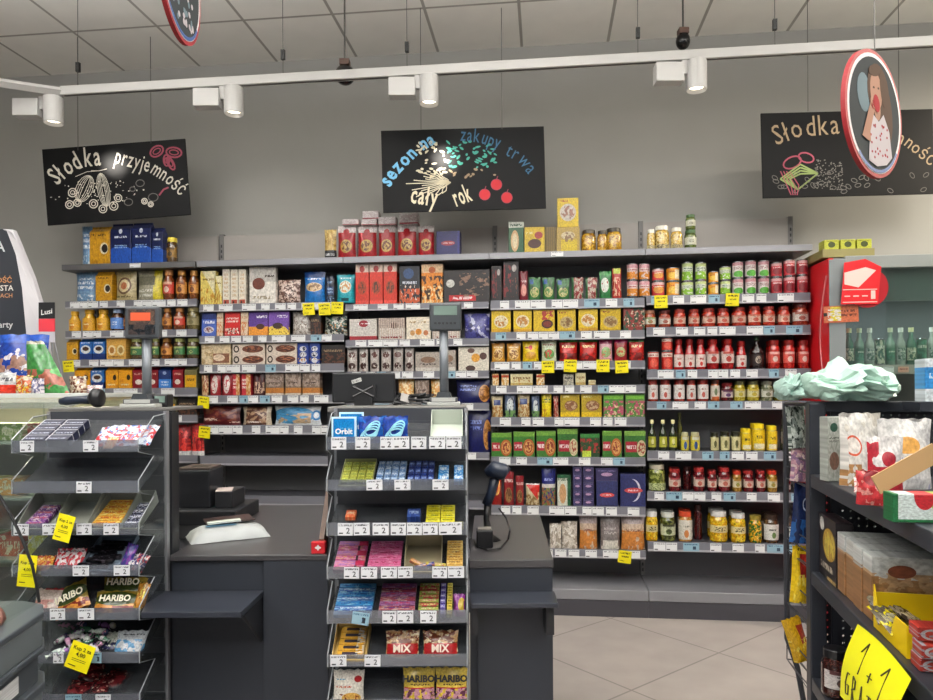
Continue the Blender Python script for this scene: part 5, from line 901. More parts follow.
rbag(RL, 4, 86, 132, .092, HG, 'olive gummy bag lettered HARIBO, rear of the pair, fifth tier', txt='HARIBO', tsz=.032, tcol='f0ead0', tz=.7, lean=.4, y=.07, grp_='olive gummy candy bags')
rbag(RL, 4, 84, 130, .08, HG, 'olive gummy bag lettered HARIBO, front of the pair, fifth tier', txt='HARIBO', tsz=.03, tcol='f0ead0', tz=.5, lean=.55, y=.025, grp_='olive gummy candy bags')
rbag(RL, 4, 22, 50, .085, [('bg', 'd8c4b8'), ('n', 0, 1, 0, .5, 5, .5, 'c89088'), ('r', .3, 1, .9, 1, 'a81c28')], 'pale pink marshmallow bag at left end, fifth tier', lean=.5, y=.03)
rbag(RL, 4, 124, 136, .09, [('bg', 'c8882c'), ('n', 0, 1, 0, 1, 6, .5, '8a5a1c'), ('n', 0, 1, 0, 1, 7, .57, 'e8dc6c')], 'narrow amber sweet bag at right end, fifth tier', lean=.3, y=.04, rr=.15)
rw = random.Random(11); WC = ['d8d0d4', 'c890b0', '8a5a9c', 'd8e0d8', '3a6a50', '2a3050', 'b8c8c0']
for i in range(26):
    px = 46+rw.random()*54; y = .012+rw.random()*.12; h = .014
    b = MB(); b.smooth = True; n = 8; L_ = .02+rw.random()*.012
    b.tube([(-L_, 0, 0), (-L_*.7, 0, 0), (-L_*.55, 0, 0), (0, 0, 0), (L_*.55, 0, 0), (L_*.7, 0, 0), (L_, 0, 0)], [.008, .003, .008, .011, .008, .003, .008], 8)
    o = b.obj('wrapped_sweet', PM('sweet_wrap', [('bg', WC[i % 7]), ('n', 0, 1, 0, 1, 3, .55, WC[(i+3) % 7])], .25), None, slot(RL, 5, px, y, .012+rw.random()*.022), (rw.random(), rw.uniform(-.6, .6), rw.uniform(-1.2, 1.2)))
    tag(o, 'twist wrapped sweet in the loose heap, sixth tier of left rack', 'sweets', 'loose twist wrapped sweets')
rbag(RL, 5, 104, 136, .085, [('bg', 'c4cad0'), ('n', 0, 1, .1, .6, 5, .5, '5a9ac8'), ('t', .2, .9, .75, .85, 1, '3a3a40')], 'clear white and blue sweet bag at right, sixth tier', lean=.6, y=.03)
rbag(RL, 5, 86, 108, .07, [('bg', 'b8bcb0'), ('n', 0, 1, 0, .6, 5, .5, '2a2c50'), ('n', 0, 1, .4, 1, 5, .55, 'd8d8cc')], 'cream and navy sweet bag beside the loose heap', lean=.7, y=.05)
for i, (p0, p1, rr) in enumerate(((54, 82, .2), (72, 98, -.3), (88, 114, .25), (60, 90, .5))):
    rbag(RL, 6, p0, p1, .075, [('bg', '4a1418'), ('n', 0, 1, 0, 1, 4, .52, '7a2428'), ('n', 0, 1, 0, 1, 7, .64, 'c89080')], 'dark red crinkled sweet bag on the lowest tier, %s of four' % NUM[i], lean=.9, y=.02+.025*i, rr=rr, grp_='dark red sweet bags')
# yellow paper tags on the left rack
for px, py, w0, h0, an, lab in ((64, 528, 17, 27, -.28, 'on third tier lip'), (27, 571, 18, 32, -.1, 'at the far left of fourth tier'), (80, 657, 24, 28, -.36, 'on the sixth tier lip')):
    D = 2.36 if py != 571 else 2.365; w_ = wdt(0, w0, D); h = wdt(0, h0, D); p = PD(px, py, D)
    t = thing('promo_tag', 'yellow Kup 2 za offer tag hanging '+lab, 'tag', p, (0, -an, YAW), 'yellow offer tags on the left rack')
    MB().box(-w_/2, w_/2, 0, .0008, -h/2, h/2).obj('card', mat('promo_yellow', YEL, .5), t)
    b = MB(); b.text('Kup 2 za', lambda x, z: (x, -.0006, h*.22+z), w_*.22, .02); b.text('4,00', lambda x, z: (x, -.0006, h*.0+z), w_*.24, .02)
    for k in range(2): b.box(-w_*.3, w_*.3, -.0006, -.0002, -h*.12-k*.006, -h*.12-k*.006+.0015)
    b.box(-w_*.38, -w_*.05, -.0006, -.0002, -h*.38, -h*.38+.003); b.obj('lettering', mat('ink_black', '1c1b10', .5), t)
# ---------------------------------------------------------------- checkout desks
SL = mat('slate_laminate', '2a2e36', .45, noise=.06); SL2 = mat('slate_worktop', '3f3d3f', .35, noise=.12); SLD = mat('slate_dark', '1b1c20', .5)
def quadprism(mb, pts, z0, z1): return mb.prism([(p[0], p[1]) for p in pts], z0, z1, 'z')
def cxy(px, py, D=None, Z=None): # checkout-frame plan coordinates
    if Z is not None: p = PZ(px, py, Z)
    else: p = PD(px, py, D)
    return (p.dot(RT0), p.dot(FW))
t = thing('checkout_desk', 'slate grey checkout desk between the two sweet racks', 'desk', (0, 0, 0), CAMR)
DL = 2.58; xa, xb = (169-466.5)/FP*DL, (327-466.5)/FP*DL; ZT = zy(553.5, DL); xs = (262-466.5)/FP*DL
MB().box(xa, xb, DL+.015, 3.65, .04, ZT-.025).obj('body', SL, t, bev=.004)
MB().box(xs, xb, DL, DL+.014, .04, ZT-.02).obj('front_panel', SL, t, bev=.002)
MB().box(xa, xb, DL-.004, 3.7, ZT-.022, ZT).obj('worktop', SL2, t, bev=.004)
zl = zy(590, DL); D2 = 2.34
b = MB(); b.prism([((140-466.5)/FP*D2, D2), ((240-466.5)/FP*D2, D2), ((262-466.5)/FP*DL, DL+.01), ((150-466.5)/FP*DL, DL+.01)], zl-.02, zl, 'z'); b.obj('bag_ledge', mat('ledge_slate', '2c2f38', .3), t, bev=.002)
x1 = (261-466.5)/FP*DL; b = MB(); b.prism([(D2+.03, zl-.022), (DL+.008, zl-.022), (DL+.008, zl-.19)], x1-.012, x1, 'x'); b.obj('ledge_bracket', SLD, t)
t = thing('equipment_cabinet', 'dark screen panels and shelf behind the left sweet rack', 'cabinet', (0, 0, 0), CAMR)
MB().box(xa-.35, (171-466.5)/FP*2.63, 2.64, 2.67, .0, zy(409, 2.63)).obj('end_screen', SLD, t)
MB().box((164-466.5)/FP*2.63, (172-466.5)/FP*2.63, 2.626, 2.69, .0, zy(411, 2.63)).obj('side_screen', SLD, t)
MB().box((48-466.5)/FP*2.63, (171-466.5)/FP*2.63, 2.63, 2.95, zy(409, 2.63), zy(409, 2.63)+.012).obj('equipment_shelf', mat('shelf_grey_top', '6a6865', .4), t, bev=.002)
ZS = zy(409, 2.63)+.012
t = thing('checkout_desk', 'narrow slate checkout desk to the right of the centre sweet rack', 'desk', (0, 0, 0), CAMR)
DR = 2.52; ZR = zy(560, DR); xr0, xr1 = (468-466.5)/FP*DR, (552.5-466.5)/FP*DR
back = cxy(540, 515, Z=ZR); 
MB().prism([(xr0, DR), (xr1, DR), (back[0], back[1]), ((474-466.5)/FP*3.3, back[1])], ZR-.03, ZR, 'z').obj('worktop', SL2, t, bev=.003)
MB().prism([(xr0+.003, DR+.006), (xr1-.003, DR+.006), (back[0]-.004, back[1]-.01), ((474-466.5)/FP*3.3, back[1]-.01)], .04, ZR-.031, 'z').obj('body', SL, t)
zr = zy(592, DR); D3 = 2.38
MB().prism([((470-466.5)/FP*D3, D3), ((557-466.5)/FP*D3, D3), (xr1+.004, DR+.005), (xr0, DR+.005)], zr-.016, zr, 'z').obj('bag_ledge', mat('ledge_slate', '2c2f38', .3), t, bev=.002)
zb = zr-.018
for a, c in ((470, 477), (546, 554)): MB().box((a-466.5)/FP*D3, (c-466.5)/FP*D3, D3+.03, DR+.005, zb-.1, zb).obj('ledge_bracket', SLD, t)
MB().box((477-466.5)/FP*D3, (546-466.5)/FP*D3, DR-.01, DR+.004, .04, zb-.002).obj('front_panel', SL, t)
t = thing('equipment_cabinet', 'dark tall cabinet behind the centre sweet rack carrying the monitor', 'cabinet', (0, 0, 0), CAMR)
xc0, xc1 = (329.5-466.5)/FP*2.6, (465-466.5)/FP*2.6
MB().box(xc0, xc1, 2.56, 2.92, 0, ZS-.02).obj('body', SLD, t); MB().box(xc0, xc1+.006, 2.555, 2.94, ZS-.019, ZS).obj('top', mat('shelf_grey_top', '6a6865', .4), t, bev=.003)
# monitors and customer displays
def display(px, D, x0, x1, y0, y1, pole, label, scr):
    z0, z1 = zy(y1, D), zy(y0, D); w_ = wdt(x0, x1, D)/2; xc = wdt(px, (x0+x1)/2, D)
    t = thing('customer_display', label, 'display', loc_((px-466.5)/FP*D, D, ZS), CAMR, 'customer displays on poles')
    MB().box(xc-w_, xc+w_, -.02, .012, z0-ZS, z1-ZS).obj('display_head', mat('display_grey', '3a3e42', .35), t, bev=.008)
    b = MB(); pr = wdt(0, pole/2, D); b.smooth = True; b.lathe(0, .012, [(pr, .02), (pr, z0-ZS+.01)], 18); b.obj('pole', mat('pole_grey', '6d7278', .35, .3), t)
    b = MB(); b.prism([(-w_*.5, .03), (w_*.5, .03), (w_*.36, .052), (-w_*.36, .052)], -.05, .05); b.obj('pole_foot', mat('display_grey', '3a3e42', .35), t)
    b = MB(); b.box(-w_, w_, -.07, .07, 0, .014); b.mi = 1; b.box(-w_*.85, w_*.85, -.062, .05, .014, .032); b.obj('receipt_base', [mat('base_light', 'a9aaa6', .4), mat('base_dark', '4a4b4e', .4)], t, bev=.003)
    MB().box(-w_*.72, w_*.72, -.0715, -.07, .016, .03).obj('base_window', mat('base_light', 'a9aaa6', .4), t)
    b = MB(); h = z1-z0
    if scr:
        b.box(xc-w_*.75, xc+w_*.75, -.0215, -.02, z0-ZS+h*.12, z0-ZS+h*.9); b.mi = 1; b.box(xc-w_*.62, xc+w_*.5, -.0225, -.0215, z0-ZS+h*.55, z0-ZS+h*.8)
        b.obj('screen', [PM('dim_screen', [('bg', '4a3f3c'), ('n', 0, 1, 0, .5, 3, .5, '23262a'), ('n', 0, 1, .4, 1, 4, .5, '6a5448')], .15), mat('screen_orange', 'c8502c', .4, emit=.1)], t)
    else:
        b.box(xc-w_*.72, xc+w_*.72, -.0215, -.02, z0-ZS+h*.55, z0-ZS+h*.88); b.mi = 1
        for k in range(6): b.box(xc-w_*.7+k*w_*.24, xc-w_*.54+k*w_*.24, -.0215, -.02, z0-ZS+h*.22, z0-ZS+h*.3)
        b.obj('screen', [mat('lcd_green', '6a7c74', .2), mat('keys', '23262a', .4)], t)
    return t
display(145.5, 2.72, 127, 162, 305, 337, 9, 'customer display on a pole beside the left rack, orange line on screen', True)
display(444, 2.72, 430, 462, 303, 331, 9, 'grey customer display on a pole above the centre rack, blank', False)
D = 2.78; w_ = wdt(332, 395, D)/2; z1 = zy(372, D)
t = cthing('computer_monitor', 'back of a dark computer monitor behind blue chewing gum', 'monitor', 363.5, D, ZS)
MB().box(-w_, w_, .0, .02, .012, z1-ZS).obj('monitor_shell', mat('monitor_black', '17181b', .4), t, bev=.006)
MB().box(-w_*.97, w_*.97, .0205, .022, .02, z1-ZS-.008).obj('screen', BLACKG, t)
b = MB(); b.box(-.05, .05, -.012, 0, .03, .08); b.tube([(-.04, -.006, .075), (.04, -.006, .035)], .009, 6); b.tube([(.04, -.006, .075), (-.04, -.006, .035)], .009, 6); b.box(-.035, .035, -.014, .04, 0, .03); b.obj('stand_mount', BLACK, t)
MB().box(-.02, .02, -.0015, 0, .085, .1).obj('sticker', PM('sticker_print', [('bg', 'd8d8d4'), ('t', .1, .9, .2, .8, 2, '4a4a48')]), t, (.0, 0, .01), (0, -.3, 0))
b = MB(); rr = random.Random(4)
for q in range(9):
    pts = [(wdt(0, rr.uniform(-20, 24), 2.75), rr.uniform(-.06, .06), rr.uniform(.006, .05)) for _ in range(5)]; pts[0] = (pts[0][0], pts[0][1], .006); b.tube(pts, rr.uniform(.004, .007), 6)
o = ctop(b, 'cable_tangle', mat('cable_black', '17171a', .4), 'tangle of black cables beside the monitor on the cabinet', 'cables', 412, 2.78, ZS)
MB().box(-.03, .03, -.02, .01, 0, .03).obj('plug', mat('plug_light', 'b8b4b0', .5), o, (-.02, -.03, .012), (0, .3, .3))
# handheld scanner lying on the left shelf
t = cthing('barcode_scanner', 'black handheld scanner lying beside the deli counter glass', 'scanner', 82, 2.72, ZS)
b = MB(); b.smooth = True; b.tube([(-.085, 0, .022), (-.06, 0, .026), (0, 0, .03), (.03, 0, .03)], [.012, .017, .016, .018], 10); b.obj('handle', mat('scanner_blue_black', '1c2536', .35), t)
b = MB(); b.smooth = True; b.tube([(.03, .0, .03), (.05, 0, .036), (.075, 0, .036), (.08, 0, .036)], [.018, .038, .034, .026], 12); b.obj('scanner_head', BLACK, t)
t = cthing('card_terminal', 'small dark card terminal right of the left display base', 'terminal', 163, 2.74, ZS)
MB().box(-.03, .03, -.03, .03, 0, .05).obj('terminal_body', BLACK, t, bev=.006); MB().box(-.02, .02, -.0315, -.03, .018, .042).obj('terminal_screen', mat('lcd_green', '6a7c74', .2), t)
# printers and boxes on the desk
def dbox(nm, label, cat, x0, x1, D, dep, z0, z1, m_, bev=.006): 
    w_ = wdt(x0, x1, D)/2; return ctop(MB().box(-w_, w_, 0, dep, 0, z1-z0), nm, m_, label, cat, (x0+x1)/2, D, z0, bev=bev)
Dp = 3.2
dbox('cash_drawer', 'long dark cash drawer under the receipt printer', 'drawer', 172, 236, Dp-.06, .34, ZT+.001, zy(507, Dp), SLD)
t = cthing('receipt_printer', 'black receipt printer standing on the cash drawer at left', 'printer', 193, Dp, zy(507, Dp)+.001)
hh = zy(469, Dp)-zy(507, Dp); MB().box(-.075, .075, 0, .18, 0, hh).obj('printer_body', mat('printer_black', '1d1e22', .35), t, bev=.006)
MB().box(-.07, .07, .01, .17, hh, hh+.012).obj('printer_lid', mat('printer_brown', '4a403c', .35), t, bev=.004); MB().box(-.03, .05, .05, .09, hh+.012, hh+.0135).obj('paper_slot', BLACK, t)
t = cthing('label_printer', 'low dark box with paper sheets on top, right of receipt printer', 'printer', 223, Dp, zy(507, Dp)+.001)
MB().box(-.04, .04, 0, .18, 0, .075).obj('printer_body', SLD, t, bev=.004); MB().box(-.035, .035, .0, .12, .0755, .079).obj('paper_sheet', mat('paper_pinkish', 'b8aaa4', .6), t, None, (0, 0, .25))
def lump(mb, rx, ry, rz, seed, amp=.25, nu=22, nv=12, fr=5.0, flat=True):
    def f(u, v):
        a, p_ = 2*PI*u, PI*(v-.5); d = Vector((math.cos(a)*math.cos(p_), math.sin(a)*math.cos(p_), math.sin(p_)))
        k = 1+amp*mn.noise(Vector((d.x*fr*.5+seed, d.y*fr*.5, d.z*fr*.5)))+amp*.6*abs(mn.noise(Vector((d.x*fr+seed, d.y*fr, d.z*fr*1.6))))
        z = d.z*rz*k
        return (d.x*rx*k, d.y*ry*k, max(z, -rz*.55)+rz*.55 if flat else z)
    mb.grid(f, nu, nv); return mb
p0 = PZ(228, 537, ZT); o = thing('plastic_bag', 'white plastic carrier bag lying folded on the desk', 'bag', (p0.x, p0.y, ZT+.001), (0, 0, YAW+.5))
b = MB(); b.smooth = True
b.grid(lambda u, v: ((u-.5)*.31+.004*mn.noise(Vector((v*9, u*4, 0))), (v-.5)*.18+.006*mn.noise(Vector((u*9, 3, 0))), .001+.05*(max(0, 1-abs(2*u-1)**5))**.6*(max(0, 1-abs(2*v-1)**4))**.6*(1+.18*mn.noise(Vector((u*6, v*6, 2))))), 20, 14)
b.obj('bag_body', mat('bag_white', 'b4b8b8', .35), o)
b = MB(); b.grid(lambda u, v: ((u-.5)*.12-.03, (v-.5)*.03-.02, .0545+.004*mn.noise(Vector((u*8, v*3, 0)))), 8, 3); b.obj('bag_print', mat('bag_blue_print', '5f8fae', .4), o)
o = thing('clipboard', 'dark clipboard with white slip resting on the plastic bag', 'clipboard', (p0.x-.01, p0.y+.03, ZT+.058), (.03, -.03, YAW+.5)); MB().box(-.09, .1, -.035, .09, 0, .006).obj('board', mat('brown_board', '3a2a28', .4), o, bev=.002)
MB().box(-.09, .04, -.05, -.02, .0065, .014).obj('paper_slip', mat('slip_white', 'cfd6cc', .6), o)
e0 = PZ(311, 553.5, ZT); e1 = PZ(325, 500, ZT); o = thing('wooden_guard_rail', 'brown wooden side guard with red end block on the desk', 'guard rail', (0, 0, 0), CAMR)
xg = (317-466.5)/FP*DL
MB().prism([(DL+.03, ZT+.001), (DL+.24, ZT+.001), (DL+.24, ZT+.26), (DL+.2, ZT+.26), (DL+.03, ZT+.05)], xg-.002, xg+.016, 'x').obj('guard_board', mat('brown_wood', '5c463a', .5, noise=.2), o)
b = MB(); b.box(xg-.026, xg+.027, DL+.002, DL+.028, ZT+.001, ZT+.045); b.obj('red_end_block', mat('red_plastic', 'c8202a', .35), o, bev=.003)
b = MB(); b.disc(xg, DL+.0015, ZT+.024, .012, .005, 10, .0004); b.disc(xg, DL+.0014, ZT+.024, .005, .011, 10, .0004); b.obj('white_mark', WHITE, o)
# scanner with stand on the right desk
t = cthing('barcode_scanner', 'black handheld scanner upright in its stand right of the centre rack', 'scanner', 488, 2.85, ZR+.001)
b = MB(); b.smooth = True; za = zy(505, 2.85)-ZR; zb2 = zy(471, 2.85)-ZR
b.tube([(-.0, 0, 0), (0, 0, .02), (-.01, 0, za*.6), (-.005, 0, za+.02)], [.05, .02, .012, .014], 10); b.obj('stand', BLACK, t)
b = MB(); b.smooth = True; b.tube([(-.01, 0, za), (.012, 0, za+.05), (.03, 0, zb2-.01)], [.02, .02, .022], 10); b.tube([(-.01, -.01, zb2-.012), (.02, -.012, zb2+.005), (.062, -.014, zb2-.004), (.075, -.014, zb2-.012)], [.018, .036, .034, .026], 12); b.obj('scanner_body', mat('scanner_blue_black', '1c2536', .35), t)
t = cthing('card_terminal', 'square black terminal with grey top on the right desk', 'terminal', 484, 2.7, ZR+.001)
zt_ = zy(531, 2.7)-ZR; MB().box(-.032, .032, 0, .06, 0, zt_).obj('terminal_body', BLACK, t, bev=.004); MB().box(-.026, .026, .006, .05, zt_+.0005, zt_+.006).obj('terminal_top', mat('terminal_grey', '7a7670', .4), t)
b = MB(); pts = [Vector(loc_((498-466.5)/FP*2.85, 2.84, zy(508, 2.85)))]
for px, py, D in ((506, 518, 2.8), (510, 530, 2.75)): pts.append(PD(px, py, D))
for px, py in ((508, 541), (500, 550), (488, 552), (477, 548), (474, 541)): q = PZ(px, py, ZR); q.z = ZR+.006; pts.append(q)
c0 = pts[-1].copy(); o = b.tube([p-c0 for p in pts], .0035, 6).obj('scanner_cable', mat('cable_black', '17171a', .4), None, c0); tag(o, 'black cable looping across the right desk', 'cable')
# ---------------------------------------------------------------- deli counter at the left
t = thing('deli_counter', 'grey chilled deli counter end with curved glass at the lower left', 'counter', (0, 0, 0), CAMR)
def fx(D, off=0): return -.862-.137*D+off
def bodyz(z0, z1, off, m_, nm, d0=.9, d1=1.93, rc=.1):
    pts = [(fx(d0, off)-.9, d0), (fx(d0, off), d0), (fx(d1-rc, off), d1-rc), (fx(d1, off)-rc*.3, d1-rc*.3), (fx(d1, off)-rc, d1), (fx(d1, off)-.9, d1)]
    return MB().prism(pts, z0, z1, 'z').obj(nm, m_, t, bev=.004)
z_ = lambda py: zy(py, 1.93)
MG = mat('deli_grey', '52585b', .4); MD = mat('deli_dark', '3c4146', .4)
bodyz(0, z_(672), 0, MG, 'lower_panel'); bodyz(z_(672), z_(664), .006, MD, 'trim_band'); bodyz(z_(664), z_(636), -.012, MD, 'price_band'); bodyz(z_(636), z_(630), .006, MD, 'trim_band'); bodyz(z_(630), z_(604), 0, MG, 'upper_panel'); bodyz(z_(604), z_(598), .004, MD, 'rim')
for z0, z1, d0, d1, nm, mm_ in ((z_(658), z_(643), 1.2, 1.72, 'price_label_strip', PM('deli_labels', [('bg', 'd0d2d4'), ('v', 4, .06, '6a6e74'), ('t', .05, .95, .1, .8, 2, '3a3c44')])), (z_(692), z_(675), 1.2, 1.78, 'blank_label_strip', mat('strip_white', 'c4c8c8', .4))):
    off = -.009 if nm[0] == 'p' else .002
    MB().hexa([(fx(d0, off), d0, z0), (fx(d0, off+.002), d0, z0), (fx(d1, off+.002), d1, z0), (fx(d1, off), d1, z0), (fx(d0, off), d0, z1), (fx(d0, off+.002), d0, z1), (fx(d1, off+.002), d1, z1), (fx(d1, off), d1, z1)]).obj(nm, mm_, t)
Dg = 1.9; gp = [((px-466.5)/FP*Dg, zy(py, Dg)) for px, py in ((38, 600), (36, 585), (31, 562), (22, 538), (10, 512), (-4, 488), (-30, 460), (-70, 440))]
b = MB(); b.tube([(x, Dg, z) for x, z in gp], .004, 6); b.obj('glass_edge', BLACK, t)
b = MB(); b.smooth = True
for i in range(len(gp)-1):
    (x0, z0), (x1, z1) = gp[i], gp[i+1]; k = .137*.95
    b.add([(x0, Dg, z0), (x1, Dg, z1), (x1+k, .95, z1), (x0+k, .95, z0)], [(0, 1, 2, 3)])
b.obj('curved_glass', GLASS, t)
MB().box(fx(Dg)-.85, fx(Dg)-.06, 1.0, 1.9, z_(604)+.001, z_(604)+.004).obj('display_deck', STEEL, t)
for i, (px, py, r) in enumerate(((-9, 610, .045), (-24, 600, .05), (-2, 626, .022))):
    p = PD(px, py, 1.72); b = MB(); b.smooth = True; lump(b, r*1.2, r, r*.9, 3+i, .15); o = b.obj('meat_joint', mat('ham_pink', '8a5850', .35, noise=.15), None, (p.x-.03, p.y, z_(604)+.006), CAMR); tag(o, 'pinkish cut of meat behind the deli glass, '+('largest piece', 'rear piece', 'small speckled front piece')[i], 'meat')
# far case
t = thing('display_case', 'glass food display case with white top at far left', 'display case', (0, 0, 0), CAMR)
Df = 2.78; X1 = (44-466.5)/FP*Df; zt2 = zy(391, 3.2)
MB().box(X1-1.2, X1, Df, Df+.8, 0, zy(612, Df)).obj('base', MG, t)
MB().box(X1-1.2, (92-466.5)/FP*3.0, 2.98, 3.6, zt2-.02, zt2).obj('top_panel', mat('case_top', 'b9bcb8', .25), t, bev=.003)
for zz in (zy(560, Df), zy(497, Df), zy(440, Df)): MB().box(X1-1.2, X1-.01, Df+.04, Df+.7, zz-.01, zz).obj('glass_shelf', mat('case_shelf', '9a9c94', .3), t)
MB().box(X1-1.2, X1, Df+.76, Df+.8, zy(612, Df), zt2-.021).obj('back_wall', mat('case_back', 'b0aa98', .5), t)
MB().box(X1-1.2, X1, Df, Df+.006, zy(612, Df), zy(400, Df)).obj('front_glass', GLASS, t); MB().box(X1-.008, X1, Df+.006, Df+.76, zy(612, Df), zy(400, Df)).obj('side_glass', GLASS, t)
MB().prism([(Df, zy(400, Df)), (Df+.2, zt2-.021), (Df+.2, zt2-.026), (Df, zy(406, Df))], X1-1.2, X1+.09, 'x').obj('sloped_glass', clear('glass_painted_reflection', 'f0f2f0', .1, .05, .35, 'b4b8b2'), t)  # whitish reflection on the glass is put into its colour as pale diffuse
DC = [('d8c84c', 'yellow'), ('e0d8c0', 'cream'), ('c84a2c', 'red'), ('e8a04c', 'orange'), ('8aa04c', 'green')]
for lv, zz in enumerate((zy(560, Df), zy(497, Df), zy(440, Df))):
    for i in range(5):
        c0 = DC[(i*2+lv) % 5]; h = .07 if lv else .09
        o = prod(dict(n='deli_pack', k='box', L=pk(c0[0], 'e8e0c8', 'f4e8c8')), 0, 0, 0, .1, h, .12); o.location = loc_(X1-.08-.12*i, Df+.1, zz+.001); o.rotation_euler = CAMR
        tag(o, '%s food pack, %s from right on the %s shelf of the case' % (c0[1], NUM[i], ('lower', 'middle', 'upper')[lv]), 'food', 'packs in the glass display case')
# case front lamp glow is left to the room light; lit case interior lamp
l = bpy.data.lights.new('case_lamp', 'AREA'); l.shape = 'RECTANGLE'; l.size = 1.0; l.size_y = .05; l.energy = 14; l.color = (1, .88, .66); o = bpy.data.objects.new('case_lamp', l); C.objects.link(o); o.location = loc_(X1-.4, Df+.3, zt2-.03); o.rotation_euler = CAMR
# bags on the case
zt2 += .001; Db = 3.12
def bigbag(nm, label, x0, x1, ytop, D, L, dep, rr=0, grp_=None, ro=.25):
    w_ = wdt(x0, x1, D); h = zy(ytop, D)-zt2; t = thing(nm, label, 'sweets', loc_(((x0+x1)/2-466.5)/FP*D, D, zt2), (0, rr, YAW), grp_)
    b = m_bag(w_, dep, h, .008); b.obj('bag', PM(nm+'_print', L, ro), t); return t
bigbag('candy_bag', 'large blue bag of chocolates on the display case', -14, 42, 331, Db, [('bg', '1c3f9c'), ('n', 0, 1, 0, .8, 4, .52, 'a07868'), ('n', 0, 1, 0, .8, 6, .57, 'd8d4dc'), ('r', 0, 1, .85, 1, '2a5ac0')], .12)
t = thing('candy_bag', 'large green bag slumped beside the blue bag', 'sweets', loc_((43-466.5)/FP*3.05, 3.05, zt2), CAMR); w_ = wdt(24, 66, 3.05); h = zy(338, 3.05)-zt2
b = m_bag(w_, .09, h, .006); b.v = [(x*(1-.6*(z/h)**1.5)-.34*w_*(z/h), y, z) for x, y, z in b.v]; b.obj('bag', PM('green_candy_print', [('bg', '3f8a44'), ('n', 0, 1, 0, .45, 4, .5, 'a8604c'), ('n', 0, 1, .3, 1, 3, .6, '5aa858'), ('r', 0, 1, .93, 1, 'c8c8b0')], .2), t)
for i, (a, c, yt, L, nm) in enumerate(((-12, 13, 370, [('bg', 'd8d8d8'), ('r', 0, 1, 0, .4, 'd8341c'), ('t', .1, .9, .5, .8, 1, '5a5a60')], 'white and red sweet pack'), (12, 30, 373, [('bg', 'c8b89c'), ('n', 0, 1, 0, 1, 5, .5, 'c8582c'), ('n', 0, 1, 0, 1, 7, .57, 'e8c83c')], 'cream and orange sweet pack'), (28, 41, 376, [('bg', '6a6a8c'), ('n', 0, 1, 0, 1, 5, .5, 'd8d0d8')], 'grey violet sweet pack'))):
    bigbag('sweet_pack', nm+' in front of the big blue bag', a, c, yt, 3.02, L, .05)
bigbag('sweet_pack', 'pale crumpled sweet pack beside the scanner', 66, 84, 374, 3.12, [('bg', 'c8b49c'), ('n', 0, 1, 0, 1, 5, .5, '7a4a3a'), ('n', 0, 1, 0, 1, 6, .57, 'e8dcc8')], .05)
bigbag('sweet_pack', 'white sweet pack with pink blobs next to coffee bags', 84, 100, 383, 3.12, [('bg', 'dcd8d8'), ('n', 0, 1, 0, 1, 5, .55, 'c89090')], .05)
# dark totem sign
t = thing('totem_sign', 'dark curved advertising stand with white edge at far left', 'sign', loc_(0, 0, 0), CAMR); Ds = 3.3
q = lambda px, py, D=Ds: ((px-466.5)/FP*D, zy(py, D))
face = [q(-60, 392), q(-60, 227), q(4, 226.5), q(8, 228), q(17, 252), q(23, 285), q(27, 330), q(28, 392)]; side = [q(8, 228), q(19, 240), q(33, 275), q(42, 305), q(47, 340), q(50, 388)]
MB().prism([(x, max(z, zt2)) for x, z in face], Ds, Ds+.04).obj('front_face', mat('totem_dark', '20242c', .5, noise=.1), t)
b = MB(); fo = [q(4, 226.5), q(8, 228), q(17, 252), q(23, 285), q(27, 330), q(28, 388)]; so = [q(8, 225), q(19, 240, 3.34), q(33, 275, 3.34), q(42, 305, 3.34), q(47, 340, 3.34), q(50, 388, 3.34)]
for i in range(5):
    b.hexa([(fo[i][0], Ds-.004, fo[i][1]), (so[i][0], Ds+.04, so[i][1]), (so[i][0], Ds+.07, so[i][1]), (fo[i][0], Ds+.05, fo[i][1]), (fo[i+1][0], Ds-.004, fo[i+1][1]), (so[i+1][0], Ds+.04, so[i+1][1]), (so[i+1][0], Ds+.07, so[i+1][1]), (fo[i+1][0], Ds+.05, fo[i+1][1])])
b.obj('white_edge', mat('totem_white', 'b4b2b6', .4), t)
for txt, px, py, sz, cl in (('NOŚĆ', 2, 280, .034, 'c88a50'), ('CZYSTA', 0, 288, .036, 'dcd8d0'), ('FORMACH', -1, 295, .028, 'b8825a'), ('party', 4, 325, .042, 'c8c8c8'), ('A', 1, 249, .07, 'c0c4c4')):
    x, z = q(px, py); b = MB(); b.text(txt, lambda a, c: (x+a, Ds-.001, z+c), sz, .01, True); b.obj('lettering', mat('ink_'+cl, cl, .5), t)
t = cthing('shelf_banner', 'narrow black and red upright banner beside the totem', 'sign', 47, 3.24, zt2); h0 = zy(340, 3.24)-zt2; h1 = zy(300, 3.24)-zt2; w_ = wdt(0, 16, 3.24)/2
b = MB(); b.box(-w_, w_, 0, .004, h0+.11, h1); b.mi = 1; b.box(-w_, w_, 0, .004, h0+.05, h0+.109); b.mi = 2; b.box(-w_, w_, 0, .004, h0, h0+.049); b.obj('banner_panel', [BLACK, mat('banner_red', 'c83440', .4), mat('banner_grey', 'b8b6ba', .4)], t)
b = MB(); b.text('Lusi', lambda a, c: (a, -.001, h1-.055+c+a*.15), .034, .01); b.obj('lettering', WHITE, t)
b = MB(); b.tube([(w_*.6, .006, 0), (w_*.6, .006, h1-.02)], .003, 6); b.tube([(w_*.9, .006, h0), (w_*2.2, .006, 0)], .0025, 6); b.obj('holder_rods', GREYM, t)
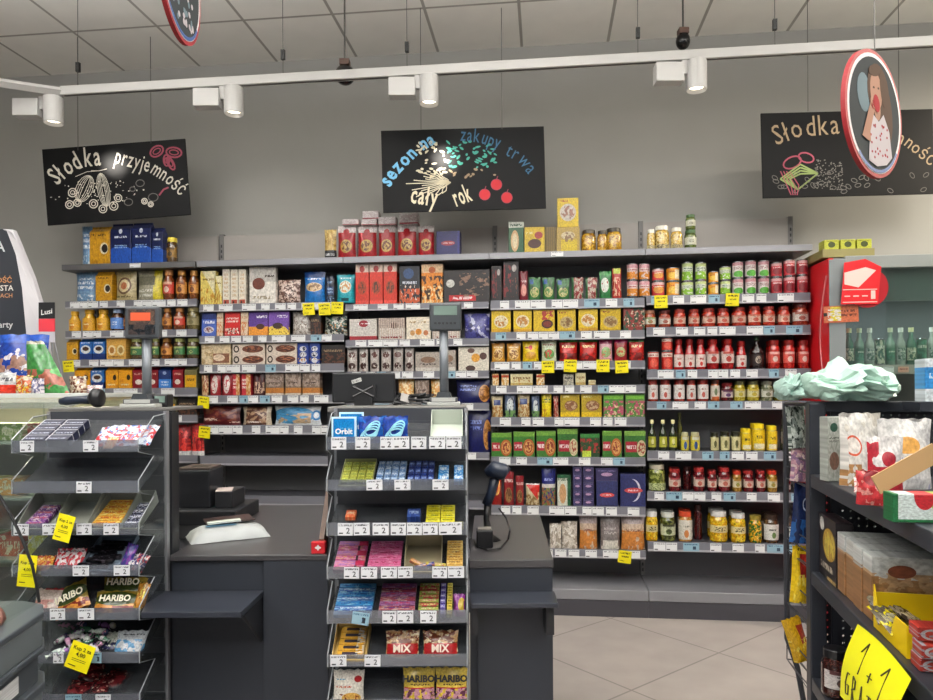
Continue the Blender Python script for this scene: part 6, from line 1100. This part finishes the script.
# ---------------------------------------------------------------- chilled cabinet at the right
YF = 4.475; xf = P(829, 400, YF).x
t = thing('fridge', 'tall glass fronted drinks fridge with red side at the right', 'fridge', (xf, YF, 0)); zf = P(840, 258, YF).z
FG = mat('fridge_grey', '7c8284', .4, .2); RED = mat('fridge_red', 'cf1c24', .35)
MB().box(0, .03, .0, .66, 0, zf).obj('side_panel', RED, t, bev=.003)
x1 = P(845, 300, YF).x-xf; MB().box(.001, x1, -.012, .0, 0, zf-.01).obj('left_frame', FG, t, bev=.004)
MB().box(.03, 2.2, .62, .66, 0, zf).obj('back_wall', mat('fridge_inner', '4c5654', .5), t); MB().box(.03, 2.2, 0, .62, zf-.04, zf).obj('roof', FG, t)
MB().box(x1, 2.2, -.01, .02, P(880, 268, YF).z, zf+.01).obj('header', mat('header_grey', '8f9492', .35, .2), t, bev=.003)
MB().box(x1, 2.2, .05, .08, P(880, 300, YF).z, P(880, 268, YF).z).obj('inner_header', mat('header_green', '5a6664', .4), t)
zs = P(880, 365, YF).z; sh = MB().box(x1, 2.2, .04, .6, zs-.02, zs).obj('shelf', FG, t); MB().box(x1, 2.2, .03, .04, P(880, 374, YF).z, zs+.002).obj('price_rail', mat('rail_pale', '8b8a84', .4), sh)
x = x1+.04
for k in range(8): MB().box(0, .06, -.003, 0, 0, .035).obj('price_tag', TAGW if k % 3 else PM('orange_tag_print', [('bg', 'd8a08c'), ('t', .1, .9, .3, .8, 1, '8a2c20')]), sh, (x, .03, zs-.045)); x += .085+.02*(k % 2)
zs2 = P(880, 415, YF).z-.25; MB().box(x1, 2.2, .04, .6, zs2-.02, zs2).obj('shelf', FG, t)
MB().box(x1, 2.2, -.006, .0, .1, P(880, 268, YF).z).obj('glass_door', GLASS, t)
b = MB(); b.tube([(-.004, .02+.1*math.sin(PI*k/12), P(829, 275, YF).z-(k/12)*.75) for k in range(13)], .005, 6); b.obj('handle_loop', mat('loop_pale', 'c8787c', .4), t)
xx = x1+.03; i = 0; rb = random.Random(2)
while xx < .95:
    r_ = .027; st = dict(n='drink_bottle', k='can' if i % 4 == 3 else 'bottle', c1=('2f5a4a', '6a8478', '8a948c')[i % 3], lid=('c8c89a', 'b8c0a4', 'd0d4cc')[i % 3], nk=.42, L=[('bg', ('c4c8b0', '4c8a74', 'b0b8b4')[i % 3]), ('n', 0, 1, 0, 1, 5, .5, '3c6a58'), ('t', .1, .9, .6, .8, 1, 'e8e8dc')])
    o = prod(st, xf+xx+r_, YF+.06, zs+.001, 2*r_, P(880, 327 if i % 4 != 3 else 338, YF).z-zs); tag(o, '%s in the fridge, %s from the left' % (('green glass drink bottle', 'teal labelled drink bottle', 'clear drink bottle', 'silver green drink can')[3 if i % 4 == 3 else i % 3], NUM[i] if i < 14 else 'rightmost'), 'drink', 'drinks on the fridge shelf'); xx += 2*r_+.006; i += 1
l = bpy.data.lights.new('fridge_lamp', 'AREA'); l.shape = 'RECTANGLE'; l.size = 1.2; l.size_y = .04; l.energy = 9; l.color = (.9, .97, 1); o = bpy.data.objects.new('fridge_lamp', l); C.objects.link(o); o.location = (xf+.8, YF+.12, P(880, 300, YF).z-.01); o.rotation_euler = (.3, 0, 0)
tb = thing('display_tray', 'open carton of yellow packs on top of the fridge', 'tray', (xf-.02, YF+.03, zf+.011)); MB().box(0, .3, 0, .42, 0, .05).obj('carton', mat('tray_olive', '8a8250', .5), tb)
for i in range(3): o = prod(dict(n='yellow_pack', k='box', L=[('bg', 'c8cc3c'), ('e', .5, .5, .25, .3, '4a5420'), ('t', .1, .9, .8, .92, 1, '5a5a1c')]), xf+.04+.095*i, YF+.05, zf+.062, .085, .06, .09); tag(o, 'yellow green pack in the carton above the fridge, %s from left' % NUM[i], 'box', 'yellow packs above the fridge')
# red hanging sign and orange card
p = P(862, 284, YF-.05); t = thing('red_price_sign', 'round red sign with red price card hanging on the fridge', 'sign', p)
b = MB(); b.disc(.035, .012, -.02, .12, .12, 32, .008); b.obj('red_disc', mat('sign_deep_red', 'a01420', .35), t)
b = MB(); b.prism([(-.12, -.12), (.09, -.12), (.11, .1), (.02, .15), (-.1, .13)], 0, .003); b.mi = 1; b.prism([(-.1, .0), (-.02, -.02), (.08, .08), (.02, .1), (-.1, .07)], -.001, 0); b.box(-.11, .085, -.001, 0, -.035, -.03); b.box(-.11, .085, -.001, 0, -.11, -.105)
b.mi = 1
for k in range(3): b.box(-.1+.05*k, -.068+.05*k, -.001, 0, -.075, -.068)
b.box(.05, .075, -.001, 0, -.09, -.04); b.obj('price_card', [RED, mat('card_white', 'd8c0b8', .5)], t)
p = P(841, 314, YF-.02); t = thing('orange_card', 'orange card with a yellow corner under the red sign', 'sign', p, (0, -.03, 0)); MB().box(-.1, .1, 0, .002, -.05, .05).obj('card', PM('orange_card_print', [('bg', 'd8744c'), ('r', .2, .5, .1, .95, 'e0d040'), ('n', .12, .5, .1, .8, 8, .5, 'e8e4dc'), ('r', .0, .1, .4, .6, '1a1a1a'), ('t', .5, .95, .3, .8, 2, '7a3a24')]), t)
o = MB().box(-.07, .07, 0, .08, 0, .05).obj('black_clip', BLACK, None, (xf+.24, YF-.1, P(870, 325, YF).z)); bpy.data.objects.remove(o)
# ---------------------------------------------------------------- black shelving unit at the right foreground
TH = math.radians(13.3); PX = (814-466.5)/FP*2.4; US = (0, 0, YAW-TH)
def ul(x, y, z): # unit frame -> world
    X = PX+x*math.cos(TH)+y*math.sin(TH); D = 2.4-x*math.sin(TH)+y*math.cos(TH); return loc_(X, D, z)
def uthing(nm, label, cat, x, y, z, rz=0, g=None): return thing(nm, label, cat, ul(x, y, z), (0, 0, YAW-TH+rz), g)
t = thing('shelving_unit', 'black perforated shelving unit in the right foreground', 'shelf', ul(0, 0, 0), US)
BM = mat('unit_black', '24272e', .4)
def perf():
    M = bpy.data.materials.new('perforated_black'); M.use_nodes = True; nt = M.node_tree; b = nt.nodes['Principled BSDF']; b.inputs['Base Color'].default_value = hx('26282f'); b.inputs['Roughness'].default_value = .45
    tc = nt.nodes.new('ShaderNodeTexCoord'); s = nt.nodes.new('ShaderNodeSeparateXYZ'); nt.links.new(tc.outputs['Object'], s.inputs[0])
    def mt(op, a, v): 
        n = nt.nodes.new('ShaderNodeMath'); n.operation = op; nt.links.new(a, n.inputs[0])
        if isinstance(v, float): n.inputs[1].default_value = v
        else: nt.links.new(v, n.inputs[1])
        return n.outputs[0]
    def q(o_): a = mt('SUBTRACT', mt('FRACT', mt('ADD', mt('MULTIPLY', o_, 40.), 100.), 0.), .5); return mt('MULTIPLY', a, a)
    m_ = mt('LESS_THAN', mt('ADD', q(s.outputs[0]), q(s.outputs[2])), .022); tr = nt.nodes.new('ShaderNodeBsdfTransparent'); mx = nt.nodes.new('ShaderNodeMixShader')
    nt.links.new(m_, mx.inputs[0]); nt.links.new(b.outputs[0], mx.inputs[1]); nt.links.new(tr.outputs[0], mx.inputs[2]); nt.links.new(mx.outputs[0], nt.nodes['Material Output'].inputs[0]); return M
zt3 = zy(405, 2.4); L_ = 1.35; W3 = .62
MB().box(-.022, .03, -.03, .03, 0, zt3).obj('corner_post', BM, t, bev=.004)
MB().box(W3, W3+.04, -.03, .03, 0, zt3).obj('rear_post', BM, t, bev=.004)
MB().box(.03, W3, .0, .003, .1, zt3-.03).obj('end_panel', perf(), t)
b = MB(); b.box(-.02, W3+.04, -.025, .03, zt3-.03, zt3+.006); b.obj('top_rail', BM, t, bev=.003); MB().box(.05, .07, -.006, 0, .1, zt3-.03).obj('panel_stiffener', BM, t)
MB().box(W3, W3+.03, -L_, -.03, 0, zt3).obj('rear_panel', BM, t)
Z1, Z2, Z3 = zy(475, 2.4), zy(571, 2.4), .5
for zz, nm in ((Z1, 'shelf'), (Z2, 'shelf'), (Z3, 'shelf')):
    MB().box(-.02, W3, -L_, -.032, zz-.045, zz).obj('shelf', BM, t, bev=.004)
def ubox(nm, label, cat, x0, x1, y0, y1, z0, h, L, rz=0, g=None, rx=0, ry=0):
    o = MB().box(0, x1-x0, 0, y1-y0, 0, h).obj(nm, PM(nm+'_print', L), None, ul(x0, y0, z0+.001), (rx, ry, YAW-TH+rz), bev=.002); return tag(o, label, cat, g)
def ubag(nm, label, cat, x, y, z, w_, h, d, L, rz=0, lean=0, rr=0, g=None, wr=.006, txt=None):
    o = thing(nm, label, cat, ul(x, y, z+.001), (lean, rr, YAW-TH+rz), g); m_bag(w_, d, h, wr).obj('bag', PM(nm+'_print', L, .35), o)
    if txt: b = MB(); b.text(txt[0], lambda a, c: (a, -.006, txt[1]*h+c), txt[2], .03); b.obj('lettering', mat('ink_'+txt[3], txt[3], .4), o)
    return o
R9 = PI/2*0
# shelf 1: carton, flour and groats bags
def upos(px, D, z): # unit-frame coords from a photo column and depth
    X = (px-466.5)/FP*D; dx, dd = X-PX, D-2.4; return (dx*math.cos(TH)-dd*math.sin(TH), dx*math.sin(TH)+dd*math.cos(TH))
ux, uy = upos(827, 2.17, 0)
b = MB(); o = MB().box(0, .082, 0, .05, 0, .2).obj('oat_box', PM('oat_box_print', [('bg', 'dfe2da'), ('r', 0, .5, 0, 1, 'a8aca4'), ('e', .25, .84, .14, .07, '1f4a3a'), ('e', .26, .32, .18, .14, '7a5a4c'), ('e', .82, .3, .15, .16, '2a6a44'), ('n', .5, .8, .4, .8, 7, .55, '9a8a78'), ('t', .06, .44, .6, .7, 2, '5a6058')]), None, ul(ux, uy, Z1+.001), (0, 0, YAW-.02), bev=.0015); tag(o, 'white and grey grain carton standing against the perforated end panel', 'box')
o = MB().box(0, .05, 0, .09, 0, .018).obj('small_packet', PM('blue_packet_print', pk('24408c', 'c8d0e8', 'e8ecf8')), None, ul(.03, -.14, Z1+.001), (0, 0, YAW), bev=.003); tag(o, 'small blue packet lying beside the corner post', 'packet')
FL = [('bg', 'd9d6cf'), ('n', 0, 1, 0, 1, 2.5, .58, 'c4beb2'), ('e', .25, .55, .18, .14, 'c8502c'), ('e', .25, .55, .15, .11, 'd8d0c8'), ('n', 0, .4, 0, .3, 7, .5, 'b0804c')]
for i, (px, D, w_, h, L, lab, txt) in enumerate(((867, 2.05, .125, .215, FL, 'white paper flour bag with round emblem, behind the red one', None),
    (912, 1.98, .15, .2, [('bg', 'dcdad6'), ('n', 0, 1, 0, 1, 2.5, .58, 'c8c6c4'), ('e', .45, .62, .25, .12, 'e0a44c'), ('n', 0, 1, .0, .45, 5, .58, 'a8a8c4'), ('r', .1, .35, .4, .46, 'd8604c')], 'white flour bag with orange ears, rightmost on the upper shelf', None),
    (888, 1.84, .09, .16, [('bg', 'd8d0cc'), ('d', -.55, 1, .1, 'e2dedb'), ('r', 0, 1, 0, .5, 'b0182a'), ('e', .55, .62, .2, .12, 'a8142a'), ('n', 0, .3, .4, .9, 4, .5, 'b81c30')], 'white bag with crimson pattern in the middle of the upper shelf', ('KASZA', .28, .022, 'ece0d8')),
    (874, 1.72, .075, .085, [('bg', 'c0242c'), ('n', 0, 1, 0, 1, 4, .55, 'd89088'), ('e', .5, .75, .3, .2, '8a1420')], 'small red bag at the front edge of the upper shelf', None))):
    x, y = upos(px, D, 0); o = thing(('flour_bag', 'flour_bag', 'groats_bag', 'groats_bag')[i], lab, 'flour', ul(x, y, Z1+.001), (0, 0, YAW-.1*i), 'bags on the upper foreground shelf'); m_bag(w_, (.08, .09, .05, .04)[i], h, .006).obj('bag', PM('flour_%d_print' % i if 0 else 'flour_bag_print', L, .5), o)
    if txt: b = MB(); b.text(txt[0], lambda a, c: (a, -.004, txt[1]*h+c), txt[2], .03); b.obj('lettering', mat('ink_'+txt[3], txt[3], .4), o)
x, y = upos(913, 1.5, 0)
o = MB().box(-.07, .09, 0, .004, 0, .045).obj('cardboard_flap', mat('cardboard', 'a8875c', .7), None, ul(x+.03, y+.12, Z1+.08), (0, -.5, YAW)); tag(o, 'brown cardboard strip leaning across the white flour bags', 'cardboard')
x, y = upos(915, 1.5, 0)
o = MB().box(-.045, .06, 0, .05, 0, .062).obj('green_box', PM('green_box_print', [('bg', '1f6a3c'), ('r', .1, .95, .12, 1, 'd0dcd8'), ('d', 1, .5, 1.0, '9ac04c'), ('e', .6, .95, .2, .5, 'c0242c')]), None, ul(x-.0, y, Z1+.001), (0, 0, YAW-.15), bev=.002); tag(o, 'green and white box with red wedge at the shelf edge', 'box')
x, y = upos(864, 1.83, 0); o = thing('sugar_sachet', 'flat white sachet lying in front of the flour bags', 'packet', ul(x, y, Z1+.022), (-1.2, 0, YAW-.5)); m_bag(.05, .016, .09, .002).obj('bag', PM('white_sachet_print', pk('d8ccc8', 'c85a5a', 'b8a8a8'), .3), o)
# shelf 2: pasta box, row of big boxes, yellow tray
o = MB().box(0, .2, 0, .05, 0, .2).obj('pasta_box', PM('pasta_box_print', [('bg', '241c20'), ('e', .62, .58, .36, .26, 'b8902c'), ('en', .62, .58, .32, .22, 8, 'd8c04c'), ('e', .2, .86, .13, .11, 'd8d4cc'), ('t', .1, .8, .12, .28, 1, 'd8c8b0'), ('r', .5, 1, 0, .06, 'c8a868')]), None, ul(.004, -.038, Z2+.001), (0, 0, YAW-TH-PI/2), bev=.0015); tag(o, 'dark pasta box with bowl of yellow noodles by the post', 'box')
WB = [('bg', 'd6d9d6'), ('r', 0, 1, .28, .66, 'b08458'), ('n', 0, 1, .3, .75, 9, .5, 'c8a47c'), ('e', .3, .78, .14, .1, '8a4a30'), ('e', .7, .78, .1, .09, '9a6a48'), ('n', 0, 1, 0, .26, 3, .6, 'c4c8c0'), ('r', 0, .07, .0, .7, 'a87a50')]
for i in range(4):
    o = MB().box(0, .24, 0, .074, 0, (.178, .176, .175, .172)[i]).obj('cereal_box', PM('wheat_box_print', WB, .3), None, ul(.006+.003*(i % 2), -.322-.078*i, Z2+.001), (0, 0, YAW-TH), bev=.002); tag(o, 'white cereal box with brown wheat picture, %s from the post' % NUM[i], 'cereal', 'cereal boxes on the middle foreground shelf')
YM = mat('tray_yellow', 'e8c40c', .45)
t = uthing('display_tray', 'bright yellow cutaway tray at the middle shelf edge', 'tray', .0, -.6, Z2+.001)
MB().prism([(0, 0), (0, .11), (-.03, .05), (-.08, .025), (-.12, .025), (-.15, .075), (-.22, .075), (-.22, 0)], 0, .003, 'x').obj('side_wall', YM, t)
MB().box(0, .18, -.223, -.22, 0, .075).obj('front_wall', YM, t); MB().box(0, .18, -.22, 0, 0, .002).obj('bottom', YM, t); MB().box(0, .18, 0, .003, 0, .09).obj('back_wall', YM, t)
for i, (dx, dy, cl, nm) in enumerate(((.03, -.05, ('8a7f6a', '3a342c', 'c8c0a0'), 'olive grey'), (.03, -.13, ('6a6050', 'e8d81c', 'c8c0a0'), 'dark and yellow'), (.1, -.1, ('9a8c74', '4a3c30', 'd8c8a0'), 'beige'))):
    o = thing('snack_packet', nm+' packet lying in the bright yellow tray', 'packet', ul(.0+dx, -.6+dy, Z2+.03), (-1.1, .1*i, YAW-TH+.4*i)); m_bag(.07, .02, .1, .003).obj('bag', PM('packet_print', pk(*cl), .25), o)
for i, (zz, dy) in enumerate(((.0, -.9), (.032, -.91), (.064, -.89))):
    o = ubox('foil_packet', 'red and silver foil packet beside the yellow tray, %s from bottom' % NUM[i], 'packet', .0, .1, dy, dy+.055, Z2+zz, .03, [('bg', 'b8382c'), ('e', .3, .5, .25, .4, 'c8c8cc'), ('e', .3, .5, .17, .28, 'c8402c'), ('n', 0, 1, 0, 1, 4, .57, 'b0b0b8')], 0, 'red and silver foil packets')
# yellow paper 1+1 GRATIS hanging on the middle shelf edge
t = uthing('paper_notice', 'yellow handwritten paper reading 1+1 GRATIS on the shelf edge', 'sign', -.026, -.6, Z2+.005)
W4, H4 = .36, .21; sh_ = 0
def pf(u, v, o_=0.0): # v down from top
    return (-.012-.02*math.sin(PI*min(1, v))-.03*v*v-o_, -u*W4+.0+.05*v, -v*H4*1.0+.012*math.sin(3*u))
b = MB(); b.smooth = True; b.grid(lambda u, v: pf(u, v), 12, 10); b.obj('paper', mat('notice_yellow', 'f2ee12', .5), t)
b = MB(); pen = lambda pts: [strip3(b, a, c) for a, c in zip(pts, pts[1:])]
def strip3(b, a, c):
    A, B = Vector(pf(a[0], a[1], .0012)), Vector(pf(c[0], c[1], .0012)); b.tube([A, B], .0021, 4)
GLY = {'1': [[(0, .35), (.35, 0), (.3, 1)]], '+': [[(0, .55), (.6, .5)], [(.3, .25), (.3, .85)]], 'G': [[(.6, .1), (.2, .1), (0, .5), (.15, .95), (.6, .9), (.62, .55), (.35, .55)]], 'R': [[(0, 1), (0, 0), (.5, .1), (.5, .4), (0, .5), (.55, 1)]],
       'A': [[(0, 1), (.3, 0), (.6, 1)], [(.12, .65), (.5, .65)]], 'T': [[(0, .05), (.6, 0)], [(.3, 0), (.3, 1)]], 'I': [[(.2, 0), (.2, 1)]], 'S': [[(.55, .1), (.15, .05), (.05, .35), (.5, .6), (.45, .95), (0, .95)]]}
def write(txt, u0, v0, cw, ch, dv=0):
    for i, c in enumerate(txt):
        for st in GLY.get(c, []): pen([(u0+i*cw*1.35+x*cw, v0+dv*i+y*ch) for x, y in st])
write('1', .28, .1, .2, .4, 0); write('+', .5, .3, .13, .2); write('1', .68, .12, .2, .4); write('GRATIS', .13, .56, .11, .34, .01)
b.obj('handwriting', mat('pen_black', '35341c', .5), t)
# jars on the lower shelf
for i, (x, y) in enumerate(((.05, -.16), (.14, -.24), (.06, -.42), (.16, -.1))):
    o = prod(dict(n='spread_jar', k='jar', L=lb('cfc8c4', '5a3030', '3a2c28'), c1='3a1a16', c2='4a241c', lid='17171a'), 0, 0, 0, .085, .15); o.location = ul(x-.02, y-.05, Z3+.001); o.rotation_euler = (0, 0, YAW)
    tag(o, 'dark jar with black lid on the lowest foreground shelf, '+('nearest the post', 'second from the post', 'nearest the shelf front', 'at the back')[i], 'jar', 'black lidded jars')
# thin pale green bags bundled on top
def bundle(nm, label, px0, px1, y0, D, seed, colr, dep=.14, amp=.6):
    w_ = wdt(px0, px1, D)/2; h = (zy(y0, D)-zt3)*1.0; b = MB(); b.smooth = False
    def f(u, v):
        a = 2*PI*u; p_ = PI*(v-.5); c = math.cos(p_); d = Vector((math.cos(a)*c, math.sin(a)*c, math.sin(p_)))
        k = 1+amp*mn.noise(Vector((d.x*2.5+seed, d.y*2, d.z*2)))+amp*.7*(abs(mn.noise(Vector((d.x*3+seed, d.y*6, d.z*7))))-.2)
        hh = h*.56*(1+.22*math.sin(d.x*7+seed)); return (d.x*w_*(1+.1*(k-1)), d.y*dep*k, max(0, hh*.9+d.z*hh*k))
    b.grid(f, 44, 22); M = mat(nm+'_film', colr, .35); return ctop(b, nm, M, label, 'bags', (px0+px1)/2, D, zt3+.008)
bundle('plastic_bag_bundle', 'pale green bundle of thin plastic bags on the black unit', 804, 892, 375, 2.4, 2, 'a9c8ba')
bundle('plastic_bag_bundle', 'smaller pale green plastic bundle left of the corner post', 778, 806, 384, 2.52, 8, 'a4c2b8', .09)
o = ubox('tissue_pack', 'blue and white tissue pack at the right edge on the unit', 'packet', 0, .12, 0, .08, zt3, .13, [('bg', 'd8e0e4'), ('r', 0, .7, .3, .8, '2a86c8'), ('t', .1, .6, .5, .7, 1, 'e8f4fc')], 0); x, y = upos(925, 2.1, 0); o.location = ul(x, y, zt3+.008)
MB().box(x-.02, x+.16, y-.02, y+.12, zt3-.02, zt3+.007).obj('top_shelf', BM, bpy.data.objects['shelving_unit'])
# wire basket rack behind the post
t = uthing('wire_basket_rack', 'tall black wire rack of snack bags on the back of the unit', 'rack', 0, .03, 0)
xw, yw = upos(785.5, 2.72, 0); yo = yw-.03; WR = mat('wire_black', '2a2c33', .4)
b = MB(); zt4 = zy(405, 2.72); b.tube([(xw, yo, zt4), (xw, yo, zy(640, 2.72)), (xw+.03, yo-.03, zy(665, 2.72)), (xw+.05, yo-.05, zy(700, 2.72)), (xw+.05, yo-.05, 0)], .011, 6); b.obj('outer_post', WR, t)
b = MB(); b.tube([(xw+.4, yo, 0), (xw+.4, yo, zt4)], .008, 6); b.obj('outer_post', WR, t)
b = MB(); b.tube([(xw, yo, zt4), (-.0, .0, zt4)], .008, 6); b.tube([(xw, yo, zt4), (xw+.4, yo, zt4)], .008, 6); b.obj('top_bar', WR, t)
for lv, py in enumerate((470, 545, 600, 660)):
    z0 = zy(py, 2.6)-.05; b = MB()
    for dz in (0, .045, .09): b.tube([(0, .0, z0+dz), (xw, yo, z0+dz), (xw+.4, yo, z0+dz)], .0025, 5)
    for k in range(9): b.tube([(xw+.04*k, yo, z0), (xw+.04*k, yo, z0+.09)], .002, 4); b.tube([(xw*.5+.045*k, 0.01, z0), (xw+.045*k, yo, z0)], .002, 4)
    b.obj('wire_basket', WR, t)
for i, (px, yt, yb_, w_, L, lab) in enumerate(((799, 408, 450, .1, [('bg', '7c8680'), ('n', 0, 1, 0, 1, 4, .5, 'c0c8c0'), ('n', 0, 1, 0, 1, 6, .56, '3a4440')], 'grey and white patterned snack bag at top of the wire rack'),
    (800, 449, 484, .1, [('bg', 'b88a98'), ('n', 0, 1, 0, 1, 4, .5, '8a6a88'), ('n', 0, 1, 0, 1, 6, .57, 'd8c0b8')], 'pink mauve snack bag in the wire rack'), (800, 486, 546, .11, [('bg', '16244c'), ('n', 0, 1, 0, .4, 3, .5, '2a5a98'), ('e', .6, .65, .2, .12, 'b8c4d8'), ('e', .6, .65, .16, .09, '16244c')], 'navy blue crisp bag in the wire rack'),
    (799, 549, 606, .1, [('bg', 'e0bc1c'), ('r', .35, .95, .45, .85, 'a82c24'), ('t', .2, .8, .88, .96, 1, '6a5a10'), ('n', 0, 1, 0, .5, 5, .58, 'f0dc60')], 'yellow crisp bag with red patch in the wire rack'), (803, 620, 664, .1, [('bg', 'd8a81c'), ('r', .6, 1, .4, .8, 'a83c24'), ('n', 0, 1, 0, .5, 5, .58, 'e8cc50')], 'second yellow crisp bag, lower in the wire rack'))):
    D = 2.56; h = zy(yt, D)-zy(yb_, D); x, y = upos(px+2, D, 0); w_ *= .72; o = thing('snack_bag', lab, 'snacks', ul(x, y, zy(yb_, D)), (0, (-.08, .05, .1, .06, -.3)[i], YAW), 'snack bags in the wire rack'); m_bag(w_, .05, h, .005).obj('bag', PM('snack_bag_print', L, .25), o)
